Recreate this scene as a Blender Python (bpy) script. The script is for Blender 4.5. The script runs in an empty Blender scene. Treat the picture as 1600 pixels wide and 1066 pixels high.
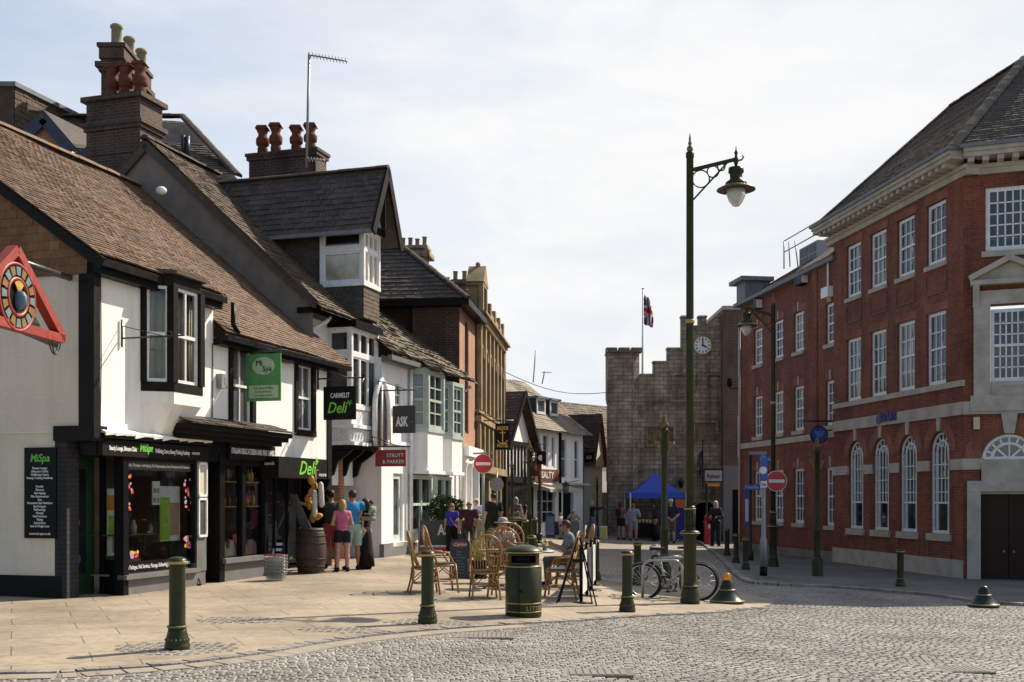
import bpy, bmesh, math, random
import numpy as np
from mathutils import Vector, Matrix
R = math.radians
random.seed(7)
SC = bpy.context.scene
COL = SC.collection
# ---------------------------------------------------------------- camera
EYE, FOC, CXP, HZP = 1.7, 1750.0, 800.0, 778.0
cam = bpy.data.objects.new('camera', bpy.data.cameras.new('camera'))
COL.objects.link(cam)
cam.location = (0, 0, EYE); cam.rotation_euler = (R(90), 0, 0)
cam.data.sensor_width = 36; cam.data.lens = FOC / 1600 * 36
cam.data.shift_y = (HZP - 533) / 1600
cam.data.clip_end = 3000
SC.camera = cam
# ---------------------------------------------------------------- sun, sky, exposure
SUN_EL, SUN_ROT = R(42), math.atan2(.77, .64)
sd = Vector((math.cos(SUN_EL) * math.sin(SUN_ROT), math.cos(SUN_EL) * math.cos(SUN_ROT), math.sin(SUN_EL)))
sun = bpy.data.objects.new('sun', bpy.data.lights.new('sun', 'SUN'))
COL.objects.link(sun); sun.location = (30, 20, 60)
sun.data.energy = 5.0; sun.data.angle = R(.55); sun.data.color = (1, .885, .735)
sun.rotation_euler = sd.to_track_quat('Z', 'Y').to_euler()
W = bpy.data.worlds.new('World'); SC.world = W; W.use_nodes = True
nt = W.node_tree; nt.nodes.clear()
def wn(t, **k):
    n = nt.nodes.new(t)
    for a, b in k.items(): setattr(n, a, b)
    return n
sky = wn('ShaderNodeTexSky', sky_type='NISHITA', sun_disc=False, sun_elevation=SUN_EL, sun_rotation=SUN_ROT, air_density=1.0, dust_density=.8)
tc = wn('ShaderNodeTexCoord'); mp = wn('ShaderNodeMapping'); mp.inputs['Scale'].default_value = (1.3, 1.0, 4.2); mp.inputs['Rotation'].default_value = (0, R(14), 0)
n1 = wn('ShaderNodeTexNoise'); n1.inputs['Scale'].default_value = 2.1; n1.inputs['Detail'].default_value = 7; n1.inputs['Roughness'].default_value = .55; n1.inputs['Distortion'].default_value = .2
cr = wn('ShaderNodeValToRGB'); cr.color_ramp.elements[0].position = .33; cr.color_ramp.elements[1].position = .66
bgs = wn('ShaderNodeBackground'); bgs.inputs['Strength'].default_value = .10
bgc = wn('ShaderNodeBackground'); bgc.inputs['Strength'].default_value = .63; bgc.inputs['Color'].default_value = (.95, .975, 1, 1)
# thin cloud, thicker on the sun's side of the sky and near the horizon
sep = wn('ShaderNodeSeparateXYZ'); dot = wn('ShaderNodeVectorMath', operation='DOT_PRODUCT'); dot.inputs[1].default_value = Vector((sd.x, sd.y, sd.z * .3)).normalized()
mr = wn('ShaderNodeMapRange'); mr.clamp = True; mr.inputs['From Min'].default_value = -.3; mr.inputs['From Max'].default_value = .8; mr.inputs['To Min'].default_value = -.55; mr.inputs['To Max'].default_value = .85
ad = wn('ShaderNodeMath', operation='MULTIPLY_ADD', use_clamp=True); ad.inputs[1].default_value = .5
mx = wn('ShaderNodeMixShader'); wo = wn('ShaderNodeOutputWorld')
L = nt.links.new
L(tc.outputs['Generated'], mp.inputs['Vector']); L(mp.outputs[0], n1.inputs['Vector']); L(n1.outputs['Fac'], cr.inputs[0])
L(tc.outputs['Generated'], dot.inputs[0]); L(dot.outputs['Value'], mr.inputs['Value'])
L(cr.outputs[0], ad.inputs[0]); L(mr.outputs[0], ad.inputs[2])
n2_ = wn('ShaderNodeTexNoise'); n2_.inputs['Scale'].default_value = 2.4; n2_.inputs['Detail'].default_value = 8; n2_.inputs['Roughness'].default_value = .6; n2_.inputs['Distortion'].default_value = .25
cr2 = wn('ShaderNodeValToRGB'); cr2.color_ramp.elements[0].position = .38; cr2.color_ramp.elements[0].color = (.84, .89, .95, 1); cr2.color_ramp.elements[1].position = .6; cr2.color_ramp.elements[1].color = (1.0, 1.0, 1.0, 1)
L(mp.outputs[0], n2_.inputs['Vector']); L(n2_.outputs['Fac'], cr2.inputs[0]); L(cr2.outputs[0], bgc.inputs['Color'])
L(sky.outputs[0], bgs.inputs[0]); L(ad.outputs[0], mx.inputs[0]); L(bgs.outputs[0], mx.inputs[1]); L(bgc.outputs[0], mx.inputs[2]); L(mx.outputs[0], wo.inputs[0])
SC.view_settings.view_transform = 'Standard'; SC.view_settings.look = 'None'; SC.view_settings.exposure = .62; SC.view_settings.gamma = 1
SC.view_settings.use_curve_mapping = False
SC.render.engine = 'CYCLES'; SC.cycles.max_bounces = 6; SC.cycles.use_denoising = True
# ---------------------------------------------------------------- geometry helpers
def P(px, py, Y): return Vector(((px - CXP) / FOC * Y, Y, EYE + (HZP - py) / FOC * Y))
GT = [(-60, .2), (-9, .14), (-6, .11), (-3, .09), (0, -.02), (3, -.19), (7, -.42), (10, -.5), (13, -.52), (60, -.6)]
GX = np.array([a for a, _ in GT]); GZ = np.array([b for _, b in GT])
def gz(x, y):
    s = min(1, max(0, (y - 18) / 14.)); s = s * s * (3 - 2 * s)
    k = min(1, max(0, (2.5 - x) / 4.))
    f = 0 if y < 45 else min(.12, (y - 45) * .012)
    return float(np.interp(x, GX, GZ)) + .13 * s * k + (0 if x > 8 else f * (1 - k))
def G(px, py):
    Y = 20.
    for _ in range(40):
        z = gz((px - CXP) / FOC * Y, Y)
        Yn = (EYE - z) * FOC / max(4, py - HZP)
        Y += .6 * (Yn - Y)
    x = (px - CXP) / FOC * Y
    return Vector((x, Y, gz(x, Y)))
WL = {}
class MB:
    def __init__(s, T=None): s.v = []; s.f = []; s.m = []; s.s = []; s.T = T
    def add(s, vs, fs, mat=0, smooth=False):
        b = len(s.v)
        s.v += [Vector(v) for v in vs] if s.T is None else [s.T(v) for v in vs]
        for f in fs: s.f.append([b + i for i in f]); s.m.append(mat); s.s.append(smooth)
        return s
    def hexa(s, p, mat=0):
        return s.add(p, [(0, 3, 2, 1), (4, 5, 6, 7), (0, 1, 5, 4), (1, 2, 6, 5), (2, 3, 7, 6), (3, 0, 4, 7)], mat)
    def box(s, x0, x1, y0, y1, z0, z1, mat=0):
        return s.hexa([(x0, y0, z0), (x1, y0, z0), (x1, y1, z0), (x0, y1, z0), (x0, y0, z1), (x1, y0, z1), (x1, y1, z1), (x0, y1, z1)], mat)
    def beam(s, p, q, w, h, up=(0, 0, 1), mat=0):
        p, q = Vector(p), Vector(q); d = (q - p).normalized(); up = Vector(up)
        if abs(d.dot(up)) > .98: up = Vector((0, 1, 0))
        a = d.cross(up).normalized() * w / 2; b = a.cross(d).normalized() * h / 2
        return s.hexa([p - a - b, p + a - b, q + a - b, q - a - b, p - a + b, p + a + b, q + a + b, q - a + b], mat)
    def tube(s, pts, r, n=8, mat=0, smooth=True, closed=False):
        pts = [Vector(p) for p in pts]; m = len(pts); rr = r if isinstance(r, (list, tuple)) else [r] * m
        vs = []; nrm = None
        for i, p in enumerate(pts):
            d = (pts[(i + 1) % m] - pts[i - 1]) if closed else (pts[min(i + 1, m - 1)] - pts[max(i - 1, 0)])
            d.normalize()
            if nrm is None: nrm = d.orthogonal().normalized()
            nrm = (nrm - d * nrm.dot(d)); nrm = nrm.normalized() if nrm.length > 1e-6 else d.orthogonal().normalized()
            bn = d.cross(nrm)
            for k in range(n):
                a = 2 * math.pi * k / n
                vs.append(p + (nrm * math.cos(a) + bn * math.sin(a)) * rr[i])
        fs = []
        for i in range(m if closed else m - 1):
            j = (i + 1) % m
            for k in range(n): fs.append((i * n + k, i * n + (k + 1) % n, j * n + (k + 1) % n, j * n + k))
        if not closed: fs += [tuple(range(n))[::-1], tuple((m - 1) * n + k for k in range(n))]
        return s.add(vs, fs, mat, smooth)
    def lathe(s, prof, n=20, c=(0, 0, 0), mat=0, smooth=True, a0=0., a1=None):
        c = Vector(c); vs = []; fs = []; full = a1 is None; m = n if full else n + 1
        for r, z in prof:
            for k in range(m):
                a = a0 + ((2 * math.pi) if full else (a1 - a0)) * k / n
                vs.append(c + Vector((r * math.cos(a), r * math.sin(a), z)))
        for i in range(len(prof) - 1):
            for k in range(n):
                k2 = (k + 1) % m
                fs.append((i * m + k, i * m + k2, (i + 1) * m + k2, (i + 1) * m + k))
        if full:
            if prof[0][0] > 1e-4: fs.append(tuple(range(m))[::-1])
            if prof[-1][0] > 1e-4: fs.append(tuple((len(prof) - 1) * m + k for k in range(m)))
        return s.add(vs, fs, mat, smooth)
    def prism(s, poly, vec, mat=0):
        n = len(poly); vec = Vector(vec); a = [Vector(p) for p in poly]
        fs = [tuple(range(n))[::-1], tuple(range(n, 2 * n))] + [(i, (i + 1) % n, n + (i + 1) % n, n + i) for i in range(n)]
        return s.add(a + [p + vec for p in a], fs, mat)
    def blob(s, c, r, n=8, mat=0):
        rx, ry, rz = r if isinstance(r, (tuple, list)) else (r, r, r); c = Vector(c)
        m = max(3, n // 2); vs = []; fs = []
        for i in range(m + 1):
            t = math.pi * i / m
            for k in range(n):
                a = 2 * math.pi * k / n
                vs.append(c + Vector((rx * math.sin(t) * math.cos(a), ry * math.sin(t) * math.sin(a), -rz * math.cos(t))))
        for i in range(m):
            for k in range(n): fs.append((i * n + k, i * n + (k + 1) % n, (i + 1) * n + (k + 1) % n, (i + 1) * n + k))
        return s.add(vs, fs, mat, True)
    def build(s, name, mats, parent=None, label=None, cat=None, group=None, kind=None):
        if not isinstance(mats, (list, tuple)): mats = [mats]
        if not s.v: return None
        arr = np.array([tuple(v) for v in s.v])
        lo = arr.min(0); hi = arr.max(0)
        if parent is not None and parent.name in PROTO: org = Vector((0, 0, 0))
        else: org = Vector(((lo[0] + hi[0]) / 2, (lo[1] + hi[1]) / 2, lo[2]))
        loc = arr - np.array(org)
        me = bpy.data.meshes.new(name)
        me.from_pydata(loc.tolist(), [], s.f)
        for m in mats: me.materials.append(m)
        me.polygons.foreach_set('material_index', s.m); me.polygons.foreach_set('use_smooth', s.s)
        me.update(); autouv(me, org)
        o = bpy.data.objects.new(name, me); COL.objects.link(o); o.location = org
        WL[o.name] = org
        attach(o, parent); tag(o, label, cat, group, kind)
        if parent is not None and parent.name in PROTO: PROTO.add(o.name)
        return o
PROTO = set()
def autouv(me, org):
    nl = len(me.loops)
    if nl == 0: return
    uvl = me.uv_layers.new(name='UVMap')
    npoly = len(me.polygons)
    nr = np.empty(npoly * 3, np.float32); me.polygons.foreach_get('normal', nr); nr = nr.reshape(-1, 3)
    tot = np.empty(npoly, np.int32); me.polygons.foreach_get('loop_total', tot)
    li = np.empty(nl, np.int32); me.loops.foreach_get('vertex_index', li)
    co = np.empty(len(me.vertices) * 3, np.float32); me.vertices.foreach_get('co', co); co = co.reshape(-1, 3) + np.array(org)
    h = np.stack([-nr[:, 1], nr[:, 0], np.zeros(npoly)], 1); ln = np.linalg.norm(h, axis=1); flat = ln < .05
    h[flat] = (1, 0, 0); ln[flat] = 1; h /= ln[:, None]
    sg = np.where((np.abs(h[:, 0]) > np.abs(h[:, 1])), np.sign(h[:, 0]), np.sign(h[:, 1])); sg[sg == 0] = 1; h *= sg[:, None]
    v = np.cross(nr, h); v *= np.where(v[:, 2] < 0, -1, 1)[:, None]; v[flat] = (0, 1, 0)
    pi = np.repeat(np.arange(npoly), tot); c = co[li]
    uv = np.stack([(c * h[pi]).sum(1), (c * v[pi]).sum(1)], 1).astype(np.float32)
    uvl.data.foreach_set('uv', uv.ravel())
def attach(o, parent):
    if parent is None: return
    o.parent = parent
    o.matrix_parent_inverse = Matrix.Translation(-WL[parent.name])
    if parent.parent is not None: pass
def tag(o, label=None, cat=None, group=None, kind=None):
    if label: o['label'] = label
    if cat: o['category'] = cat
    if group: o['group'] = group
    if kind: o['kind'] = kind
    return o
def thing(name, label, cat, loc=(0, 0, 0), group=None, proto=False):
    o = bpy.data.objects.new(name, None); COL.objects.link(o); o.location = loc; o.empty_display_size = .2
    WL[o.name] = Vector(loc)
    if proto: PROTO.add(o.name)
    return tag(o, label, cat, group)
def dup(o, loc=None, rz=None, label=None, group=None, parent=None, sc=None):
    c = o.copy(); COL.objects.link(c)
    if parent is not None:
        mi = o.matrix_parent_inverse.copy(); c.parent = parent; c.matrix_parent_inverse = mi
    if loc is not None: c.location = loc
    if rz is not None: c.rotation_euler = (0, 0, rz)
    if sc is not None: c.scale = (sc, sc, sc)
    if label: c['label'] = label
    if group: c['group'] = group
    for ch in list(o.children): dup(ch, parent=c)
    return c
def place(o, loc, rz=0., label=None, sc=None):
    o.location = loc; o.rotation_euler = (0, 0, rz)
    if label: o['label'] = label
    if sc: o.scale = (sc, sc, sc)
    return o
class Fr:
    """upright frame: u along d, w outward along n, z up"""
    def __init__(s, x, y, dx, dy, side=1):
        s.o = Vector((x, y, 0)); s.d = Vector((dx, dy, 0)).normalized(); s.side = side
        s.n = Vector((s.d.y, -s.d.x, 0)) * side
    def p(s, u, w, z): return s.o + s.d * u + s.n * w + Vector((0, 0, z))
    def T(s): return lambda v: s.p(v[0], v[1], v[2])
    def px(s, px, py, w=0.):
        k = (px - CXP) / FOC; o = s.o + s.n * w
        u = (k * o.y - o.x) / (s.d.x - k * s.d.y)
        Y = o.y + s.d.y * u
        return u, EYE + (HZP - py) / FOC * Y
    def u(s, px, w=0.): return s.px(px, 700, w)[0]
    def z(s, px, py, w=0.): return s.px(px, py, w)[1]
    def mb(s): return MB(s.T())
# ---------------------------------------------------------------- materials
class N:
    def __init__(s, name):
        s.mat = bpy.data.materials.new(name); s.mat.use_nodes = True; s.t = s.mat.node_tree
        s.b = s.t.nodes['Principled BSDF']; s.out = s.t.nodes['Material Output']
    def n(s, t, ins=None, **k):
        n = s.t.nodes.new(t)
        for a, b in k.items(): setattr(n, a, b)
        for a, b in (ins or {}).items():
            if hasattr(b, 'is_output') or isinstance(b, bpy.types.NodeSocket): s.t.links.new(b, n.inputs[a])
            else: n.inputs[a].default_value = b
        return n
    def l(s, a, b): s.t.links.new(a, b)
    def coord(s, kind='Object', scale=(1, 1, 1)):
        tc = s.n('ShaderNodeTexCoord')
        return s.n('ShaderNodeMapping', {'Vector': tc.outputs[kind], 'Scale': scale}).outputs[0]
    def noise(s, vec, scale, detail=5, rough=.55): return s.n('ShaderNodeTexNoise', {'Vector': vec, 'Scale': scale, 'Detail': detail, 'Roughness': rough}).outputs['Fac']
    def ramp(s, fac, stops):
        r = s.n('ShaderNodeValToRGB', {'Fac': fac}); e = r.color_ramp.elements
        while len(e) < len(stops): e.new(.5)
        for i, (p, c) in enumerate(stops): e[i].position = p; e[i].color = (*c, 1) if len(c) == 3 else c
        return r.outputs[0]
    def mix(s, fac, a, b, mode='MIX'):
        m = s.n('ShaderNodeMix', data_type='RGBA', blend_type=mode)
        for i, x in ((0, fac), (6, a), (7, b)):
            if isinstance(x, bpy.types.NodeSocket): s.l(x, m.inputs[i])
            else: m.inputs[i].default_value = x if i == 0 else (*x[:3], 1)
        return m.outputs[2]
    def bump(s, h, dist=.01, strength=.6): s.l(s.n('ShaderNodeBump', {'Height': h, 'Distance': dist, 'Strength': strength}).outputs[0], s.b.inputs['Normal'])
    def set(s, col=None, rough=None, **k):
        if col is not None:
            if isinstance(col, bpy.types.NodeSocket): s.l(col, s.b.inputs['Base Color'])
            else: s.b.inputs['Base Color'].default_value = (*col[:3], 1)
        if rough is not None:
            if isinstance(rough, bpy.types.NodeSocket): s.l(rough, s.b.inputs['Roughness'])
            else: s.b.inputs['Roughness'].default_value = rough
        for a, b in k.items(): s.b.inputs[a].default_value = b
        return s.mat
def dk(c, f): return tuple(x * f for x in c)
def noisy(name, c, var=.25, scale=6., rough=.7, bump=.0, metal=0., c2=None, fine=40.):
    m = N(name); v = m.coord('Object')
    a = m.noise(v, scale, 6); c2 = c2 or dk(c, 1 - var)
    col = m.ramp(a, [(.3, c2), (.62, c)])
    f = m.noise(v, fine, 3); col = m.mix(.25, col, m.ramp(f, [(.3, dk(c, .6)), (.7, dk(c, 1.15))]), 'MIX')
    if bump: m.bump(f, bump)
    return m.set(col, m.ramp(a, [(.3, (rough * .85,) * 3), (.7, (min(1, rough * 1.1),) * 3)]), **{'Metallic': metal, 'Specular IOR Level': .2})
def brick(name, c1, c2, mort, bw=.225, rh=.075, ms=.011, rough=.85, bump=.006, weather=.45, bias=0., offset=.5, grain=.28):
    m = N(name); tcn = m.n('ShaderNodeTexCoord'); uv = tcn.outputs['UV']
    b = m.n('ShaderNodeTexBrick', {'Vector': uv, 'Color1': (*c1, 1), 'Color2': (*c2, 1), 'Mortar': (*mort, 1), 'Scale': 1., 'Mortar Size': ms, 'Mortar Smooth': .2, 'Bias': bias, 'Brick Width': bw, 'Row Height': rh}, offset=offset)
    n1 = m.noise(m.coord('Object'), .9, 7, .6); n2 = m.noise(uv, 14, 4)
    col = m.mix(1., b.outputs[0], m.ramp(n1, [(.28, (1 - weather,) * 3), (.6, (1, 1, 1))]), 'MULTIPLY')
    col = m.mix(1., col, m.ramp(n2, [(.25, (1 - grain,) * 3), (.7, (1 + grain * .4,) * 3)]), 'MULTIPLY')
    st = m.noise(m.n('ShaderNodeMapping', {'Vector': uv, 'Scale': (2.2, .22, 1)}).outputs[0], 1., 6, .65)
    col = m.mix(1., col, m.ramp(st, [(.33, (1 - weather * .7,) * 3), (.55, (1.03,) * 3), (.75, (1 + weather * .35,) * 3)]), 'MULTIPLY')
    m.bump(m.n('ShaderNodeMath', {0: m.n('ShaderNodeMath', {0: b.outputs['Fac'], 1: -1.}, operation='MULTIPLY').outputs[0], 1: n2}, operation='ADD').outputs[0], bump)
    return m.set(col, rough)
def tilemat(name, cols, rough=.85, lichen=(.42, .38, .24), lich=.35):
    m = N(name); g = m.n('ShaderNodeNewGeometry').outputs['Random Per Island']; v = m.coord('Object')
    k = len(cols); col = m.ramp(g, [(i / max(1, k - 1), c) for i, c in enumerate(cols)])
    n1 = m.noise(v, 1.3, 6, .6); n2 = m.noise(v, 18, 5, .65)
    col = m.mix(1., col, m.ramp(n1, [(.3, (.62,) * 3), (.65, (1.1,) * 3)]), 'MULTIPLY')
    sp = m.n('ShaderNodeMath', {0: m.ramp(n2, [(.56, (0, 0, 0)), (.68, (1, 1, 1))]), 1: lich}, operation='MULTIPLY').outputs[0]
    col = m.mix(sp, col, lichen)
    m.bump(n2, .006, .8)
    return m.set(col, rough)
def plaster(name, c, dirt=(.5, .46, .4), amt=.35, bump=.004, rough=.85):
    m = N(name); v = m.coord('Object'); vs = m.coord('Object', (3, 3, .5))
    a = m.noise(vs, 1.6, 7, .62); f = m.noise(v, 25, 4)
    k = m.n('ShaderNodeMath', {0: m.ramp(a, [(.5, (0, 0, 0)), (.78, (1, 1, 1))]), 1: amt}, operation='MULTIPLY').outputs[0]
    col = m.mix(k, c, dirt); m.bump(f, bump)
    return m.set(col, rough)
def flat(name, c, rough=.5, metal=0., **k):
    m = N(name); v = m.coord('Object'); f = m.noise(v, 9, 5)
    col = m.ramp(f, [(.3, dk(c, .82)), (.7, dk(c, 1.06))])
    return m.set(col, m.ramp(f, [(.3, (max(.02, rough * .8),) * 3), (.7, (min(1, rough * 1.2),) * 3)]), Metallic=metal, **k)
def glass_dark(name, c=(.018, .021, .024), rough=.03):
    m = N(name); v = m.coord('Object'); f = m.noise(v, 2.2, 2)
    m.bump(f, .012, .25)
    return m.set(m.ramp(m.noise(v, .9, 3), [(.35, dk(c, .45)), (.65, dk(c, 1.5))]), rough, **{'Specular IOR Level': .75})  # uneven reflections put into the pane colour as mottling
def glass_clear(name, tint=(.82, .86, .84)):
    m = N(name); v = m.coord('Object'); f = m.noise(v, 1.8, 2)
    bp = m.n('ShaderNodeBump', {'Height': f, 'Distance': .01, 'Strength': .2}).outputs[0]
    tr = m.n('ShaderNodeBsdfTransparent', {'Color': (*tint, 1)}); gl = m.n('ShaderNodeBsdfGlossy', {'Color': (1, 1, 1, 1), 'Roughness': .02, 'Normal': bp})
    fr = m.n('ShaderNodeFresnel', {'IOR': 1.5}); mul = m.n('ShaderNodeMath', {0: fr.outputs[0], 1: 1.3}, operation='MULTIPLY', use_clamp=True)
    mxs = m.n('ShaderNodeMixShader', {0: mul.outputs[0], 1: tr.outputs[0], 2: gl.outputs[0]})
    m.l(mxs.outputs[0], m.out.inputs[0]); return m.mat
MT = dict(
    white=plaster('white_render', (.80, .78, .74), (.40, .36, .30), .55),
    white2=plaster('white_paint_wall', (.82, .81, .79), (.5, .46, .4), .42),
    cream_brick=brick('cream_painted_brick', (.70, .615, .48), (.69, .605, .47), (.655, .575, .445), rh=.075, ms=.005, bump=.0006, weather=.14, grain=.05),
    roughcast=noisy('roughcast', (.23, .20, .165), .35, 3, .95, .02, fine=60),
    black=flat('black_paint', (.008, .008, .0085), .4, **{'Specular IOR Level': .1}), blackwood=flat('black_timber', (.014, .0125, .011), .55, **{'Specular IOR Level': .1}),
    whitewood=flat('white_gloss', (.80, .80, .79), .35), greywood=noisy('grey_paint', (.17, .165, .16), .25, 4, .55, .002),
    darkgrey=flat('dark_grey_paint', (.045, .047, .052), .5), dgreen=flat('dark_green_paint', (.012, .05, .02), .45),
    sage=flat('sage_paint', (.43, .49, .445), .5), sagepale=flat('pale_sage_paint', (.55, .63, .56), .5),
    iron=noisy('olive_green_paint', (.034, .039, .014), .35, 7, .38, .0012, c2=(.022, .024, .012), fine=90), ironblk=flat('black_iron', (.014, .016, .016), .4),
    gold=flat('gold_paint', (.42, .30, .09), .4), galv=noisy('galvanised', (.30, .31, .32), .25, 9, .5, .0, .35), lead=noisy('lead', (.20, .21, .23), .3, 4, .6),
    tile1=tilemat('brown_tile', [(.125, .072, .043), (.165, .097, .058), (.145, .084, .05), (.10, .06, .039), (.19, .118, .072)]),
    tile2=tilemat('dark_tile', [(.07, .055, .045), (.095, .072, .058), (.055, .046, .04), (.085, .06, .048)], lich=.3),
    tile3=tilemat('old_stone_tile', [(.10, .076, .052), (.135, .105, .07), (.08, .062, .045), (.115, .088, .062)], lich=.45),
    tile4=tilemat('plain_clay_tile', [(.075, .05, .033), (.10, .066, .042), (.06, .041, .029), (.12, .08, .05)], lich=.2),
    tilered=tilemat('red_clay_tile', [(.085, .04, .03), (.11, .05, .037), (.07, .034, .027)], lich=.12),
    tilehung=tilemat('hung_tile', [(.17, .082, .03), (.21, .105, .04), (.13, .062, .026), (.24, .125, .05)], lich=.1),
    ridge=noisy('ridge_tile', (.24, .17, .12), .4, 5, .9, .01), ridgedk=noisy('dark_ridge', (.1, .075, .06), .4, 5, .9, .01), ridgegr=noisy('grey_ridge', (.17, .145, .11), .35, 5, .9, .01),
    brickred=brick('red_brick', (.32, .066, .027), (.19, .041, .020), (.18, .11, .075), ms=.010),
    brickarch=brick('rubbed_brick', (.33, .095, .05), (.28, .08, .045), (.3, .2, .15), bw=.07, rh=.225, ms=.006),
    brickor=brick('orange_brick', (.47, .19, .09), (.40, .155, .075), (.42, .32, .24), weather=.25),
    brickbr=brick('brown_brick', (.17, .082, .052), (.125, .064, .044), (.2, .17, .14)),
    brickdk=brick('sooty_shaded_brick', (.105, .05, .036), (.06, .034, .027), (.13, .105, .085), weather=.6),
    stone=brick('ashlar_stone', (.50, .385, .265), (.33, .255, .18), (.22, .175, .125), bw=.46, rh=.21, ms=.02, weather=.72, bump=.012),
    stonetrim=noisy('pale_stone', (.50, .45, .375), .38, 2.5, .85, .004), stoneyel=noisy('bath_stone', (.34, .255, .145), .5, 2.2, .85, .006, c2=(.13, .10, .065)),
    carved=noisy('carved_stone', (.27, .19, .11), .6, 9, .9, .05, fine=14),
    gdark=glass_dark('window_glass'), gclear=glass_clear('shop_glass'), gpale=glass_dark('blind_glass', (.50, .45, .32), .12), ggrey=glass_dark('grey_glass', (.10, .105, .11), .06), ggrey2=glass_dark('net_curtain_glass', (.20, .195, .18), .08),
    curtain=noisy('curtain', (.62, .56, .42), .3, 3, .9), interior=noisy('interior', (.34, .25, .18), .4, 2, .9), terracotta=noisy('terracotta', (.17, .05, .03), .45, 6, .85, .004, c2=(.055, .028, .022)),
    buffpot=noisy('buff_pot', (.30, .245, .165), .4, 6, .85), wood=flat('door_wood', (.030, .010, .006), .45, **{'Specular IOR Level': .2}), concrete=noisy('grey_concrete', (.2, .195, .19), .2, 3, .8),
    slate=noisy('slate', (.06, .062, .07), .3, 6, .6), bluebarge=flat('blue_black_paint', (.02, .03, .055), .4),
)
# ---------------------------------------------------------------- builders shared by the buildings
def wall(mb, fr, u0, u1, z0, z1, holes=(), w=0., th=.16, mat=0, rmat=None):
    us = sorted({u0, u1, *[min(u1, max(u0, h[k])) for h in holes for k in (0, 1)]}); zs = sorted({z0, z1, *[min(z1, max(z0, h[k])) for h in holes for k in (2, 3)]})
    for a, b in zip(us, us[1:]):
        for c, d in zip(zs, zs[1:]):
            um, zm = (a + b) / 2, (c + d) / 2
            if any(h[0] < um < h[1] and h[2] < zm < h[3] for h in holes): continue
            mb.add([fr.p(a, w, c), fr.p(b, w, c), fr.p(b, w, d), fr.p(a, w, d)], [(0, 1, 2, 3)], mat)
    for h in holes:
        a, b, c, d = h[:4]; q = [(a, c), (b, c), (b, d), (a, d)]
        for i in range(4):
            (ua, za), (ub, zb) = q[i], q[(i + 1) % 4]
            mb.add([fr.p(ua, w, za), fr.p(ub, w, zb), fr.p(ub, w - th, zb), fr.p(ua, w - th, za)], [(0, 1, 2, 3)], mat if rmat is None else rmat)
def fbox(mb, fr, u0, u1, w0, w1, z0, z1, mat=0):
    q = [(u0, w0), (u1, w0), (u1, w1), (u0, w1)]
    return mb.hexa([fr.p(a, b, z0) for a, b in q] + [fr.p(a, b, z1) for a, b in q], mat)
WR_ = random.Random(17)
def window(fr, parent, u0, u1, z0, z1, w=-.1, cols=2, rows=2, fm='whitewood', gm='gdark', fw=.05, bar=.022, mid=True, dep=.05, sill=None, sillm='stonetrim', name='window', proj=.06, label=None, over=.06):
    mb = MB()
    for a, b, c, d in ((u0, u0 + fw, z0, z1), (u1 - fw, u1, z0, z1), (u0 + fw, u1 - fw, z0, z0 + fw * 1.2), (u0 + fw, u1 - fw, z1 - fw, z1)): fbox(mb, fr, a, b, w, w + dep, c, d)
    for i in range(1, cols):
        x = u0 + fw + (u1 - u0 - 2 * fw) * i / cols; fbox(mb, fr, x - bar / 2, x + bar / 2, w + .004, w + dep * .8, z0 + fw, z1 - fw)
    for i in range(1, rows):
        z = z0 + fw + (z1 - z0 - 2 * fw) * i / rows; t = bar / 2 if not (mid and i == rows // 2 and rows % 2 == 0) else bar * .95
        fbox(mb, fr, u0 + fw, u1 - fw, w + .003, w + dep * (.8 if t == bar / 2 else 1.15), z - t, z + t)
    o = mb.build(name, MT[fm], parent, label)
    g = MB(); j = lambda: WR_.uniform(-.0045, .0045)
    for a in range(cols):
        for b in range(rows):
            x0, x1, y0, y1 = u0 + (u1 - u0) * a / cols, u0 + (u1 - u0) * (a + 1) / cols, z0 + (z1 - z0) * b / rows, z0 + (z1 - z0) * (b + 1) / rows; k = w + .012; s1, s2 = j(), j()
            g.add([fr.p(x0, k - s1 - s2, y0), fr.p(x1, k + s1 - s2, y0), fr.p(x1, k + s1 + s2, y1), fr.p(x0, k - s1 + s2, y1)], [(0, 1, 2, 3)])
    if gm == 'ggrey' and rows > 2: gm = WR_.choice(['ggrey', 'gdark', 'ggrey2', 'gdark'])
    g.build('pane', MT[gm], o)
    if sill:
        s = MB(); fbox(s, fr, u0 - over, u1 + over, w + .01, proj, z0 - sill, z0 - .002); s.build('sill', MT[sillm], o)
    return o
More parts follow.
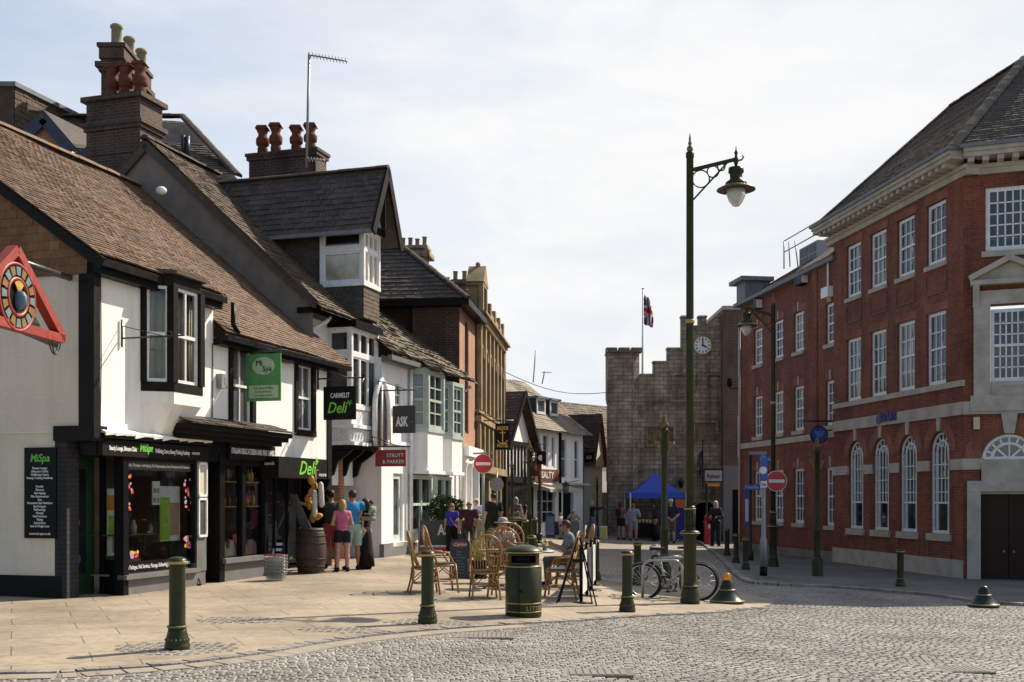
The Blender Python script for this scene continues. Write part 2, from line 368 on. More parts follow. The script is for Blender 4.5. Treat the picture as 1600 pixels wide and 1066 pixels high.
def tiles(mb, A, U, V, wid, length, tw=.17, gauge=.105, inside=None, jit=.006, th=.016, mat=0, sag=0., rnd=None):
    rnd = rnd or random.Random(3); A = Vector(A); U = Vector(U).normalized(); V = Vector(V).normalized(); Nn = U.cross(V)
    if Nn.z < 0: Nn = -Nn
    rows = int(length / gauge) + 1
    for r in range(rows):
        v0 = r * gauge; off = (r % 2) * tw / 2 - tw / 2; row_j = rnd.uniform(-jit, jit)
        for c in range(int(wid / tw) + 2):
            u0 = c * tw + off; u1 = u0 + tw * .975; uu0 = max(0, u0); uu1 = min(wid, u1)
            if uu1 - uu0 < tw * .2: continue
            if inside and not inside((uu0 + uu1) / 2, v0 + gauge / 2): continue
            v1 = min(length + .02, v0 + gauge * 1.15); s = sag * (math.sin(uu0 * 1.1 + v0 * .3) + .6 * math.sin(uu0 * 2.3 + 1 - v0)) if sag else 0
            j = rnd.uniform(-jit, jit) + s; k = rnd.uniform(-jit, jit) * .6 + row_j + s; dv = rnd.uniform(-jit, jit)
            b0 = A + U * uu0 + V * (v0 + dv); b1 = A + U * uu1 + V * (v0 + dv * .6); t0 = A + U * uu0 + V * v1; t1 = A + U * uu1 + V * v1
            mb.add([b0 - Nn * .01 + Nn * s, b1 - Nn * .01 + Nn * s, b0 + Nn * (th + j), b1 + Nn * (th + k), t0 + Nn * (.002 + s), t1 + Nn * (.002 + s)],
                   [(2, 3, 5, 4), (0, 1, 3, 2), (0, 2, 4), (1, 5, 3)], mat)
def ridge(mb, a, b, r=.11, mat=0, step=.32, rnd=random.Random(5)):
    a, b = Vector(a), Vector(b); L = (b - a).length; d = (b - a) / L; s = d.cross(Vector((0, 0, 1))).normalized(); up = s.cross(d)
    n = max(1, int(L / step))
    for i in range(n):
        p = a + d * (L * i / n); q = a + d * (L * (i + .985) / n); rr = r * rnd.uniform(.94, 1.06); vs = []
        for c in (p, q):
            for k in range(6):
                t = math.pi * k / 5; vs.append(c + s * rr * math.cos(t) + up * (rr * .75 * math.sin(t) - .02))
        mb.add(vs, [(k, k + 1, 7 + k, 6 + k) for k in range(5)] + [tuple(range(6)), tuple(range(6, 12))], mat, False)
def pot(mb, x, y, z, h=.8, r=.14, kind=0, mat=0):
    if kind == 0: pr = [(r * .95, 0), (r * 1.0, h * .3), (r * .88, h * .36), (r * .92, h * .40), (r * 1.22, h * .43), (r * 1.22, h * .48), (r * 1.3, h * .52), (r * 1.22, h * .56), (r * 1.3, h * .60), (r * 1.2, h * .66), (r * .85, h * .74), (r * .85, h * .84), (r * 1.15, h * .95), (r * 1.0, h), (r * .7, h)]
    elif kind == 1: pr = [(r * 1.05, 0), (r * .9, h * .1), (r * .88, h * .8), (r * 1.1, h * .84), (r * 1.05, h * .94), (r * .8, h)]
    else: pr = [(r, 0), (r * .8, h * .12), (r * .75, h * .9), (r * .95, h * .93), (r * .95, h), (r * .6, h)]
    mb.lathe(pr, 12, (x, y, z), mat)
def chimney(name, label, fr, u0, u1, w0, w1, z0, z1, mats, caps, pots, potm='terracotta', parent=None):
    """corbelled stack with pots; a part of its building when parent is given"""
    if parent is None: parent = thing(name, label, 'chimney', fr.p((u0 + u1) / 2, (w0 + w1) / 2, z0))
    mb = MB(); fbox(mb, fr, u0, u1, w0, w1, z0, z1)
    for (za, zb, e) in caps: fbox(mb, fr, u0 - e, u1 + e, w0 - e, w1 + e, za, zb)
    o = mb.build('chimney', MT[mats], parent, label)
    for (fu, fw, h, r, k) in pots:
        q = fr.p(u0 + (u1 - u0) * fu, w0 + (w1 - w0) * fw, caps[-1][1] - .02); m = MB(); pot(m, q.x, q.y, q.z, h, r, k)
        if k == 0:   # half-round hood on the pot
            m.prism([q + Vector((-r * 1.25, -r * 1.1, h - .01)), q + Vector((r * 1.25, -r * 1.1, h - .01)), q + Vector((r * .9, -r * 1.1, h + .07)), q + Vector((-r * .9, -r * 1.1, h + .07))], (0, r * 2.2, 0))
        m.build('chimney_pot', MT[potm], o)
    return o
FONT = {}
def text(s, o, xdir, ydir, size, mat, parent, width=None, name='lettering', align='CENTER', ext=.004, shear=0., bold=0.):
    cu = bpy.data.curves.new(name, 'FONT'); cu.body = s; cu.size = size; cu.align_x = align; cu.align_y = 'CENTER'; cu.extrude = ext; cu.shear = shear; cu.offset = bold
    cu.resolution_u = 2
    ob = bpy.data.objects.new(name + '_curve', cu); COL.objects.link(ob)
    bpy.context.view_layer.update()
    me = bpy.data.meshes.new_from_object(ob.evaluated_get(bpy.context.evaluated_depsgraph_get()))
    bpy.data.objects.remove(ob); bpy.data.curves.remove(cu); me.materials.clear(); me.materials.append(mat)
    co = np.empty(len(me.vertices) * 3, np.float32); me.vertices.foreach_get('co', co); co = co.reshape(-1, 3)
    sx = width / max(.01, float(np.ptp(co[:, 0]))) if width else 1.
    x = Vector(xdir).normalized(); y = Vector(ydir).normalized(); z = x.cross(y)
    co = co[:, :1] * sx * np.array(x)[None] + co[:, 1:2] * np.array(y)[None] + co[:, 2:3] * np.array(z)[None]
    proto = parent is not None and parent.name in PROTO
    org = Vector((0, 0, 0)) if proto else Vector(o)
    if proto: co = co + np.array(o)
    me.vertices.foreach_set('co', co.ravel().astype(np.float32)); me.update()
    ob = bpy.data.objects.new(name, me); COL.objects.link(ob); ob.location = org; WL[ob.name] = org
    attach(ob, parent)
    if proto: PROTO.add(ob.name)
    return ob
def ftext(s, fr, u, w, z, size, mat, parent, **k): return text(s, fr.p(u, w, z), fr.d * fr.side, (0, 0, 1), size, mat, parent, **k)
# ================================================================ GROUND
def clip_cell(poly, x0, x1, y0, y1):
    for ax, val, keep in ((0, x0, 1), (0, x1, -1), (1, y0, 1), (1, y1, -1)):
        out = []
        for i, a in enumerate(poly):
            b = poly[(i + 1) % len(poly)]; da = (a[ax] - val) * keep; db = (b[ax] - val) * keep
            if da >= 0: out.append(a)
            if (da >= 0) != (db >= 0):
                t = da / (da - db); out.append((a[0] + (b[0] - a[0]) * t, a[1] + (b[1] - a[1]) * t))
        poly = out
        if len(poly) < 3: return []
    return poly
def inpoly(x, y, poly):
    c = False; n = len(poly)
    for i in range(n):
        (xa, ya), (xb, yb) = poly[i], poly[i - 1]
        if (ya > y) != (yb > y) and x < (xb - xa) * (y - ya) / (yb - ya) + xa: c = not c
    return c
def sheet(name, poly, mat, dz, cell=1., label=None, skirt=.12):
    xs = [p[0] for p in poly]; ys = [p[1] for p in poly]; mb = MB()
    x = math.floor(min(xs) / cell) * cell
    while x < max(xs):
        y = math.floor(min(ys) / cell) * cell
        while y < max(ys):
            c = clip_cell(poly, x, x + cell, y, y + cell)
            if len(c) >= 3: mb.add([(a, b, gz(a, b) + dz) for a, b in c], [tuple(range(len(c)))])
            y += cell
        x += cell
    if skirt:
        for i, a in enumerate(poly):
            b = poly[(i + 1) % len(poly)]
            mb.add([(a[0], a[1], gz(*a) + dz), (b[0], b[1], gz(*b) + dz), (b[0], b[1], gz(*b) + dz - skirt), (a[0], a[1], gz(*a) + dz - skirt)], [(0, 1, 2, 3)])
    return mb.build(name, mat, None, label, kind='structure')
def pxl(pts): return [tuple(G(*p)[:2]) for p in pts]
def smooth_line(pts, step=.25):
    out = []; n = len(pts)
    for i in range(n - 1):
        p0, p1, p2, p3 = [Vector((*pts[max(0, min(n - 1, i + k))], 0)) for k in (-1, 0, 1, 2)]
        m = max(2, int((p2 - p1).length / step))
        for k in range(m):
            t = k / m
            q = .5 * ((2 * p1) + (p2 - p0) * t + (2 * p0 - 5 * p1 + 4 * p2 - p3) * t * t + (3 * p1 - p0 - 3 * p2 + p3) * t ** 3)
            out.append((q.x, q.y))
    out.append(pts[-1]); return out
def m_sett(name, uvbased):
    m = N(name)
    if not uvbased:
        g = m.n('ShaderNodeNewGeometry').outputs['Random Per Island']
        col = m.ramp(g, [(0, (.215, .195, .17)), (.35, (.265, .242, .212)), (.7, (.30, .274, .24)), (1, (.335, .308, .272))])
        n2 = m.noise(m.coord('Object'), 45, 4); n1 = m.noise(m.coord('Object'), .7, 5)
        col = m.mix(1., col, m.ramp(n2, [(.3, (.7,) * 3), (.7, (1.1,) * 3)]), 'MULTIPLY'); col = m.mix(1., col, m.ramp(n1, [(.3, (.68, .67, .66)), (.62, (1.06,) * 3)]), 'MULTIPLY')
        m.bump(n2, .006, .8)
    else:
        tcn = m.n('ShaderNodeTexCoord'); uv = m.n('ShaderNodeMapping', {'Vector': tcn.outputs['UV'], 'Rotation': (0, 0, R(9))}).outputs[0]
        b = m.n('ShaderNodeTexBrick', {'Vector': uv, 'Color1': (.31, .272, .222, 1), 'Color2': (.24, .21, .172, 1), 'Mortar': (.15, .135, .115, 1), 'Scale': 1., 'Mortar Size': .014, 'Mortar Smooth': .5, 'Brick Width': .17, 'Row Height': .12})
        n1 = m.noise(m.coord('Object'), .6, 5); n2 = m.noise(uv, 30, 4)
        col = m.mix(1., b.outputs[0], m.ramp(n1, [(.3, (.75,) * 3), (.65, (1.05,) * 3)]), 'MULTIPLY')
        m.bump(m.n('ShaderNodeMath', {0: m.n('ShaderNodeMath', {0: b.outputs['Fac'], 1: -1.5}, operation='MULTIPLY').outputs[0], 1: n2}, operation='ADD').outputs[0], .015)
    return m.set(col, .72)
def m_flags(name, c1, c2, joint, rot, bw=.85, rh=.55):
    m = N(name); tcn = m.n('ShaderNodeTexCoord')
    nv = m.n('ShaderNodeTexNoise', {'Vector': tcn.outputs['UV'], 'Scale': 2.5, 'Detail': 3})
    va = m.n('ShaderNodeVectorMath', {0: nv.outputs['Color'], 1: (.035, .035, 0)}, operation='MULTIPLY').outputs[0]
    vb = m.n('ShaderNodeVectorMath', {0: tcn.outputs['UV'], 1: va}, operation='ADD').outputs[0]
    uv = m.n('ShaderNodeMapping', {'Vector': vb, 'Rotation': (0, 0, R(rot))}).outputs[0]
    b = m.n('ShaderNodeTexBrick', {'Vector': uv, 'Color1': (*c1, 1), 'Color2': (*c2, 1), 'Mortar': (*joint, 1), 'Scale': 1., 'Mortar Size': .010, 'Mortar Smooth': .35, 'Brick Width': bw, 'Row Height': rh}, offset=.37)
    n1 = m.noise(m.coord('Object'), .55, 7, .62); n2 = m.noise(m.coord('Object'), 9, 6, .65); n3 = m.noise(m.coord('Object'), 70, 3)
    col = m.mix(1., b.outputs[0], m.ramp(n1, [(.30, (.58, .56, .54)), (.60, (1.06, 1.05, 1.03))]), 'MULTIPLY')
    col = m.mix(1., col, m.ramp(n2, [(.3, (.78, .77, .76)), (.6, (1.05,) * 3)]), 'MULTIPLY')
    spots = m.ramp(m.noise(m.coord('Object'), 16, 2, .4), [(.70, (0, 0, 0)), (.72, (1, 1, 1))])   # trodden chewing gum and stains
    col = m.mix(m.n('ShaderNodeMath', {0: spots, 1: .45}, operation='MULTIPLY').outputs[0], col, (.10, .09, .08))
    h = m.n('ShaderNodeMath', {0: m.n('ShaderNodeMath', {0: b.outputs['Fac'], 1: -1.2}, operation='MULTIPLY').outputs[0], 1: n2}, operation='ADD').outputs[0]
    m.bump(h, .012, .7)
    return m.set(col, .8)
MT['sett'] = m_sett('granite_setts', False); MT['settflat'] = m_sett('distant_setts', True)
MT['flags'] = m_flags('york_stone_flags', (.335, .278, .205), (.298, .246, .18), (.19, .157, .118), -24, 1.15, .72)
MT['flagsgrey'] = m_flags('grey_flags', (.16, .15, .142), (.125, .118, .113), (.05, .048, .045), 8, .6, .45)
MT['channel'] = noisy('channel_stone', (.32, .278, .225), .3, 3, .85, .004); MT['asphalt'] = noisy('dirt_ground', (.16, .145, .125), .3, 2, .9)
edgeL = smooth_line([(-22, 8.2), (-9, 9.6)] + pxl([(0, 1052), (140, 1047), (272, 1037), (390, 1022), (500, 1003), (625, 988), (772, 977), (906, 969), (1000, 963), (1110, 957), (1190, 950)]))
tip = smooth_line(pxl([(1190, 950), (1210, 941), (1175, 931), (1110, 917), (1040, 908), (950, 905), (915, 893), (902, 870), (893, 845)]) + [(4.2, 75)])
polyL = edgeL + tip[1:] + [(-60, 75), (-60, 8.2)]
edgeR = smooth_line([(9.2, 75)] + pxl([(1086, 846), (1120, 868), (1160, 905), (1200, 914), (1300, 919), (1450, 931), (1600, 947)]) + [(16, 21.0), (40, 18)])
polyR = edgeR + [(60, 18), (60, 75)]
g = MB()
rs = [-400, -150, -60, -30, -15, -8, -4, 0, 4, 8, 12, 16, 30, 60, 150, 400]; ys = [-200, -20, 0, 6, 10, 15, 20, 25, 30, 40, 50, 60, 75, 150, 500, 1500]
g.add([(x, y, gz(x, max(8, min(y, 75))) - .11) for y in ys for x in rs], [(j * 16 + i, j * 16 + i + 1, j * 16 + i + 17, j * 16 + i + 16) for j in range(15) for i in range(15)])
g.build('ground', MT['asphalt'], None, 'bare earth ground below the paving of the square', kind='structure')
sheet('road', [(-30, 2), (40, 2), (40, 75), (-12, 75), (-12, 20), (-30, 20)], MT['settflat'], -.008, .7, 'grey granite sett carriageway crossing the square', skirt=0)
sheet('left_pavement', polyL, MT['flags'], .022, 1.)
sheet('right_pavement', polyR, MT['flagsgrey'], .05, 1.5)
# individual setts of the near carriageway
rs = np.random.RandomState(4); V = []; Fc = []
ang = R(-7); ca, sa = math.cos(ang), math.sin(ang)
rowy = 5.5; rownum = 0
while rowy < 30:
    dep = .078 + rs.uniform(-.006, .006); x = -12. + rs.uniform(0, .15); wob = rs.uniform(0, 6)
    while x < 19:
        w = .104 + rs.uniform(-.02, .026); cx, cy = x + w / 2, rowy + dep / 2 + .03 * math.sin(cx * .9 + wob) if False else rowy + dep / 2 + .02 * math.sin((x) * .7 + rownum * .05)
        X = ca * cx - sa * cy; Yy = sa * cx + ca * cy
        x += w
        if Yy < 9.3 or Yy > 27 or abs(X) > Yy * .5 + .4: continue
        if inpoly(X, Yy, polyL) or inpoly(X, Yy, polyR): continue
        z = gz(X, Yy); h = rs.uniform(-.0025, .003); tx, ty = rs.uniform(-.025, .025), rs.uniform(-.04, .04)
        a, b = w / 2 - .003 - rs.uniform(0, .004), dep / 2 - .003 - rs.uniform(0, .003); ia, ib = a - .009, b - .008; base = len(V)
        for (pa, pb, dz) in ((a, b, -.011), (ia, ib, .0)):
            for sx, sy in ((-1, -1), (1, -1), (1, 1), (-1, 1)):
                lx, ly = sx * pa + rs.uniform(-.004, .004), sy * pb + rs.uniform(-.004, .004)
                V.append((X + ca * lx - sa * ly, Yy + sa * lx + ca * ly, z + h + dz + (tx * lx + ty * ly if dz == 0 else 0) + .004))
        V.append((X, Yy, z + h + .0055))
        for k in range(4): Fc.append((base + k, base + (k + 1) % 4, base + 4 + (k + 1) % 4, base + 4 + k)); Fc.append((base + 4 + k, base + 4 + (k + 1) % 4, base + 8))
    rowy += dep; rownum += 1
me = bpy.data.meshes.new('road_setts'); me.from_pydata(V, [], Fc); me.materials.append(MT['sett'])
me.polygons.foreach_set('use_smooth', [False] * len(me.polygons)); me.update()
so = bpy.data.objects.new('road_setts', me); COL.objects.link(so); tag(so, 'worn granite setts laid in rows across the foreground', kind='structure')
# kerb of upright setts and the smooth channel beside it
def kerb(name, line, off0, off1, bl, dz, mat, label, jit=.01, cont=False):
    mb = MB(); rr = random.Random(2); acc = 0.
    pts = [Vector((*p, 0)) for p in line]
    for a, b in zip(pts, pts[1:]):
        Ls = (b - a).length; d = (b - a) / max(1e-6, Ls); n = Vector((d.y, -d.x, 0)); k = 1 if cont else max(1, round(Ls / bl))
        for i in range(k):
            p = a + d * (Ls * i / k); q = a + d * (Ls * (i + (1 if cont else .95)) / k); h = dz + rr.uniform(-jit, jit); e0 = off0 + rr.uniform(-jit, jit); e1 = off1 + rr.uniform(-jit, jit)
            c = [p + n * e0, q + n * e0, q + n * e1, p + n * e1]
            mb.hexa([v + Vector((0, 0, gz(v.x, v.y) - .06)) for v in c] + [v + Vector((0, 0, gz(v.x, v.y) + h + rr.uniform(-jit, jit) * .4)) for v in c])
    return mb.build(name, mat, None, label, kind='structure')
kerb('kerb', edgeL, -.02, .13, .085, .026, MT['sett'], 'row of small upright setts edging the flagstones', .007)
kerb('drain_channel', edgeL[:int(len(edgeL) * .8)], .16, .42, .5, .012, MT['channel'], 'smooth pale channel between the kerb and the setts', .0, True)
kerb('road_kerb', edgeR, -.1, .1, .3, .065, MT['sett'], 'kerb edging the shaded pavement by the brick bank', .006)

# worn patches of small setts let into the flags round the bollards and gullies
for k, (px, py, w_, d_) in enumerate(((277, 1016, 1.1, .5), (668, 976, .9, .4), (375, 972, 1.0, .35), (530, 987, .9, .3))):
    q = G(px, py); m = MB(); rr = random.Random(k); y = -d_
    while y < d_:
        x = -w_ * .6
        while x < w_ * .6:
            if (x / (w_ * .6)) ** 2 + (y / d_) ** 2 < 1 + .3 * rr.uniform(-1, 1):
                cx, cy = q.x + x, q.y + y; z = gz(cx, cy) + .022; a, b = .04 + rr.uniform(-.006, .004), .034 + rr.uniform(-.005, .004); h = rr.uniform(.003, .009)
                m.hexa([(cx - a, cy - b, z - .02), (cx + a, cy - b, z - .02), (cx + a, cy + b, z - .02), (cx - a, cy + b, z - .02), (cx - a * .8, cy - b * .8, z + h), (cx + a * .8, cy - b * .8, z + h), (cx + a * .8, cy + b * .8, z + h), (cx - a * .8, cy + b * .8, z + h)])
            x += .09
        y += .078
    m.build('sett_patch', MT['sett'], None, 'patch of small setts let into the flagstones', kind='structure')
# ================================================================ LEFT BUILDINGS
FL = Fr(-6.49, 17.2, .31, 1)
def Z(px, py, w=0.): return FL.px(px, py, w)[1]
ZV = Vector((0, 0, 1))
# ---- white corner building with the spa and the delicatessen
B1 = thing('corner_shop_building', 'white rendered building with sweeping brown tiled roof and cream painted brick gable', 'building', FL.p(4, -2, .0), 'old shop buildings on the left')
UE = 8.17; EZ1, EZ2, WR, RZ = 5.4, 4.72, -5.0, 9.07; US = FL.u(333)
SH = 2.72   # top of the ground floor
m = MB()
wall(m, FL, 0, US, SH, EZ1 - .12, [(1.30, 2.62, 3.55, 5.3)], 0)
w2 = [(FL.u(361), FL.u(392), Z(376, 664), Z(376, 543)), (FL.u(463), FL.u(487), Z(475, 673), Z(475, 571))]
wall(m, FL, US, UE, SH - .25, EZ2 - .08, [(a, b, c, d) for a, b, c, d in w2], 0)
m.build('front_wall', MT['white'], B1)
# gable end facing the camera (perpendicular to the front)
GF = Fr(FL.p(0, 0, 0).x, FL.p(0, 0, 0).y, -FL.n.x, -FL.n.y, -1)     # u runs away from the street
m = MB(); wall(m, GF, .50, 9.5, .0, SH, (), 0); wall(m, GF, .02, 9.5, SH, 5.20, (), .02); m.build('gable_wall', MT['cream_brick'], B1)
m = MB(); fbox(m, GF, .50, 9.5, -.1, .03, -.2, Z(95, 906) - .0); m.build('plinth', MT['black'], B1)
m = MB(); fbox(m, GF, -.12, .16, -.1, .05, SH - .1, 5.42); fbox(m, GF, -.1, .62, -.3, .06, SH - .14, SH + .09); m.build('corner_post', MT['blackwood'], B1)
# tile hanging above, under the raking verge
def groof(u): return 5.40 + (u + .25) * (RZ - 5.4) / 5.25
m = MB(); m.add([GF.p(0, .02, 5.2), GF.p(9.9, .02, 5.2), GF.p(5, .02, groof(5) - .1), GF.p(0, .02, groof(0) - .1)], [(0, 1, 2, 3)])
tiles(m, GF.p(9.9, .05, 5.14), -GF.d, ZV, 9.9, 3.9, .20, .135, lambda a, b: 5.14 + b < min(groof(9.9 - a), groof(max(.1, .2 + a))) - .1, .006, .014)
m.build('tile_hung_gable', MT['tilehung'], B1)
m = MB(); m.beam(GF.p(-.30, .10, groof(-.3) - .10), GF.p(5, .10, groof(5) - .10), .06, .18); m.build('verge_board', MT['blackwood'], B1)
# roof: two eaves levels, one ridge
def slope(fr, u0, u1, we, ze, wr, zr): 
    A = fr.p(u0, we, ze); Vv = fr.p(u0, wr, zr) - A; return A, fr.d, Vv.normalized(), u1 - u0, Vv.length
m = MB()
for (a, b, ze) in ((-.16, US, EZ1), (US, UE + .55, EZ2)):
    A, U, Vd, wd, ln = slope(FL, a, b, .28, ze, WR, RZ)
    m.add([A - ZV * .05, A + U * wd - ZV * .05, A + U * wd + Vd * ln - ZV * .05, A + Vd * ln - ZV * .05], [(0, 1, 2, 3)])
    tiles(m, A, U, Vd, wd, ln, .165, .105, None, .007, .016, 0, .022)
m.add([FL.p(-.16, -10.3, EZ1), FL.p(UE + .3, -10.3, EZ1), FL.p(UE + .3, WR, RZ - .02), FL.p(-.16, WR, RZ - .02)], [(0, 1, 2, 3)])
m.build('roof', MT['tile1'], B1)
m = MB(); ridge(m, FL.p(-.16, WR, RZ + .02), FL.p(UE, WR, RZ + .02), .14); m.build('ridge_tiles', MT['ridge'], B1)
m = MB(); fbox(m, FL, -.1, US, .18, .30, EZ1 - .16, EZ1 - .05); fbox(m, FL, US, UE + .5, .2, .31, EZ2 - .15, EZ2 - .05); fbox(m, FL, -.05, US, -.05, .2, EZ1 - .26, EZ1 - .1); fbox(m, FL, US, UE, -.05, .2, EZ2 - .22, EZ2 - .1)
m.build('gutter', MT['black'], B1)
q = FL.u(331); m = MB(); m.tube([FL.p(q, .015, EZ2 - .2), FL.p(q + .01, .015, 3.9), FL.p(q - .02, .015, 3.0)], .012, 5); m.tube([FL.p(.25, .012, 5.2), FL.p(.27, .012, 3.9), FL.p(.24, .012, 2.75)], .009, 5); m.tube([FL.p(4.9, .012, 4.5), FL.p(6.3, .012, 4.47)], .009, 5); m.build('wall_cable', MT['concrete'], B1)
q = FL.u(345); m = MB(); m.tube([FL.p(q, .26, EZ1 - .1), FL.p(q, .26, EZ1 - .5), FL.p(q + .12, .3, EZ2 + .03)], .045); m.build('downpipe', MT['black'], B1)
# canted bay over the spa
ub = [1.32, 1.62, 2.42, 2.66]; wb = [0, .38, .38, 0]; z0, z1 = 3.62, 5.22
faces = [Fr(*FL.p(ub[i], wb[i], 0)[:2], *(FL.p(ub[i + 1], wb[i + 1], 0) - FL.p(ub[i], wb[i], 0))[:2]) for i in range(3)]
lens = [(FL.p(ub[i + 1], wb[i + 1], 0) - FL.p(ub[i], wb[i], 0)).length for i in range(3)]
m = MB()
def bandpoly(e): return [FL.p(ub[0] - e, -.02, 0), FL.p(ub[1] - e * .5, wb[1] + e, 0), FL.p(ub[2] + e * .5, wb[2] + e, 0), FL.p(ub[3] + e, -.02, 0)]
m.prism([p + ZV * (z0 - .16) for p in bandpoly(.05)], ZV * .16); m.prism([p + ZV * (z1) for p in bandpoly(.03)], ZV * .2)
for i in range(4): 
    p = FL.p(ub[i], wb[i], z0); m.beam(p, p + ZV * (z1 - z0), .13 if i in (1, 2) else .09, .13, FL.n)
by = m.build('bay_window', MT['blackwood'], B1)
for f, ln in zip(faces, lens): window(f, by, .06, ln - .06, z0, z1, -.05, 1 if ln < .6 else 2, 2, 'whitewood', 'gclear', .05, .03, name='sash')
m = MB(); fbox(m, FL, 1.34, 2.64, -1.2, -1.15, z0 - .2, z1); m.build('room_wall', MT['interior'], by)
m = MB()
for k in range(14):   # gathered curtain inside
    u = 1.42 + k * .085; m.tube([FL.p(u, .02 + .03 * (k % 2), z0), FL.p(u, .04 + .03 * (k % 2), z1)], .05, 6)
m.build('curtain', MT['curtain'], by)
m = MB(); A = bandpoly(.02); B_ = [FL.p(1.55, -.02, 0), FL.p(1.7, .1, 0), FL.p(2.3, .1, 0), FL.p(2.45, -.02, 0)]
m.hexa([p + ZV * (z0 - .85) for p in B_] + [p + ZV * (z0 - .36) for p in A]); m.prism([p + ZV * (z0 - .36) for p in bandpoly(.045)], ZV * .2); m.build('bay_corbel', MT['white'], B1)
m = MB(); m.prism([p + ZV * (z1 + .2) for p in bandpoly(.12)], ZV * .06); m.build('bay_roof', MT['ridgedk'], B1)
# two sashes over the deli, black surrounds
for a, b, c, d in w2:
    m = MB()
    for (e, f, g_, h) in ((a - .1, a + .01, c - .1, d + .06), (b - .01, b + .12, c - .1, d + .06), (a, b, d - .02, d + .14), (a - .1, b + .14, c - .12, c + .01)): fbox(m, FL, e, f, -.06, .05, g_, h)
    o = m.build('window_surround', MT['blackwood'], B1); window(FL, o, a, b, c, d, -.07, 2, 2, fw=.05, bar=.025, name='sash', gm='ggrey')
# ---- spa shopfront
gzf = .1
def shop_int(u0, u1, z0, z1, parent, depth=1.6, m_='interior', lw=-.05):
    m = MB(); fbox(m, FL, u0, u1, -depth, -depth + .05, z0, z1); fbox(m, FL, u0, u1, -depth, -.1, z0 - .03, z0); fbox(m, FL, u0, u1, -depth, -.1, z1, z1 + .03); fbox(m, FL, u0 - .03 + (.2 if lw < -.4 else 0), u0 + (.2 if lw < -.4 else 0), -depth, lw, z0, z1); fbox(m, FL, u1, u1 + .03, -depth, -.05, z0, z1)
    return m.build('shop_interior', MT[m_], parent)
uu = lambda p, w=0.: FL.u(p, w)
uq = lambda p: FL.u(p, -.5)
uQ0, uQ1 = uq(115), .97
uD0, uD1, uW0, uW1, uP1 = uu(112), uu(190), uu(196), uu(300), uu(318)
zf0, zf1 = 2.36, 2.66
m = MB(); fbox(m, FL, -.02, uQ0, -.62, -.40, -.15, SH - .05); m.build('brick_pier', brick('black_painted_brick', (.03, .03, .032), (.022, .022, .024), (.014, .014, .015), bump=.01), B1)
m = MB(); fbox(m, FL, 0, uW0, -.62, -.02, zf1, SH + .04); fbox(m, FL, uQ0, uQ1, -.6, -.36, zf0, zf1); fbox(m, FL, uu(150), uP1 + .02, -.02, .16, zf1 - .03, zf1 + .05); fbox(m, FL, uu(150), uP1, -.3, .0, zf1 - .3, SH + .04); sf = m.build('shopfront', MT['black'], B1)
m = MB(); fbox(m, FL, uu(152), uP1, -.02, .1, zf0, zf1 - .05); fas = m.build('fascia', MT['blackwood'], sf)
mW = flat('sign_white', (.75, .75, .73), .6); mG = flat('sign_green', (.12, .45, .07), .5); MT['mW'], MT['mG'] = mW, mG
zc = (zf0 + zf1) / 2 - .03
ftext('Beauty Lounge, Skincare Clinic', FL, (uu(162) + uu(205)) / 2, .105, zc, .1, mW, fas, width=(uu(205) - uu(162)), bold=.002)
ftext('MiSpa', FL, uu(220), .105, zc + .03, .17, mG, fas, width=uu(231) - uu(210), shear=.2, bold=.006)
ftext('Wellbeing Centre, Beauty Training Academy', FL, (uu(234) + uu(288)) / 2, .105, zc, .1, mW, fas, width=uu(288) - uu(234), bold=.002)
ftext('01403 230 977', FL, uu(298), .105, zc, .06, mW, fas, width=uu(304) - uu(292))
# white lead flashing, scalloped
m = MB(); rr = random.Random(9)
for k in range(12):
    a = uu(150) + (uP1 - uu(150)) * k / 12; b = uu(150) + (uP1 - uu(150)) * (k + 1) / 12
    m.hexa([FL.p(a, .0, SH + .03), FL.p(b, .0, SH + .03), FL.p(b, .18, zf1 + .03), FL.p(a, .18, zf1 + .03 - rr.uniform(0, .05)), FL.p(a, .0, SH + .08), FL.p(b, .0, SH + .08), FL.p(b, .19, zf1 + .06), FL.p(a, .19, zf1 + .06)])
m.build('flashing', MT['white'], sf)
# recessed door with glass and the splayed side light
m = MB(); fbox(m, FL, uQ0, uQ1, -.72, -.66, .05, zf0); m.build('door', MT['dgreen'], B1)
m = MB(); fbox(m, FL, uQ0 + .12, uQ0 + .48, -.66, -.64, .5, zf0 - .2); m.build('door_glass', MT['gdark'], B1)
MT['sb'] = flat('blue_sticker', (.03, .08, .42), .4)
for (z_, r_, mm) in ((1.30, .06, 'ggrey'), (.72, .075, 'sb')):
    m = MB(); c = FL.p(uQ0 + .26, -.635, z_); m.prism([c + FL.d * r_ * math.cos(t * R(45)) + ZV * r_ * 1.2 * math.sin(t * R(45)) for t in range(8)], FL.n * .006); m.build('door_sticker', MT[mm], B1)
m = MB(); fbox(m, FL, uD1 - .03, uW0, -.12, .06, -.1, zf0); fbox(m, FL, uW1, uW1 + .06, -.1, .06, .55, zf0); fbox(m, FL, uD1 - .04, uW1 + .06, -.02, .05, zf0 - .06, zf0)
m.beam(FL.p(uQ1, -.5, -.05), FL.p(uQ1, -.5, zf0), .08, .08); m.prism([FL.p(uQ1, -.5, -.05), FL.p(uD1, -.08, -.05), FL.p(uD1 + .06, -.08, -.05), FL.p(uQ1 + .06, -.5, -.05)], ZV * .75)
wf = m.build('window_frame', MT['black'], B1)
zs = Z(250, 893)
m = MB(); m.add([FL.p(uQ1, -.49, .7), FL.p(uD1, -.06, .7), FL.p(uD1, -.06, zf0), FL.p(uQ1, -.49, zf0)], [(0, 1, 2, 3)]); m.build('side_glass', MT['gclear'], wf)
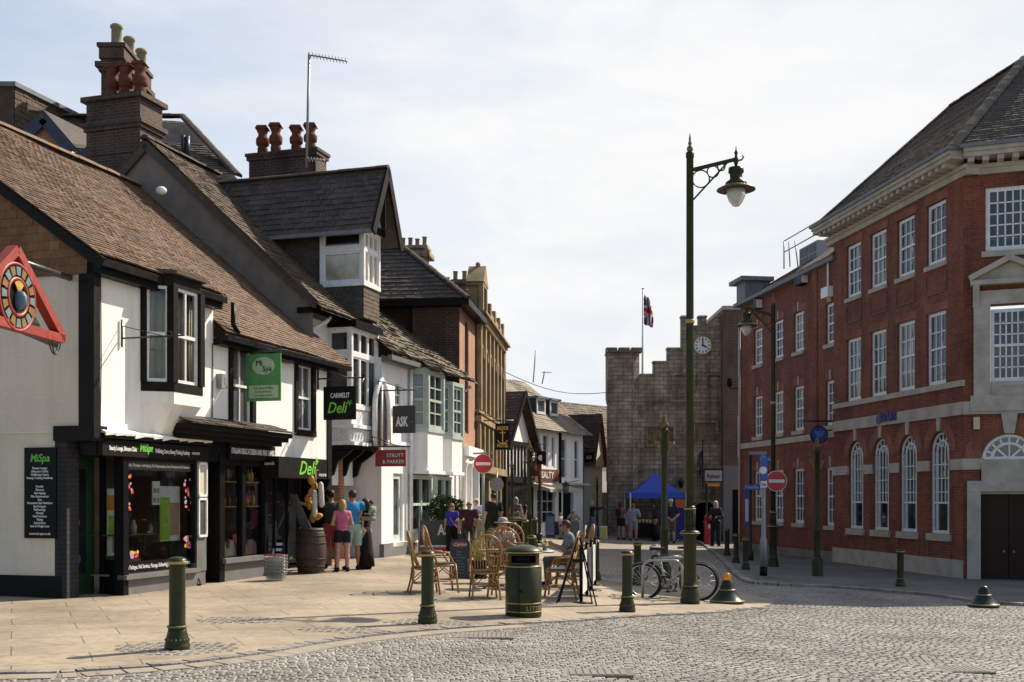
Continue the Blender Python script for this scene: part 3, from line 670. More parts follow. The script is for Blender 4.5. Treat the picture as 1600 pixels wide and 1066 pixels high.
m = MB(); m.add([FL.p(uW0, -.03, zs), FL.p(uW1, -.03, zs), FL.p(uW1, -.03, zf0 - .05), FL.p(uW0, -.03, zf0 - .05)], [(0, 1, 2, 3)]); m.build('display_glass', MT['gclear'], wf)
shop_int(uD1 + .1, uP1, zs, zf0, B1, 1.7, lw=-.52)
m = MB(); fbox(m, FL, uD1, uP1, -.1, .04, -.2, zs - .06); fbox(m, FL, uW1 + .06, uP1, -.1, .06, zs - .06, zf0 + .1); m.build('stall_riser', MT['greywood'], B1)
m = MB(); fbox(m, FL, uD1 - .03, uW1 + .1, -.06, .12, zs - .07, zs); m.build('window_sill', MT['greywood'], B1)
# lettering bands and flowers stuck on the glass
m = MB(); fbox(m, FL, uW0, uW1, -.027, -.023, zf0 - .20, zf0 - .05); b1 = m.build('window_band', MT['darkgrey'], wf); ftext('Facials, Therapies, Anti-Ageing, Skin Rejuvenation, Acne, Permanent Hair Removal', FL, (uW0 + uW1) / 2, -.02, zf0 - .125, .075, mW, b1, width=(uW1 - uW0) * .94)
m = MB(); fbox(m, FL, uW0, uW1, -.027, -.023, zs + .02, zs + .2); b2 = m.build('window_band', MT['black'], wf); ftext('Spa Packages, Nail Services, Massage, Reflexology, Lash & Brow, Weight Loss', FL, (uW0 + uW1) / 2, -.02, zs + .11, .1, mW, b2, width=(uW1 - uW0) * .96)
rr = random.Random(21); pet = [flat('petal_%s' % n, c, .5) for n, c in (('yellow', (.7, .42, .02)), ('red', (.6, .05, .04)), ('pink', (.62, .2, .35)), ('lilac', (.4, .3, .5)))]
for (uc, zc_, du, dz) in ((uW0 + .1, zf0 - .3, .22, .55), (uW1 - .1, zf0 - .3, .2, .6), (uW1 - .1, zs + .36, .2, .34), (uW0 + .28, zs + .28, .22, .14)):
    m = MB()
    for k in range(18):
        c = FL.p(uc + rr.uniform(-.5, .5) * du, -.022 + k * .0002, zc_ - rr.random() * dz * (1 if zc_ > 1.3 else -.6)); r_ = rr.uniform(.016, .032); a = rr.uniform(0, 6)
        m.add([c] + [c + FL.d * r_ * (1 + .35 * (t % 2)) * math.cos(a + t * .628) + ZV * r_ * (1 + .35 * (t % 2)) * math.sin(a + t * .628) for t in range(10)], [(0, t + 1, (t + 1) % 10 + 1) for t in range(10)], rr.randrange(4))
    m.build('flower_sticker', pet, wf)
# goods and posters behind the glass
def poster(name, label, u0, u1, z0, z1, w, bands, cat='poster'):
    t = thing(name, label, cat, FL.p((u0 + u1) / 2, w, z0)); m = MB(); fbox(m, FL, u0, u1, w - .012, w, z0, z1); m.build('board', mW, t)
    for k, (a, b, c, d, mt) in enumerate(bands):
        m = MB(); fbox(m, FL, u0 + (u1 - u0) * a, u0 + (u1 - u0) * b, w + .002, w + .005, z0 + (z1 - z0) * c, z0 + (z1 - z0) * d); m.build('print', mt, t)
mlime = flat('lime_print', (.30, .50, .04), .5); mor = flat('orange_print', (.75, .26, .02), .5); mskin = flat('skin_print', (.45, .25, .17), .6); mgrey = flat('grey_print', (.35, .36, .36), .6)
poster('lime_poster', 'lime green beauty poster with a face standing in the spa window', uu(250, -.17), uu(281, -.17), .95, 1.9, -.17, [(.0, .48, .02, .8, mlime), (.5, .96, .1, .7, mskin)])
poster('orange_poster', 'tall orange and lime poster behind the side glass of the spa door', uD1 + .2, uD1 + .5, .75, 1.85, -.42, [(0, 1, .68, .9, mor), (.1, 1, .3, .6, mlime), (.4, .9, .05, .3, mskin)])
poster('photo_card', 'small white card of four pictures hanging in the spa window', uu(238, -.1), uu(250, -.1), 1.58, 1.98, -.1, [(.1, .45, .1, .3, mskin), (.55, .9, .1, .3, mgrey), (.1, .45, .5, .7, mskin), (.55, .9, .5, .7, mgrey)], 'card')
t = thing('glass_display_table', 'low glass display shelf with jars inside the spa window', 'display shelf', FL.p(uW0 + .6, -.5, zs)); m = MB(); fbox(m, FL, uW0 + .05, uW1 - .3, -.8, -.2, zs + .62, zs + .64); m.build('shelf', MT['ggrey'], t)
m = MB(); [fbox(m, FL, a, a + .03, b, b + .03, zs, zs + .62) for a in (uW0 + .06, uW1 - .34) for b in (-.8, -.24)]; m.build('frame', MT['ironblk'], t)
rr = random.Random(4)
for k in range(7):
    m = MB(); q = FL.p(uW0 + .15 + k * .2, -.28 - .12 * rr.random(), zs + (.64 if k % 2 else .0)); h = rr.uniform(.12, .26)
    m.lathe([(.05, 0), (.055, h * .6), (.03, h * .75), (.03, h)], 10, q); m.build('jar', MT[('stonetrim', 'terracotta', 'galv')[k % 3]], None, 'small jar displayed in the spa window', 'jar', 'jars displayed in the spa window')
m = MB(); fbox(m, FL, uW0 + .22, uW0 + .62, -.6, -.15, zs, zs + .24); m.build('wicker_hamper', noisy('hamper_wicker', (.42, .31, .18), .4, 25, .8), None, 'pale hamper box low in the corner of the spa window', 'hamper')
for (z_a, z_b, mm, lb) in ((1.72, 2.33, 'curtain', 'blank pale notice board in white frame on the grey pilaster'), (1.0, 1.70, 'ggrey', 'framed grey photograph below the blank notice board')):
    t = thing('notice_frame', lb, 'notice board', FL.p(uu(309), .08, z_a)); a, b = uu(303.5), uu(317)
    m = MB(); [fbox(m, FL, e, f, .06, .1, g_, h) for e, f, g_, h in ((a, a + .03, z_a, z_b), (b - .03, b, z_a, z_b), (a, b, z_a, z_a + .04), (a, b, z_b - .04, z_b))]; m.build('frame', MT['whitewood'], t)
    m = MB(); fbox(m, FL, a, b, .06, .07, z_a, z_b); m.build('panel', MT[mm], t)
# black hanging panel sign on the gable
a, b = GF.u(41), GF.u(90.5); za, zb = GF.z(66, 841), GF.z(66, 699.5); a, b = min(a, b), max(a, b)
t = thing('wall_sign', 'tall black treatment list sign fixed to the cream brick gable', 'sign', GF.p((a + b) / 2, .03, za))
m = MB(); fbox(m, GF, a, b, .0, .045, za, zb); pn = m.build('panel', MT['black'], t)
hh = zb - za; um = (a + b) / 2
ftext('MiSpa', GF, um, .05, zb - hh * .12, .17, mG, pn, width=.36, shear=.2, bold=.003)
for k, s in enumerate(['Beauty Lounge', 'Skincare Clinic', 'Wellbeing Centre', 'Beauty Training Academy']): ftext(s, GF, um, .05, zb - hh * (.228 + .036 * k), .052, mW, pn, width=.022 * len(s) * .95)
for k, s in enumerate(['Facials', 'Skincare', 'Anti-Ageing', 'Skin Rejuvenation', 'Acne', 'Permanent Hair Reduction', 'Spa Packages', 'Reflexology', 'Massage', 'Nail Services', 'Waxing', 'Lash & Brow', 'Inch & Weight Loss']): ftext(s, GF, um, .05, zb - hh * (.43 + .0365 * k), .052, mW, pn, width=.0205 * len(s) * .95)
ftext('www.mi-spa.co.uk', GF, um, .05, za + hh * .05, .06, mW, pn, width=.4)
# ---- deli shopfront
uG0, uG1, uV0, uV1 = uu(318), uu(340), uu(345), uu(412)
zd0 = Z(380, 868); zd1 = 2.36
m = MB(); fbox(m, FL, uG0, uG1, -.5, -.45, -.05, 2.42); m.build('side_door', MT['dgreen'], B1); m = MB(); fbox(m, FL, uG0 + .06, uG1 - .06, -.49, -.43, 2.05, 2.4); m.build('fanlight', MT['ggrey'], B1)
m = MB(); fbox(m, FL, uG1 - .02, uV0 + .04, -.5, .06, -.1, 2.5); fbox(m, FL, uV1 - .05, uV1 + .08, -.3, .06, -.1, 2.5); um = uu(377); fbox(m, FL, um - .06, um + .06, -.06, .06, zd0, zd1); fbox(m, FL, uG0, uV1 + .1, -.5, .03, zd1, 2.95); fbox(m, FL, uV0, uV1, -.06, .04, zd1 - .05, zd1)
df = m.build('shopfront', MT['black'], B1)
for a, b in ((uV0 + .04, um - .06), (um + .06, uV1 - .05)):
    m = MB(); m.add([FL.p(a, -.02, zd0), FL.p(b, -.02, zd0), FL.p(b, -.02, zd1), FL.p(a, -.02, zd1)], [(0, 1, 2, 3)]); m.build('display_glass', MT['gclear'], df)
shop_int(uV0, uV1, zd0 - .02, zd1, B1, 1.5)
m = MB(); fbox(m, FL, uV0 - .02, uV1 + .1, -.1, .05, -.2, zd0 - .1); m.build('stall_riser', MT['greywood'], B1); m = MB(); fbox(m, FL, uV0 - .04, uV1 + .16, -.1, .14, zd0 - .11, zd0 - .02); m.build('window_sill', MT['greywood'], B1)
m = MB(); fbox(m, FL, uu(352), uu(424), .04, .09, 2.42, 2.72); fas = m.build('fascia', MT['blackwood'], df)
ftext('ITALIAN DELICATESSEN AND FINE WINES', FL, (uu(354) + uu(423)) / 2, .095, 2.58, .15, mW, fas, width=uu(422) - uu(355), bold=.002)
# tiled canopy with a heavy moulded cornice
a, b = uu(287, .35), uu(446, .35)
m = MB(); fbox(m, FL, a, b, -.02, .42, 2.80, 2.88); fbox(m, FL, a - .02, b + .02, -.02, .5, 2.88, 2.97); fbox(m, FL, a + .05, b - .05, -.02, .3, 2.72, 2.80); cn = m.build('canopy', MT['blackwood'], B1)
m = MB(); A, U, Vd, wd, ln = slope(FL, a - .04, b + .04, .56, 2.98, 0, 3.16); tiles(m, A, U, Vd, wd, ln, .3, .2, None, .01, .02); m.build('canopy_roof', MT['tile2'], cn)
# deli goods
rr = random.Random(12); BCOL = [flat('bottle_%d' % i, c, .25) for i, c in enumerate([(.75, .3, .03), (.6, .08, .04), (.08, .12, .04), (.7, .5, .06), (.06, .02, .03)])]
for (zsh) in (zd0 + .95, zd0 + 1.42):
    for a, b in ((uV0 + .05, um - .05), (um + .05, uV1 - .06)):
        m = MB(); fbox(m, FL, a, b, -.34, -.06, zsh - .025, zsh); m.build('shelf', noisy('shelf_pine', (.42, .28, .14), .3, 8, .6), df)
        k = 0; u = a + .06
        while u < b - .05:
            h = rr.uniform(.22, .34); q = FL.p(u, -.12 - .1 * rr.random(), zsh); m = MB(); m.lathe([(.036, 0), (.038, h * .55), (.03, h * .65), (.014, h * .75), (.014, h)], 8, q)
            m.build('bottle', BCOL[rr.randrange(3 if zsh < zd0 + 1.2 else 5)], None, 'bottle standing on a shelf in the deli window', 'bottle', 'bottles on the deli window shelves'); u += .085 + .05 * rr.random()
pk = [flat('pack_%d' % i, c, .5) for i, c in enumerate([(.55, .42, .26), (.5, .1, .12), (.6, .58, .52), (.32, .2, .3), (.62, .3, .08)])]
for k in range(17):
    u = uV0 + .1 + (uV1 - uV0 - .25) * (k / 16); z_ = zd0 + (.0 if k % 2 else .0); w_ = -.15 - .18 * (k % 2); s = rr.uniform(.08, .13); h = rr.uniform(.14, .3) * (1.9 if k % 2 else 1)
    m = MB(); c = FL.p(u, w_, z_); r_ = rr.uniform(-.4, .4); dx = FL.d * math.cos(r_) + FL.n * math.sin(r_); dy = FL.n * math.cos(r_) - FL.d * math.sin(r_); top = rr.uniform(.4, .95)
    m.hexa([c - dx * s - dy * .05, c + dx * s - dy * .05, c + dx * s + dy * .05, c - dx * s + dy * .05] + [c + ZV * h + (-dx * s - dy * .05) * top, c + ZV * h + (dx * s - dy * .05) * top, c + ZV * h + (dx * s + dy * .05) * top, c + ZV * h + (-dx * s + dy * .05) * top])
    m.build('food_packet', pk[rr.randrange(5)], None, 'wrapped food packet piled at the bottom of the deli window', 'packet', 'food packets in the deli window')
# deli entrance bay: dark recess, glazed doors, box fascia
uE0, uE1 = uV1 + .08, UE
m = MB(); fbox(m, FL, uE0, uE1, -1.5, -1.45, -.1, 2.5); fbox(m, FL, uE0, uE1, -1.5, .0, 2.3, 2.5); fbox(m, FL, uE1 - .05, uE1 + .02, -1.5, .0, -.1, 2.5); fbox(m, FL, uE0 + .0, uE0 + .05, -1.5, 0, -.1, 2.4); m.build('entrance_recess', MT['black'], B1)
for k in range(3):
    a = uE0 + .08 + k * .72; window(FL, B1, a, a + .66, .3, 2.25, -.22 - .1 * k, 1, 1, 'blackwood', 'gdark', .06, name='entrance_glazing')
m = MB(); fbox(m, FL, uE1 - .14, uE1 + .05, -.1, .03, -.1, 4.6); m.build('corner_timber', MT['blackwood'], B1)
a, b = uu(431, .3), uu(507, .3)
m = MB(); fbox(m, FL, a, b, -.05, .36, 2.10, 2.52); fs = m.build('box_fascia', MT['blackwood'], B1)
mLime = flat('lime_sign', (.22, .62, .05), .45); MT['mLime'] = mLime
ftext('Deli', FL, a + (b - a) * .56, .365, 2.30, .40, mLime, fs, width=(b - a) * .36, shear=.35, bold=.004)
ftext('01403 230 789', FL, b - .22, .365, 2.18, .08, mW, fs, width=.34); text('carmelit', FL.p(a - .005, .16, 2.38), FL.n, ZV, .1, mW, fs, width=.22); 
def star(m, c, r, d=None):
    d = d or FL.d; m.prism([c + d * (r if k % 2 else r * .4) * math.cos(R(36 * k + 20)) + ZV * (r if k % 2 else r * .4) * math.sin(R(36 * k + 20)) for k in range(10)], FL.n * .006)
m = MB(); star(m, FL.p(a + (b - a) * .77, .364, 2.48), .09); m.build('star', mLime, fs)
m = MB(); pr = [(0, 0), (.0, -.55), (.08, -.5), (.13, -.3), (.3, -.2), (.36, -.06), (.36, 0)]; m.prism([FL.p(uE1 - .75, w_, 2.1 + z_) for w_, z_ in pr], FL.d * .09); m.build('scroll_bracket', MT['black'], B1)
# ---- second building: jettied dormer over two storeys of bays
B2 = thing('jettied_bay_building', 'white building with dark tiled dormer and white oriel bays stacked over the deli', 'building', FL.p(10, -3, 0), 'old shop buildings on the left')
W2, U2E = -.78, 11.05; AP = (-4.75, 10.12); EV = (-.40, 6.15)
GS = Fr(*FL.p(8.18, 0, 0)[:2], -FL.n.x, -FL.n.y, -1)   # side wall, u runs away from the street
m = MB(); m.add([GS.p(.42, 0, 3.5), GS.p(9.3, 0, 3.5), GS.p(9.1, 0, 6.1), GS.p(4.75, 0, 10.05), GS.p(.42, 0, 6.12)], [(0, 1, 2, 3, 4)]); m.build('side_wall', MT['roughcast'], B2)
m = MB(); m.beam(GS.p(.3, .04, 6.02), GS.p(4.78, .04, 10.03), .1, .2); m.beam(GS.p(9.2, .04, 6.0), GS.p(4.72, .04, 10.03), .1, .2); m.build('barge_board', noisy('weathered_board', (.10, .08, .06), .4, 4, .8), B2)
m = MB(); A, U, Vd, wd, ln = slope(FL, 8.08, U2E + .2, EV[0] + .25, EV[1] - .22, AP[0], AP[1] + .04); tiles(m, A, U, Vd, wd, ln, .2, .14, lambda a, b: True, .012, .024, 0, .02)
m.add([A - ZV * .04, A + U * wd - ZV * .04, A + U * wd + Vd * ln - ZV * .04, A + Vd * ln - ZV * .04], [(0, 1, 2, 3)])
A2, U_, Vd2, wd, ln = slope(FL, 8.08, U2E + .2, -9.3, 5.9, AP[0], AP[1] + .04); tiles(m, A2, U_, Vd2, wd, ln, .3, .2, None, .012, .024); m.build('roof', MT['tile4'], B2)
m = MB(); ridge(m, FL.p(8.05, AP[0], AP[1] + .05), FL.p(U2E + .2, AP[0], AP[1] + .05), .13); m.build('ridge_tiles', MT['ridgedk'], B2)
m = MB(); wall(m, FL, 8.19, U2E, 2.0, 6.0, (), W2); fbox(m, FL, 8.19, 9.6, W2 - .1, W2 - .01, 0, 2.2); m.build('front_wall', MT['white2'], B2)
m = MB(); fbox(m, FL, 8.1, U2E + .1, W2, W2 + .36, 5.86, 5.98); fbox(m, FL, 9.6, 11.15, W2, -.02, 5.74, 5.9); m.build('gutter', MT['black'], B2)
m = MB(); q = 8.75; m.tube([FL.p(q + .3, W2 + .35, 5.9), FL.p(q + .22, W2 + .3, 5.78), FL.p(q, W2 + .08, 5.6), FL.p(q - .02, W2 + .06, 4.9)], .055); m.build('downpipe', MT['whitewood'], B2)
# first-floor oriel
def oriel(parent, u0, u1, w0, w1, z0, z1, rows, ncol, nside, name='bay_window', fm='whitewood', gm='gdark', post=.09, split=.33):
    m = MB()
    for (a, b) in ((u0, w0), (u0, w1), (u1, w1)):
        q = FL.p(a, b, 0); m.beam(FL.p(a, b, z0), FL.p(a, b, z1), post, post, FL.n)
    for z_ in (z0, z1): fbox(m, FL, u0 - .05, u1 + .05, w0 - .02, w1 + .05, z_ - .05, z_ + .05)
    zt = z1 - (z1 - z0) * split; fbox(m, FL, u0 - .03, u1 + .03, w0, w1 + .03, zt - .045, zt + .045)
    o = m.build(name, MT[fm], parent)
    fF = Fr(*FL.p(u0, w1, 0)[:2], FL.d.x, FL.d.y); fS = Fr(*FL.p(u0, w0, 0)[:2], FL.n.x, FL.n.y, 1)
    for (za, zb) in ((z0 + .05, zt - .045), (zt + .045, z1 - .05)):
        for i in range(ncol): window(fF, o, .045 + (u1 - u0 - .09) * i / ncol, .045 + (u1 - u0 - .09) * (i + 1) / ncol, za, zb, -.04, 1, 1, fm, gm, .04, name='light')
        for i in range(nside): window(fS, o, .03 + (w1 - w0 - .07) * i / nside, .03 + (w1 - w0 - .07) * (i + 1) / nside, za, zb, -.04, 1, 1, fm, gm if za < zt else 'gdark', .055, name='light')
    return o
oriel(B2, 9.66, 11.12, W2, -.19, 3.86, 5.72, 2, 3, 1)
m = MB(); fbox(m, FL, 9.66, 11.12, W2, -.17, 3.45, 3.8); fbox(m, FL, 9.62, 11.16, W2, -.1, 3.36, 3.45); fbox(m, FL, 9.68, 11.1, W2, -.2, 3.0, 3.36); fbox(m, FL, 9.62, 11.2, W2, -.08, 2.95, 3.03)
m.build('bay_apron', MT['whitewood'], B2)
m = MB()   # pierced trellis band
for k in range(8): fbox(m, FL, 9.75 + k * .17, 9.80 + k * .17, -.2, -.165, 3.06, 3.33); m.beam(FL.p(9.72 + k * .17, -.17, 3.08), FL.p(9.86 + k * .17, -.17, 3.32), .03, .03)
for k in range(4): fS = W2 + .06 + k * .13; m.beam(FL.p(9.665, fS, 3.08), FL.p(9.665, fS + .1, 3.32), .03, .03); m.beam(FL.p(9.665, fS + .1, 3.08), FL.p(9.665, fS, 3.32), .03, .03)
m.build('trellis_band', MT['whitewood'], B2)
m = MB()
for u in (9.7, 10.35, 11.0):
    pr = [(0, 0), (0, -.75), (.1, -.7), (.2, -.4), (.5, -.2), (.62, -.08), (.62, 0)]; m.prism([FL.p(u, W2 + w_, 2.95 + z_) for w_, z_ in pr], FL.d * .1)
fbox(m, FL, 9.6, 11.2, W2, -.15, 2.86, 2.95); m.build('brackets', MT['black'], B2)
# shop under the oriel
m = MB(); wall(m, FL, 8.2, U2E, -.1, 2.9, (), W2 - .35); m.build('recess_wall', MT['darkgrey'], B2)
window(FL, B2, 9.35, 10.1, .75, 2.55, W2 - .33, 2, 2, 'darkgrey', 'gdark', .08, .05, name='shop_window'); window(FL, B2, 8.35, 9.2, .45, 2.5, W2 - .33, 1, 1, 'darkgrey', 'gdark', .07, name='shop_window')
m = MB(); fbox(m, FL, 10.2, 10.42, W2 - .4, W2 + .05, -.1, 2.9); m.build('brick_pier', MT['brickor'], B2)
m = MB(); fbox(m, FL, 8.25, 10.3, W2 - .3, W2 + .35, -.1, .22); m.build('door_step', noisy('red_step', (.42, .12, .08), .3, 5, .8), B2)
# dormer
o = oriel(B2, 10.02, 10.90, -1.12, -.04, 6.83, 8.13, 2, 3, 1, 'dormer_window', split=.36, gm='gpale')
m = MB(); fbox(m, FL, 10.04, 10.88, -3.6, -.06, 6.0, 6.78); fbox(m, FL, 10.04, 10.88, -4.2, -1.15, 6.7, 8.2); tiles(m, FL.p(10.02, -.03, 6.02), FL.d, ZV, .9, .72, .17, .1, None, .004, .01, 1)
tiles(m, FL.p(10.02, -4.3, 6.0), FL.n, ZV, 3.15, 2.15, .17, .1, None, .004, .012); tiles(m, FL.p(10.02, -1.15, 6.0), FL.n, ZV, 1.1, .75, .17, .1, None, .004, .012)
m.build('dormer_cheek', [MT['tile2'], MT['tile4']], B2)
DR = (10.45, 9.66)
m = MB()
for s, u_e in ((1, 9.62), (-1, 11.28)):
    A = FL.p(u_e, -5.2, 8.02) if s == 1 else FL.p(u_e, .42, 7.95); U_ = FL.n * s; Vv = FL.p(DR[0], 0, DR[1]) - FL.p(u_e, 0, 8.02 if s == 1 else 7.95)
    tiles(m, A, U_, Vv, 5.62, Vv.length, .27, .17, None, .012, .022, 0, .012); m.add([A - ZV * .03, A + U_ * 5.62 - ZV * .03, A + U_ * 5.62 + Vv - ZV * .03, A + Vv - ZV * .03], [(0, 1, 2, 3)])
m.build('dormer_roof', MT['tile2'], B2)
m = MB(); ridge(m, FL.p(DR[0], -5.2, DR[1] + .02), FL.p(DR[0], .44, DR[1] + .02), .11); m.build('dormer_ridge', MT['ridgedk'], B2)
m = MB(); m.beam(FL.p(9.6, .42, 7.93), FL.p(DR[0], .42, DR[1] - .05), .06, .2); m.beam(FL.p(11.3, .42, 7.85), FL.p(DR[0], .42, DR[1] - .05), .06, .2); fbox(m, FL, 9.8, 11.1, .0, .06, 8.15, 8.32); m.beam(FL.p(10.45, .3, 8.2), FL.p(10.45, .3, 9.4), .1, .1); m.build('dormer_barge', MT['blackwood'], B2)
m = MB(); m.add([FL.p(9.75, -.02, 8.15), FL.p(11.15, -.02, 8.15), FL.p(10.45, -.02, 9.5)], [(0, 1, 2)]); m.build('dormer_gable', MT['white2'], B2)
m = MB(); fbox(m, FL, 9.58, 9.66, -4.5, .4, 7.93, 8.02); m.build('dormer_gutter', MT['lead'], B2)
# chimneys over the roofs
chimney('chimney', None, FL, 11.6, 12.2, -4.05, -2.1, 9.0, 10.72, 'brickdk', [(10.56, 10.66, .05), (10.66, 10.74, .08)], [(.5, .12, .75, .14, 0), (.5, .32, .78, .14, 0), (.5, .63, .66, .14, 0), (.5, .84, .68, .14, 0)], parent=B2)
zz = 9.3
chimney('chimney', None, FL, 8.75, 9.65, -6.9, -5.35, 8.2, 11.5, 'brickdk', [(10.1, 10.18, .03), (10.7, 10.8, .05), (10.8, 10.9, .1), (11.42, 11.54, .1)], [(.5, .28, .86, .15, 0), (.5, .53, .86, .15, 0), (.5, .79, .86, .15, 0)], parent=B2)
# ---- white restaurant with the pale green bays (two fronts)
B3 = thing('arched_white_building', 'white building with pointed arch window and drooping old tiled roof', 'building', FL.p(12, -2, .2), 'old shop buildings on the left')
uA, uB, uC = 11.12, FL.u(641), FL.u(722)
w3 = (FL.u(617), FL.u(632), FL.z(625, 846), FL.z(625, 740)); wu = (FL.u(620), FL.u(631), FL.z(625, 634), FL.z(625, 600))
m = MB(); wall(m, FL, uA, uB, -.1, 5.25, [w3, wu], -.05); m.build('front_wall', MT['white2'], B3)
fA = Fr(*FL.p(uA + .02, -.05, 0)[:2], -FL.n.x, -FL.n.y, -1); m = MB(); wall(m, fA, 0, 3, -.1, 5.2, (), .0); m.build('side_wall', MT['white2'], B3)
window(FL, B3, *w3, -.15, 1, 1, 'sagepale', 'ggrey', .14, name='door'); window(FL, B3, *wu, -.15, 2, 2, 'sagepale', 'gdark', .05)
m = MB(); fbox(m, FL, uA, uB + .05, -.1, .02, -.2, .55); m.build('plinth', MT['concrete'], B3); m = MB(); fbox(m, FL, uA + .2, uB, -.06, .04, 3.05, 3.14); fbox(m, FL, w3[0] - .15, w3[1] + .15, -.06, .02, w3[2] - .12, w3[2] - .01); fbox(m, FL, wu[0] - .2, wu[1] + .1, -.05, .03, 3.9, 4.0); m.build('string_course', MT['white2'], B3)
# pointed arch blind window
ac, ar = FL.u(597), .42; pts = []
for k in range(9): t = R(60) * k / 8; pts.append((ac - ar + 2 * ar * (1 - math.cos(t)), 3.9 + 2 * ar * math.sin(t)))
pts = [(ac - ar, 3.0)] + pts + [(2 * ac - a, b) for a, b in reversed(pts[:-1])] + [(ac + ar, 3.0)]
m = MB(); m.add([FL.p(a, -.035, b) for a, b in pts], [tuple(range(len(pts)))]); m.build('arch_window', MT['gdark'], B3)
m = MB(); m.tube([FL.p(a, -.01, b) for a, b in pts], .07, 6); m.tube([FL.p(ac, -.01, 3.0), FL.p(ac, -.01, 4.5)], .035, 6); m.build('arch_moulding', MT['whitewood'], B3)
m = MB(); A, U, Vd, wd, ln = slope(FL, uA - .1, uB + .35, .28, 5.3, -4, 8.6); tiles(m, A, U, Vd, wd, ln, .3, .2, None, .025, .035, 0, .03); m.add([A - ZV * .03, A + U * wd - ZV * .03, A + U * wd + Vd * ln - ZV * .03, A + Vd * ln - ZV * .03], [(0, 1, 2, 3)]); m.build('roof', MT['tile3'], B3)
m = MB(); fbox(m, FL, uA - .1, uB + .3, .16, .28, 5.12, 5.24); fbox(m, FL, uA, uB, -.05, .16, 5.08, 5.2); m.build('gutter', MT['greywood'], B3)
m = MB(); m.tube([FL.p(uB - .05, .05, 5.1), FL.p(uB - .05, .05, .3)], .045); m.build('downpipe', MT['whitewood'], B3)
B4 = thing('green_bay_building', 'white restaurant front with two pale green bay windows under stone tiles', 'building', FL.p(15, -2, .3), 'old shop buildings on the left')
m = MB(); wall(m, FL, uB, uC, .2, 5.1, (), -.1); m.build('front_wall', MT['white2'], B4)
m = MB(); fbox(m, FL, uB, uC, -.1, -.06, -.2, .5); m.build('plinth', MT['concrete'], B4)
for a, b, za, zb in ((FL.u(653, .2), FL.u(687, .2), 3.55, 5.05), (FL.u(692, .2), FL.u(717, .2), 3.45, 4.85)):
    m = MB(); c = .24
    uw = [(a, -.1), (a + c, .38), (b - c, .38), (b, -.1)]
    fr3 = [(Fr(*FL.p(*uw[i], 0)[:2], *(FL.p(*uw[i + 1], 0) - FL.p(*uw[i], 0))[:2]), (FL.p(*uw[i + 1], 0) - FL.p(*uw[i], 0)).length) for i in range(3)]
    for (z0_, z1_, e) in ((za - .1, za, .04), (zb, zb + .1, .05)): m.prism([FL.p(x + (e if i > 1 else -e), y + (e if 0 < i < 3 else 0), z0_) for i, (x, y) in enumerate(uw)], ZV * (z1_ - z0_))
    for x, y in uw: m.beam(FL.p(x, y, za), FL.p(x, y, zb), .1, .1, FL.n)
    bo = m.build('bay_window', MT['sage'], B4)
    for f, ln_ in fr3: window(f, bo, .04, ln_ - .04, za, zb, -.04, 2 if ln_ > .7 else 1, 4, 'sage', 'ggrey', .08, .035, mid=True, name='sash')
    m = MB(); m.prism([FL.p(x, y, 2.42) for x, y in uw], ZV * (za - .1 - 2.42)); m.prism([FL.p(x + (.06 if i > 1 else -.06), y + (.06 if 0 < i < 3 else 0), 2.34) for i, (x, y) in enumerate(uw)], ZV * .09); m.build('bay_apron', MT['white2'], B4)
    zz0 = .75
    window(FL, B4, a - .02, b - .05, zz0, 2.3, -.08, 2, 2, 'sagepale', 'gdark', .1, .07, name='ground_window', dep=.1, mid=False)
m = MB(); fbox(m, FL, FL.u(687), FL.u(694), -.12, .1, 3.3, 3.42); fbox(m, FL, FL.u(689), FL.u(692), -.12, .02, 2.4, 3.3); m.build('moulding', MT['white2'], B4)
m = MB(); A, U, Vd, wd, ln = slope(FL, uB + .1, uC + .2, .5, 5.1, -3.6, 8.2); tiles(m, A, U, Vd, wd, ln, .32, .22, None, .03, .04, 0, .04); m.add([A - ZV * .03, A + U * wd - ZV * .03, A + U * wd + Vd * ln - ZV * .03, A + Vd * ln - ZV * .03], [(0, 1, 2, 3)]); m.build('roof', MT['tile3'], B4)
m = MB(); m.tube([FL.p(uC - .05, .3, 5.0), FL.p(uC - .12, .05, 4.8), FL.p(uC - .12, .02, .3)], .05); m.build('downpipe', MT['whitewood'], B4)
# ---- tall brick building with tall slot window
o5 = FL.p(uC + .05, -.1, 0); F5 = Fr(o5.x, o5.y, .115, 1)
B5 = thing('tall_brick_building', 'tall red brick building with hipped tile roof and one tall slot window', 'building', F5.p(1.5, -3, .2))
S5 = Fr(o5.x, o5.y, -F5.n.x, -F5.n.y, -1); E5 = 7.62; L5 = 3.15
m = MB(); wall(m, S5, 0, 1.4, 2.5, E5, (), 0); wall(m, S5, 1.4, 6, 2.5, E5 + .5, (), -.4); fbox(m, S5, 1.3, 1.42, -.4, .03, 2.5, E5); m.build('side_wall', MT['brickdk'], B5)  # side wall's shade put into darker brick than the lit front
m = MB(); wall(m, F5, 0, L5, 3.25, E5, [(1.02, 1.75, 3.7, 7.2)], 0); m.build('front_wall', MT['brickor'], B5); window(F5, B5, 1.02, 1.75, 3.7, 7.2, -.1, 1, 1, 'darkgrey', 'ggrey', .06)
m = MB(); wall(m, F5, 0, L5, 0, 3.0, [(.75, 1.1, .7, 2.7), (1.55, 2.6, .5, 2.7)], -.05); fbox(m, F5, -.1, L5 + .05, -.1, .3, 2.95, 3.25); fbox(m, F5, -.05, L5, -.1, .2, 2.75, 2.95)
for u in (.1, 1.2, 2.75): m.lathe([(.2, 0), (.2, .12), (.15, .2), (.14, 2.4), (.19, 2.5), (.19, 2.75)], 12, F5.p(u + .1, .05, .2))
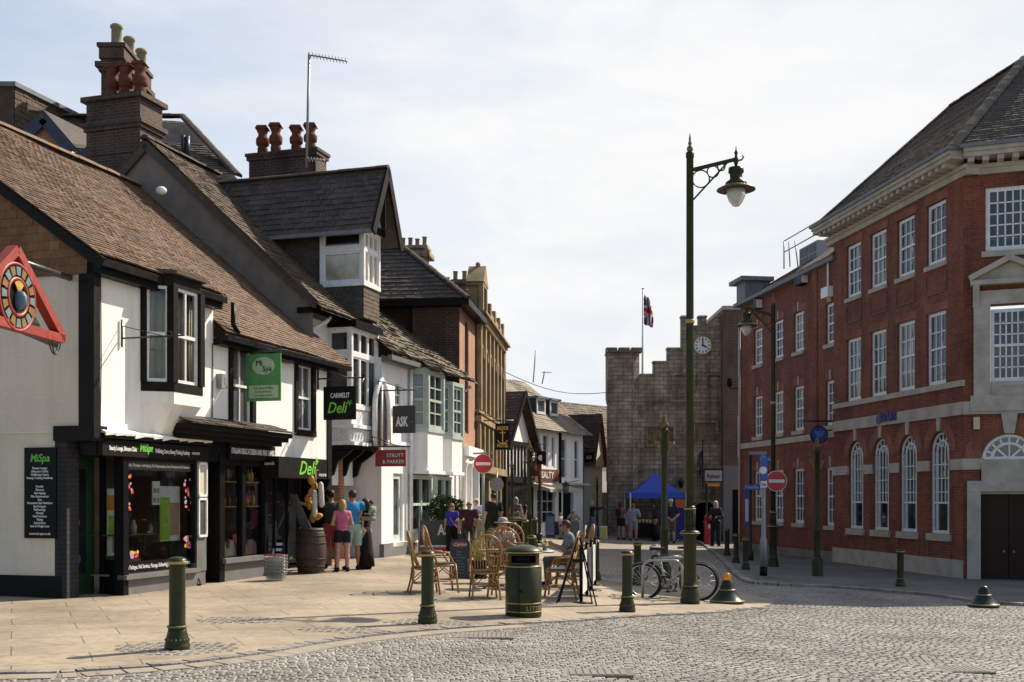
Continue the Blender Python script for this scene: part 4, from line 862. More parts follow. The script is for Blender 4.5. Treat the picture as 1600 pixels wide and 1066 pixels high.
m.build('columned_ground_floor', MT['white2'], B5); m = MB(); fbox(m, F5, .5, 2.9, -.3, -.25, .2, 2.9); m.build('shop_glass', MT['gdark'], B5)
m = MB(); rzz = 9.55
pe = [F5.p(-.3, .3, E5), F5.p(L5 + .4, .3, E5), F5.p(L5 + .4, -8, E5), F5.p(-.3, -8, E5)]; pr = [F5.p(1.5, -2.0, rzz), F5.p(1.5, -8, rzz)]
m.add([v - ZV * .04 for v in pe + pr], [(0, 1, 4), (1, 2, 5, 4), (3, 0, 4, 5)])
Vv = pr[0] - F5.p(-.3, -2.0, E5); A = F5.p(-.3, -8, E5); tiles(m, A, F5.n, Vv, 8.3, Vv.length, .3, .2, lambda a, b: a < 8.3 - b / Vv.length * 2.3, .012, .03)
Vv2 = pr[0] - F5.p(1.5, .3, E5); tiles(m, F5.p(-.3, .3, E5), F5.d, Vv2, L5 + .7, Vv2.length, .3, .2, lambda a, b: b / Vv2.length * 1.8 < a < L5 + .7 - b / Vv2.length * 2, .012, .03)
m.build('roof', MT['tile2'], B5); m = MB(); ridge(m, pe[0], pr[0], .12); ridge(m, pr[1], pr[0], .12); m.build('ridge_tiles', MT['ridgedk'], B5)
m = MB(); fbox(m, F5, -.35, L5 + .42, .0, .34, E5 - .22, E5 - .03); fbox(m, S5, -.1, 6, .0, .34, E5 - .22, E5 - .03); m.build('gutter', MT['black'], B5)
chimney('chimney', None, F5, 3.2, 3.8, -2.55, -1.65, 7.6, 9.95, 'stone', [(9.3, 9.38, .06), (9.62, 9.78, .16), (9.9, 10.0, .07)], [(.5, .1, .34, .09, 2), (.5, .37, .34, .09, 2), (.5, .63, .3, .09, 2), (.5, .9, .36, .09, 2)], 'buffpot', B5)
# ---- ornate stone building
o6 = F5.p(L5 + .06, .05, 0); F6 = Fr(o6.x, o6.y, .09, 1); L6 = 8.3
B6 = thing('ornate_stone_building', 'honey stone building with gabled dormers and rows of arched windows', 'building', F6.p(4, -3, .2))
C6 = 7.62
wn6 = []
for z0_, z1_ in ((4.7, 6.6), (2.9, 4.0)):
    for k in range(6): wn6.append((.5 + k * 1.3, 1.25 + k * 1.3, z0_, z1_))
m = MB(); wall(m, F6, 0, L6, 0, C6, wn6 + [(.4, 3.6, .5, 2.4), (4.4, 7.8, .5, 2.4)], 0, .3); m.build('front_wall', MT['stoneyel'], B6)
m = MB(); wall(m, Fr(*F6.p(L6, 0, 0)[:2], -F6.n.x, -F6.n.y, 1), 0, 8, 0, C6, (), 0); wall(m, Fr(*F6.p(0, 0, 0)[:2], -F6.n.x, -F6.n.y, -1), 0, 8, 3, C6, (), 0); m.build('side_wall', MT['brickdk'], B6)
m = MB()
for (za, zb, e) in ((C6, C6 + .12, .22), (C6 + .12, C6 + .2, .32), (4.2, 4.38, .16), (2.55, 2.8, .2), (4.5, 4.6, .1)): fbox(m, F6, -.1, L6 + e, -.1, e, za, zb)
for k in range(7): fbox(m, F6, .1 + k * 1.3, .42 + k * 1.3, 0, .14, 4.6, C6); fbox(m, F6, .1 + k * 1.3, .42 + k * 1.3, 0, .1, 2.8, 4.2)
for k in range(24): fbox(m, F6, .1 + k * .34, .24 + k * .34, 0, .2, C6 - .16, C6)
for k in range(6):
    uc = .875 + k * 1.3; m.tube([F6.p(uc + .42 * math.cos(R(18 * j)), .03, 6.35 + .42 * math.sin(R(18 * j))) for j in range(11)], .09, 6)
m.build('cornices', MT['stoneyel'], B6)
for k, h in enumerate(wn6): window(F6, B6, *h, -.22, 1, 2, 'blackwood', 'gdark', .06, .05)
for h in ((.4, 3.6, .5, 2.4), (4.4, 7.8, .5, 2.4)): window(F6, B6, *h, -.2, 3, 1, 'blackwood', 'gdark', .1, name='shop_window')
m = MB(); fbox(m, F6, 3.3, L6, -.25, .05, C6 + .2, C6 + .75)
for u in (3.3, 4.9, 6.5, L6 - .35): fbox(m, F6, u, u + .35, -.3, .1, C6 + .2, C6 + 1.0)
m.build('parapet', MT['stoneyel'], B6)
for (u, h, wd_) in ((.75, 1.72, 1.05),):
    m = MB(); fbox(m, F6, u - wd_ / 2, u + wd_ / 2, -.3, .06, C6 + .2, C6 + h * .62); fbox(m, F6, u - wd_ / 2 - .12, u + wd_ / 2 + .12, -.36, .2, C6 + h * .62, C6 + h * .68)
    m.prism([F6.p(u - wd_ / 2 - .2, -.36, C6 + h * .68), F6.p(u + wd_ / 2 + .2, -.36, C6 + h * .68), F6.p(u, -.36, C6 + h * 1.05)], F6.n * .58); m.blob(F6.p(u, -.05, C6 + h * 1.08), .09)
    for s in (-1, 1): fbox(m, F6, u + s * wd_ / 2 - .12, u + s * wd_ / 2 + .12, .06, .2, C6 + .2, C6 + h * .62)
    fbox(m, F6, u + wd_ / 2, u + wd_ / 2 + .8, -.3, .06, C6 + .2, C6 + .9); d_ = m.build('gabled_dormer', MT['stoneyel'], B6); window(F6, d_, u - .3, u + .3, C6 + .45, C6 + 1.4, .05, 1, 1, 'blackwood', 'gdark', .05, name='dormer_window')
m = MB(); pe = [F6.p(0, -.3, C6 + .3), F6.p(L6, -.3, C6 + .3), F6.p(L6 - 1, -2.6, C6 + 1.1), F6.p(0, -2.6, C6 + 1.1)]; m.add(pe, [(0, 1, 2, 3)]); m.build('roof', MT['slate'], B6)
chimney('chimney', None, F6, 2.0, 2.6, -1.15, -.6, C6, 9.25, 'stone', [(8.75, 8.85, .08), (9.08, 9.2, .13)], [(.5, .22, .4, .1, 2), (.5, .8, .4, .1, 2)], 'buffpot', B6)
m = MB(); m.tube([F6.p(L6 - .12, .12, C6), F6.p(L6 - .12, .12, .3)], .06); m.build('downpipe', MT['black'], B6)
# ---- black and white gabled house, white hotel front, cream house
F7 = Fr(P(787, 700, 46).x, 46, .3, 1); B7 = thing('timbered_house', 'small black and white timbered house with its gable to the street', 'building', F7.p(2, -2, 0))
m = MB(); wall(m, F7, 0, 4.2, 0, 4.3, (), 0); m.add([F7.p(.1, .01, 4.0), F7.p(4.1, .01, 4.0), F7.p(2.1, .01, 6.1)], [(0, 1, 2)]); m.build('front_wall', MT['white2'], B7)
m = MB(); wall(m, Fr(*F7.p(0, 0, 0)[:2], -F7.n.x, -F7.n.y, -1), 0, 6, 0, 4.2, (), 0); m.build('side_wall', MT['blackwood'], B7)
m = MB()
for k in range(9): fbox(m, F7, .0 + k * .5, .14 + k * .5, -.02, .06, 2.5, 4.0)
fbox(m, F7, 0, 4.2, -.02, .12, 2.35, 2.6); fbox(m, F7, 0, 4.2, -.02, .1, 3.9, 4.1); fbox(m, F7, 0, .3, -.02, .1, 0, 2.4); fbox(m, F7, 3.9, 4.2, -.02, .1, 0, 2.4); m.build('timber_frame', MT['blackwood'], B7)
m = MB(); fbox(m, F7, .3, 3.9, -.3, .03, .2, 2.35); m.build('shop_window', MT['gdark'], B7)
m = MB(); ap = F7.p(2.1, .35, 6.25); bk = F7.p(2.1, -6, 6.25)
for s, u_ in ((1, -.3), (-1, 4.5)):
    a = F7.p(u_, .35, 3.75); b = F7.p(u_, -6, 3.75); m.add([a, b, bk, ap], [(0, 1, 2, 3)]); Vv = ap - a; tiles(m, b if s == 1 else a, F7.n * s, Vv, 6.35, Vv.length, .3, .2, None, .01, .02)
m.build('roof', MT['tilered'], B7); m = MB(); m.beam(F7.p(-.3, .36, 3.72), F7.p(2.1, .36, 6.2), .06, .2); m.beam(F7.p(4.5, .36, 3.72), F7.p(2.1, .36, 6.2), .06, .2); m.build('barge_board', MT['blackwood'], B7)
F8 = Fr(P(830, 700, 50).x, 50, .53, 1); L8 = 5.6; B8 = thing('white_hotel_building', 'white two storey building with steep lichened tile roof and two small dormers', 'building', F8.p(3, -3, 0))
E8, R8 = 4.85, 7.55
m = MB(); h8 = [(.35, .85, 3.1, 4.6), (1.2, 1.75, 3.1, 4.6), (2.1, 2.45, 3.1, 4.55), (3.1, 3.7, 2.6, 4.5), (4.6, 5.1, 2.6, 4.5)]
wall(m, F8, 0, L8, -.3, E8, h8 + [(.6, 2.4, .5, 2.1), (3.3, 4.5, -.2, 2.1)], 0); m.build('front_wall', MT['white2'], B8)
for h in h8: window(F8, B8, *h, -.1, 1, 2, 'whitewood', 'ggrey', .06)
window(F8, B8, .6, 2.4, .5, 2.1, -.1, 3, 3, 'whitewood', 'gdark', .06, .05, name='shop_window'); m = MB(); fbox(m, F8, 3.3, 4.5, -.5, -.3, -.2, 2.1); m.build('doorway', MT['black'], B8)
mred = flat('maroon_sign', (.16, .035, .02), .6); m = MB(); fbox(m, F8, .2, 2.7, .0, .1, 2.45, 3.0); f8 = m.build('fascia', mred, B8); ftext('SALTY', F8, 1.45, .11, 2.73, .42, mW, f8, width=1.3, bold=.01)
m = MB(); m.prism([F8.p(-.1, 0, 2.4), F8.p(-.1, 1.0, 2.1), F8.p(-.1, 1.0, 1.95), F8.p(-.1, 0, 2.2)], F8.d * 2.9); fbox(m, F8, 3.0, L8 + .1, 0, .35, 2.3, 2.4); m.build('awning', noisy('canvas', (.5, .46, .38), .2, 4, .9), B8)
m = MB(); fbox(m, F8, 2.85, 2.95, 0, .1, -.2, E8); m.build('downpipe', MT['black'], B8)
m = MB(); A, U, Vd, wd, ln = slope(F8, -.25, L8 + .3, .4, E8 - .1, -3.4, R8); tiles(m, A, U, Vd, wd, ln, .3, .2, None, .012, .02, 0, .03); A2 = F8.p(-.25, -7.2, E8); m.add([A - ZV * .03, A + U * wd - ZV * .03, A + U * wd + Vd * ln - ZV * .03, A + Vd * ln - ZV * .03, A2, A2 + U * wd], [(0, 1, 2, 3), (3, 2, 5, 4)]); m.build('roof', tilemat('lichen_tile', [(.21, .17, .12), (.26, .21, .15), (.18, .145, .11)], lich=.4), B8)
m = MB(); m.add([F8.p(-.02, 0, 0), F8.p(-.02, -7, 0), F8.p(-.02, -7, E8), F8.p(-.02, -3.4, R8 - .1), F8.p(-.02, .1, E8)], [(0, 1, 2, 3, 4)]); m.add([F8.p(L8, 0, 0), F8.p(L8, -7, 0), F8.p(L8, -7, E8), F8.p(L8, -3.4, R8 - .1), F8.p(L8, .1, E8)], [(0, 1, 2, 3, 4)]); m.build('side_wall', MT['slate'], B8)  # shade of the white gable ends put into a dark slate tone
for u in (2.0, 3.4):
    m = MB(); fbox(m, F8, u, u + .9, -2.2, -.75, 5.6, 6.35); d_ = m.build('dormer', MT['slate'], B8); window(F8, d_, u, u + .9, 5.62, 6.35, -.76, 1, 1, 'whitewood', 'ggrey', .1, name='dormer_window')
    m = MB(); fbox(m, F8, u - .1, u + 1.0, -2.4, -.6, 6.35, 6.45); m.build('dormer_roof', MT['lead'], d_)
chimney('chimney', None, F8, .9, 1.9, -3.8, -3.2, 7.1, 7.75, 'brickdk', [(7.6, 7.72, .06)], [(.2, .5, .35, .13, 2), (.7, .5, .75, .14, 2)], 'terracotta', B8)
F9 = Fr(P(909, 700, 57).x, 57, .42, 1); B9 = thing('cream_house', 'cream rendered house with brown tiled gable beside the stone tower', 'building', F9.p(2, -2, 0))
m = MB(); wall(m, F9, 0, 3, -.4, 4.0, [(1.0, 1.8, 2.3, 3.2)], 0); m.build('front_wall', plaster('cream_render', (.55, .47, .34)), B9); window(F9, B9, 1.0, 1.8, 2.3, 3.2, -.1, 2, 1, 'blackwood', 'gpale', .05)
m = MB(); A, U, Vd, wd, ln = slope(F9, -.3, 6, .4, 4.2, -3.3, 7.0); tiles(m, A, U, Vd, wd, ln, .3, .2, None, .01, .02); m.add([F9.p(0, 0, 3.9), F9.p(0, -3.2, 6.8), F9.p(0, -6, 3.9)], [(0, 1, 2)]); m.build('roof', MT['tile1'], B9)
m = MB(); ap = F9.p(.9, .8, 6.0); bk = F9.p(.9, -4, 6.0)
for s, u_ in ((1, -.2), (-1, 2.0)):
    a = F9.p(u_, .8, 3.3); b = F9.p(u_, -4, 3.3); m.add([a, b, bk, ap], [(0, 1, 2, 3)]); Vv = ap - a; tiles(m, b if s == 1 else a, F9.n * s, Vv, 4.8, Vv.length, .3, .2, None, .01, .02)
m.build('gable_roof', MT['tilered'], B9); m = MB(); m.prism([F9.p(-.1, .5, 3.3), F9.p(1.9, .5, 3.3), F9.p(.9, .5, 5.8)], F9.n * .1); fbox(m, F9, 0, 1.8, 0, .5, -.3, 3.3); m.build('gable_wall', MT['whitewood'] if False else plaster('cream_gable', (.6, .54, .42)), B9)
F10 = Fr(P(930, 700, 63).x, 63, .9, 1); B10 = thing('pale_far_house', 'pale rendered house with tiled roof glimpsed beside the stone turret', 'building', F10.p(2, 0, 0))
m = MB(); wall(m, F10, -.5, 6, -.4, 5.1, [(.3, .55, 2.6, 4.4), (1.0, 1.3, 2.6, 4.4)], 0); m.build('front_wall', MT['white'], B10)
for h in ((.3, .55, 2.6, 4.4), (1.0, 1.3, 2.6, 4.4)): window(F10, B10, *h, -.1, 1, 2, 'whitewood', 'ggrey', .05)
m = MB(); A, U, Vd, wd, ln = slope(F10, -.8, 6, .3, 5.1, -2.2, 7.2); tiles(m, A, U, Vd, wd, ln, .35, .24, None, .02, .03); m.add([A - ZV * .03, A + U * wd - ZV * .03, A + U * wd + Vd * ln - ZV * .03, A + Vd * ln - ZV * .03], [(0, 1, 2, 3)]); m.build('roof', MT['tile3'], B10)
m = MB(); fbox(m, F10, -.3, 2.5, -.1, .1, 0, 2.0); m.build('shopfront', MT['black'], B10)
FB = Fr(P(880, 700, 74).x, 74, 1, 0); BB = thing('dark_slate_block', 'dark slate roofed block closing the street behind the tower', 'building', FB.p(3, -3, 0))
m = MB(); wall(m, FB, 0, 9, -.5, 3.9, (), 0); fbox(m, FB, 0, 9, -.2, .12, 3.8, 4.0); m.build('front_wall', MT['brickdk'], BB); m = MB(); m.add([FB.p(0, .2, 4.0), FB.p(9, .2, 4.0), FB.p(9, -3, 6.9), FB.p(0, -3, 6.9)], [(0, 1, 2, 3)]); m.prism([FB.p(0, -3, 6.6), FB.p(9, -3, 6.6), FB.p(9, -3, 7.0), FB.p(0, -3, 7.0)], FB.n * -.3); m.build('roof', MT['slate'], BB)
# ================================================================ TOWN HALL
FT = Fr(P(950, 700, 56).x, 56, 1, 0); TH = thing('town_hall', 'grey stone town hall with stepped battlements, round clock and corner turret', 'town hall', FT.p(4, -2, -.3))
def tu(p): return FT.u(p)
def tz(p): return EYE + (HZP - p) / FOC * 56
dh = (tu(1086), tu(1117), -.5, tz(785))
pan = [(tu(1012), tu(1052), tz(695), tz(668)), (tu(1086), tu(1119), tz(691), tz(661)), (tu(1053), tu(1090), tz(607), tz(586)), (tu(1106), tu(1135), tz(607), tz(587))]
m = MB(); wall(m, FT, tu(990), 9.5, -.6, tz(627), [dh, pan[0], pan[1]], 0, .12)
wall(m, FT, tu(990), 9.5, tz(627), tz(586), pan[2:], 0, .1)
for (a, b, c, d) in ((1021, 1200, 586, 566), (1043, 1200, 566, 545), (1065, 1135, 545, 510.5), (1065, 1078, 510.5, 495), (1092, 1104, 510.5, 495), (1118, 1135, 510.5, 495)):
    fbox(m, FT, tu(a), tu(b), -.5, 0, tz(c), tz(d))
fbox(m, FT, 3, 9.5, -6, -.5, -.5, tz(590))
ca = (dh[0] + dh[1]) / 2; ra = (dh[1] - dh[0]) / 2; n = 10
for s in (-1, 1):
    pts = [FT.p(ca + s * ra, 0, dh[3])]
m.build('front_wall', MT['stone'], TH)
m = MB(); pts = [FT.p(dh[0], -.5, -.5), FT.p(dh[1], -.5, -.5), FT.p(dh[1], -.5, dh[3]), FT.p(dh[0], -.5, dh[3])]; m.add(pts, [(0, 1, 2, 3)]); m.build('archway_interior', MT['black'], TH)
m = MB(); ring = [(ca + ra * math.cos(R(180 * k / 12)), dh[3] - ra * .55 + ra * .55 * math.sin(R(180 * k / 12)) * 1.0) for k in range(13)]
for k in range(12):
    (a, b), (c, d) = ring[k], ring[k + 1]; m.add([FT.p(a, .002, b), FT.p(c, .002, d), FT.p(c, .002, dh[3] + .02), FT.p(a, .002, dh[3] + .02)], [(0, 1, 2, 3)]); m.add([FT.p(a, .002, b), FT.p(c, .002, d), FT.p(c, -.4, d), FT.p(a, -.4, b)], [(0, 1, 2, 3)])
m.build('arch_head', MT['stone'], TH)
m = MB(); m.tube([FT.p(ca + (ra + .06) * math.cos(R(180 * k / 12)), .03, dh[3] - ra * .55 + (ra * .55 + .06) * math.sin(R(180 * k / 12))) for k in range(13)], .07, 6); m.build('arch_moulding', MT['stone'], TH)
m = MB(); fbox(m, FT, tu(1010), 9.5, -.1, .12, tz(629), tz(625)); fbox(m, FT, tu(996), 9.5, -.1, .07, tz(735), tz(732))
m.build('string_course', MT['stone'], TH)
for (a, b, c) in ((1001, 1021, 586), (1021, 1043, 566), (1043, 1065, 545), (1065, 1078, 495), (1078, 1092, 510.5), (1092, 1104, 495), (1104, 1118, 510.5), (1118, 1135, 495)): m = MB(); fbox(m, FT, tu(a) - .03, tu(b) + .03, -.55, .06, tz(c) - .02, tz(c) + .06); m.build('coping', MT['stone'], TH)
for h in pan:
    m = MB()
    for e, f, g_, k in ((h[0] - .1, h[0], h[2] - .1, h[3] + .1), (h[1], h[1] + .1, h[2] - .1, h[3] + .1), (h[0], h[1], h[2] - .1, h[2]), (h[0], h[1], h[3], h[3] + .1)): fbox(m, FT, e, f, -.05, .05, g_, k)
    m.build('panel_frame', MT['stone'], TH)
for i, h in enumerate(pan): m = MB(); fbox(m, FT, h[0], h[1], -.2, -.08, h[2], h[3]); pp = m.build('carved_panel' if i < 2 else 'blank_panel', MT['carved' if i < 2 else 'stone'], TH)
for i, h in enumerate(pan[:2]):   # heraldic relief: shield and supporters
    m = MB(); c = FT.p((h[0] + h[1]) / 2, -.07, (h[2] + h[3]) / 2); m.blob(c, (.17, .06, .24), 10)
    for s in (-1, 1): m.blob(c + Vector((s * .34, 0, 0)), (.1, .05, .28), 8); m.blob(c + Vector((s * .28, 0, .27)), (.08, .05, .08), 8); m.blob(c + Vector((s * .42, 0, -.26)), (.14, .05, .06), 8)
    m.blob(c + Vector((0, 0, .33)), (.12, .05, .07), 8); m.build('heraldic_relief', MT['carved'], TH)
a, b = tu(950) - .03, tu(999); cxm = (a + b) / 2; rt = (b - a) / 2
m = MB(); oct_ = lambda r_: [FT.p(cxm + r_ * sx, r_ * sy + -.35, 0) for sx, sy in ((-1, .45), (-.6, .9), (.6, .9), (1, .45), (1, -1), (-1, -1))]
m.prism([p + ZV * -.6 for p in oct_(rt * .93)], ZV * (tz(627) + .6)); m.prism([p + ZV * tz(622) for p in oct_(rt)], ZV * (tz(551) - tz(622)))
l0, l1 = oct_(rt * .93), oct_(rt); m.add([p + ZV * tz(627) for p in l0] + [p + ZV * tz(622) for p in l1], [(k, (k + 1) % 6, 6 + (k + 1) % 6, 6 + k) for k in range(6)])
for s in (-.78, .0, .78): fbox(m, FT, cxm + s * rt - .27, cxm + s * rt + .27, -.2, .5, tz(552), tz(545))
m.build('turret', MT['stone'], TH); m = MB(); m.prism([p + ZV * tz(552) for p in oct_(rt * 1.05)], ZV * .08); m.prism([p + ZV * (tz(628)) for p in oct_(rt * .97)], ZV * .1); m.build('turret_moulding', MT['stone'], TH)
cc = FT.p(tu(1097.5), .0, tz(540)); rc = 13 / FOC * 56
def disc(m, c, r, nv, t, n=32, mat=0): 
    x = Vector(nv).cross(ZV).normalized(); m.prism([Vector(c) + x * r * math.cos(2 * math.pi * k / n) + ZV * r * math.sin(2 * math.pi * k / n) for k in range(n)], Vector(nv) * t, mat)
m = MB(); disc(m, cc, rc * 1.12, FT.n, .08); cl = m.build('clock', MT['gold'], TH); m = MB(); disc(m, cc + FT.n * .08, rc, FT.n, .02); m.build('dial', mW, cl)
m = MB()
for k in range(12):
    a = R(30 * k); d_ = Vector((math.sin(a), 0, math.cos(a))); m.beam(cc + FT.n * .11 + d_ * rc * .7, cc + FT.n * .11 + d_ * rc * .9, .055, .01, FT.n)
for a, l_, w_ in ((0, .82, .05), (120, .55, .07)): d_ = Vector((math.sin(R(a)), 0, math.cos(R(a)))); m.beam(cc + FT.n * .12 - d_ * .05, cc + FT.n * .12 + d_ * rc * l_, w_, .012, FT.n)
m.build('hands', MT['black'], cl)
m = MB(); q = FT.p(tu(1063), .25, tz(757)); m.lathe([(.02, -.2), (.1, -.15), (.14, .1), (.18, .14), (.06, .26), (.02, .35)], 6, q); m.beam(q + Vector((0, .3, .2)), q + Vector((0, 0, .25)), .04, .04); m.build('wall_lantern', MT['ironblk'], TH)
# flag on the roof
t = thing('flagpole', 'white flagpole flying a limp union flag above the stone turret', 'flag', P(1003.5, 612, 58)); p0, p1 = P(1003.5, 640, 58), P(1004.5, 452, 58)
m = MB(); m.tube([p0, p1], [.06, .04]); m.lathe([(.0, 0), (.09, .03), (.0, .1)], 8, p1); m.build('pole', MT['whitewood'], t)
fl = [flat('flag_blue', (.02, .03, .14), .8), flat('flag_red', (.42, .03, .04), .8), flat('flag_white', (.6, .6, .6), .8)]
m = MB(); top = P(1005, 460, 58); nn = 6; 
def fv(i, j): 
    s = j / 14; wd_ = .55 * (i / nn) * (.45 + .5 * math.sin(s * 2.2)); return top + Vector((wd_ + .02, .12 * math.sin(i * 1.9 + j * .35), -1.55 * s - .18 * (i / nn)))
for i in range(nn):
    for j in range(14):
        mt = 1 if (j in (6, 7) or i == 3 or (i + j) % 9 == 0) else 2 if (j in (5, 8) or i in (2, 4) or (i + j) % 9 in (1, 8)) else 0
        m.add([fv(i, j), fv(i + 1, j), fv(i + 1, j + 1), fv(i, j + 1)], [(0, 1, 2, 3)], mt, True)
m.build('union_flag', fl, t)
# ================================================================ RIGHT: brick bank on the corner, brick wing, far brick block
FR = Fr(12.09, 30, -.149, 1, -1); L1R, L2R = 8.03, 17.75
K1 = thing('bank_building', 'red brick corner bank with stone cornice, arched windows and hipped tile roof', 'bank', FR.p(4, -4, -.5))
FE = Fr(12.09, 30, 1, -.389, 1)
def rz(p): return EYE + (HZP - p) / FOC * 30        # heights read off at the corner
CZ, GZ0 = rz(267), rz(905)
def ru(a, b, w=0.): x, y = FR.u(a, w), FR.u(b, w); return (min(x, y), max(x, y))
cols = [ru(1327, 1341), ru(1364.5, 1380.5), ru(1406.5, 1424.5), ru(1452, 1473.5)]
cols = [((a + b) / 2 - .52, (a + b) / 2 + .52) for a, b in cols]
zt0, zt1 = FR.z(1462, 413), FR.z(1462, 317); zm0, zm1 = FR.z(1462, 602), FR.z(1462, 488); za0, za1 = FR.z(1468, 834), FR.z(1468, 675)
arc = [((a + b) / 2 - .52, (a + b) / 2 + .52) for a, b in (ru(1329, 1345.5), ru(1366.5, 1386), ru(1408, 1430), ru(1456, 1480))]
zsp = za1 - .52
m = MB(); wall(m, FR, 0, L1R, GZ0 - .2, CZ + .3, [(a, b, zt0, zt1) for a, b in cols] + [(a, b, zm0, zm1) for a, b in cols] + [(a, b, za0, za1) for a, b in arc], 0, .2)
for a, b in arc:   # brick spandrels round the arch heads
    c = (a + b) / 2; r_ = (b - a) / 2; pp = [(c + r_ * math.cos(R(15 * k)), zsp + r_ * math.sin(R(15 * k))) for k in range(13)]
    for k in range(12):
        (x0, y0), (x1, y1) = pp[k], pp[k + 1]; m.add([FR.p(x0, 0, y0), FR.p(x1, 0, y1), FR.p(x1, 0, za1 + .001), FR.p(x0, 0, za1 + .001)], [(0, 1, 2, 3)]); m.add([FR.p(x0, 0, y0), FR.p(x1, 0, y1), FR.p(x1, -.2, y1), FR.p(x0, -.2, y0)], [(0, 1, 2, 3)])
m.build('side_wall', MT['brickred'], K1)
for (a, b), (zz0, zz1) in [(c, (zt0, zt1)) for c in cols] + [(c, (zm0, zm1)) for c in cols]: m = MB(); fbox(m, FR, a - .12, b + .12, -.1, .012, zz1, zz1 + .24); m.build('lintel', MT['brickarch'], K1)
for a, b in arc:
    m = MB(); c = (a + b) / 2; r0 = .54; r1 = .86; pp = [(math.cos(R(15 * k)), math.sin(R(15 * k))) for k in range(13)]
    for k in range(12): (x0, y0), (x1, y1) = pp[k], pp[k + 1]; m.add([FR.p(c + r0 * x0, .01, zsp + r0 * y0), FR.p(c + r0 * x1, .01, zsp + r0 * y1), FR.p(c + r1 * x1, .01, zsp + r1 * y1), FR.p(c + r1 * x0, .01, zsp + r1 * y0)], [(0, 1, 2, 3)])
    m.build('arch_bricks', MT['brickarch'], K1)
m = MB()   # recessed brick aprons below the top windows, strips below the arches
for a, b in cols:
    for e, f in ((a - .04, a), (b, b + .04)): fbox(m, FR, e, f, -.05, .025, zm1 + .55, zt0 - .25)
    fbox(m, FR, a, b, -.05, .025, zm1 + .5, zm1 + .56)
for a, b in arc:
    for e in (a - .12, b + .06): fbox(m, FR, e, e + .06, -.05, .02, GZ0 + .5, za0 - .2)
m.build('brick_aprons', MT['brickbr'], K1)
for a, b in cols:
    window(FR, K1, a, b, zt0, zt1, -.12, 3, 4, 'whitewood', 'ggrey', .10, .03, sill=.13); window(FR, K1, a, b, zm0, zm1, -.12, 3, 4, 'whitewood', 'ggrey', .10, .03)
def archwin(fr, parent, a, b, z0, z1, w, cols_, rows_, spring):
    c = (a + b) / 2; r_ = (b - a) / 2 - .03; mb = MB()
    for e, f in ((a, a + .06), (b - .06, b)): fbox(mb, fr, e, f, w, w + .07, z0, spring)
    fbox(mb, fr, a, b, w, w + .08, z0, z0 + .09); fbox(mb, fr, a, b, w, w + .05, z0 + (spring - z0) * .36, z0 + (spring - z0) * .36 + .05)
    ul, ur = a + .22, b - .22
    for u in (ul, ur): fbox(mb, fr, u - .025, u + .025, w, w + .06, z0, spring + .02)
    for i in range(1, cols_): u = ul + (ur - ul) * i / cols_; fbox(mb, fr, u - .013, u + .013, w, w + .04, z0 + (spring - z0) * .36, spring + .25)
    for i in range(1, rows_): z = z0 + (spring - z0) * i / rows_; fbox(mb, fr, a, ul if i < 3 else b, w + .002, w + .04, z - .013, z + .013)
    for rr_, t in ((r_, .04), (r_ * .58, .035)): mb.tube([fr.p(c + rr_ * math.cos(R(12 * k)), w + .04, spring + rr_ * math.sin(R(12 * k))) for k in range(16)], t, 6)
    for k in range(1, 6): an = R(30 * k); mb.beam(fr.p(c + r_ * .58 * math.cos(an), w + .03, spring + r_ * .58 * math.sin(an)), fr.p(c + r_ * math.cos(an), w + .03, spring + r_ * math.sin(an)), .03, .03)
    for k in (1, 2, 3): an = R(45 * k); mb.beam(fr.p(c + .1 * math.cos(an), w + .03, spring + .1 * math.sin(an)), fr.p(c + r_ * .58 * math.cos(an), w + .03, spring + r_ * .58 * math.sin(an)), .022, .03)
    o = mb.build('arched_window', MT['whitewood'], parent)
    g_ = MB(); pts = [fr.p(a, w + .01, z0), fr.p(b, w + .01, z0)] + [fr.p(c + (b - a) / 2 * math.cos(R(15 * k)), w + .01, spring + (b - a) / 2 * math.sin(R(15 * k))) for k in range(13)]
    g_.add(pts, [tuple(range(len(pts)))]); g_.build('pane', MT['gdark'], o)
    s = MB(); fbox(s, fr, a - .1, b + .1, w, .07, z0 - .2, z0 - .005); s.build('sill', MT['stonetrim'], o)
for a, b in arc: archwin(FR, K1, a, b, za0, za1, -.15, 3, 6, zsp)
zb0, zb1 = rz(734), rz(717)
m = MB(); us_ = sorted([0, L1R] + [x for ab in arc for x in ab])
for i in range(0, len(us_), 2): fbox(m, FR, us_[i] + (.0 if i else -.05), us_[i + 1], -.05, .05, zb0, zb1)
fbox(m, FR, -.02, L1R, -.05, .06, rz(648), rz(628))
us2 = sorted([0, L1R] + [x for ab in cols for x in ab]); fbox(m, FR, -.02, L1R, -.05, .055, zm0 - .16, zm0 - .0)
for a, b in arc: c = (a + b) / 2; m.hexa([FR.p(c - .06, -.02, za1 + .02), FR.p(c + .06, -.02, za1 + .02), FR.p(c + .06, .05, za1 + .02), FR.p(c - .06, .05, za1 + .02), FR.p(c - .1, -.02, rz(648)), FR.p(c + .1, -.02, rz(648)), FR.p(c + .1, .05, rz(648)), FR.p(c - .1, .05, rz(648))])
m.build('stone_bands', MT['stonetrim'], K1)
m = MB(); fbox(m, FR, .0, L1R, -.05, .06, GZ0 - .4, GZ0 + .5); m.build('stone_plinth', MT['stonetrim'], K1)
mblue = flat('bank_blue', (.012, .035, .20), .4); ftext('BARCLAYS', FR, (FR.u(1378) + FR.u(1405)) / 2, .075, rz(637) + .02, .34, mblue, K1, width=abs(FR.u(1405) - FR.u(1380)), bold=.01, ext=.02)
m = MB(); disc(m, FR.p(FR.u(1376), .06, rz(637)), .15, FR.n, .03, 8); m.build('bank_emblem', mblue, K1)
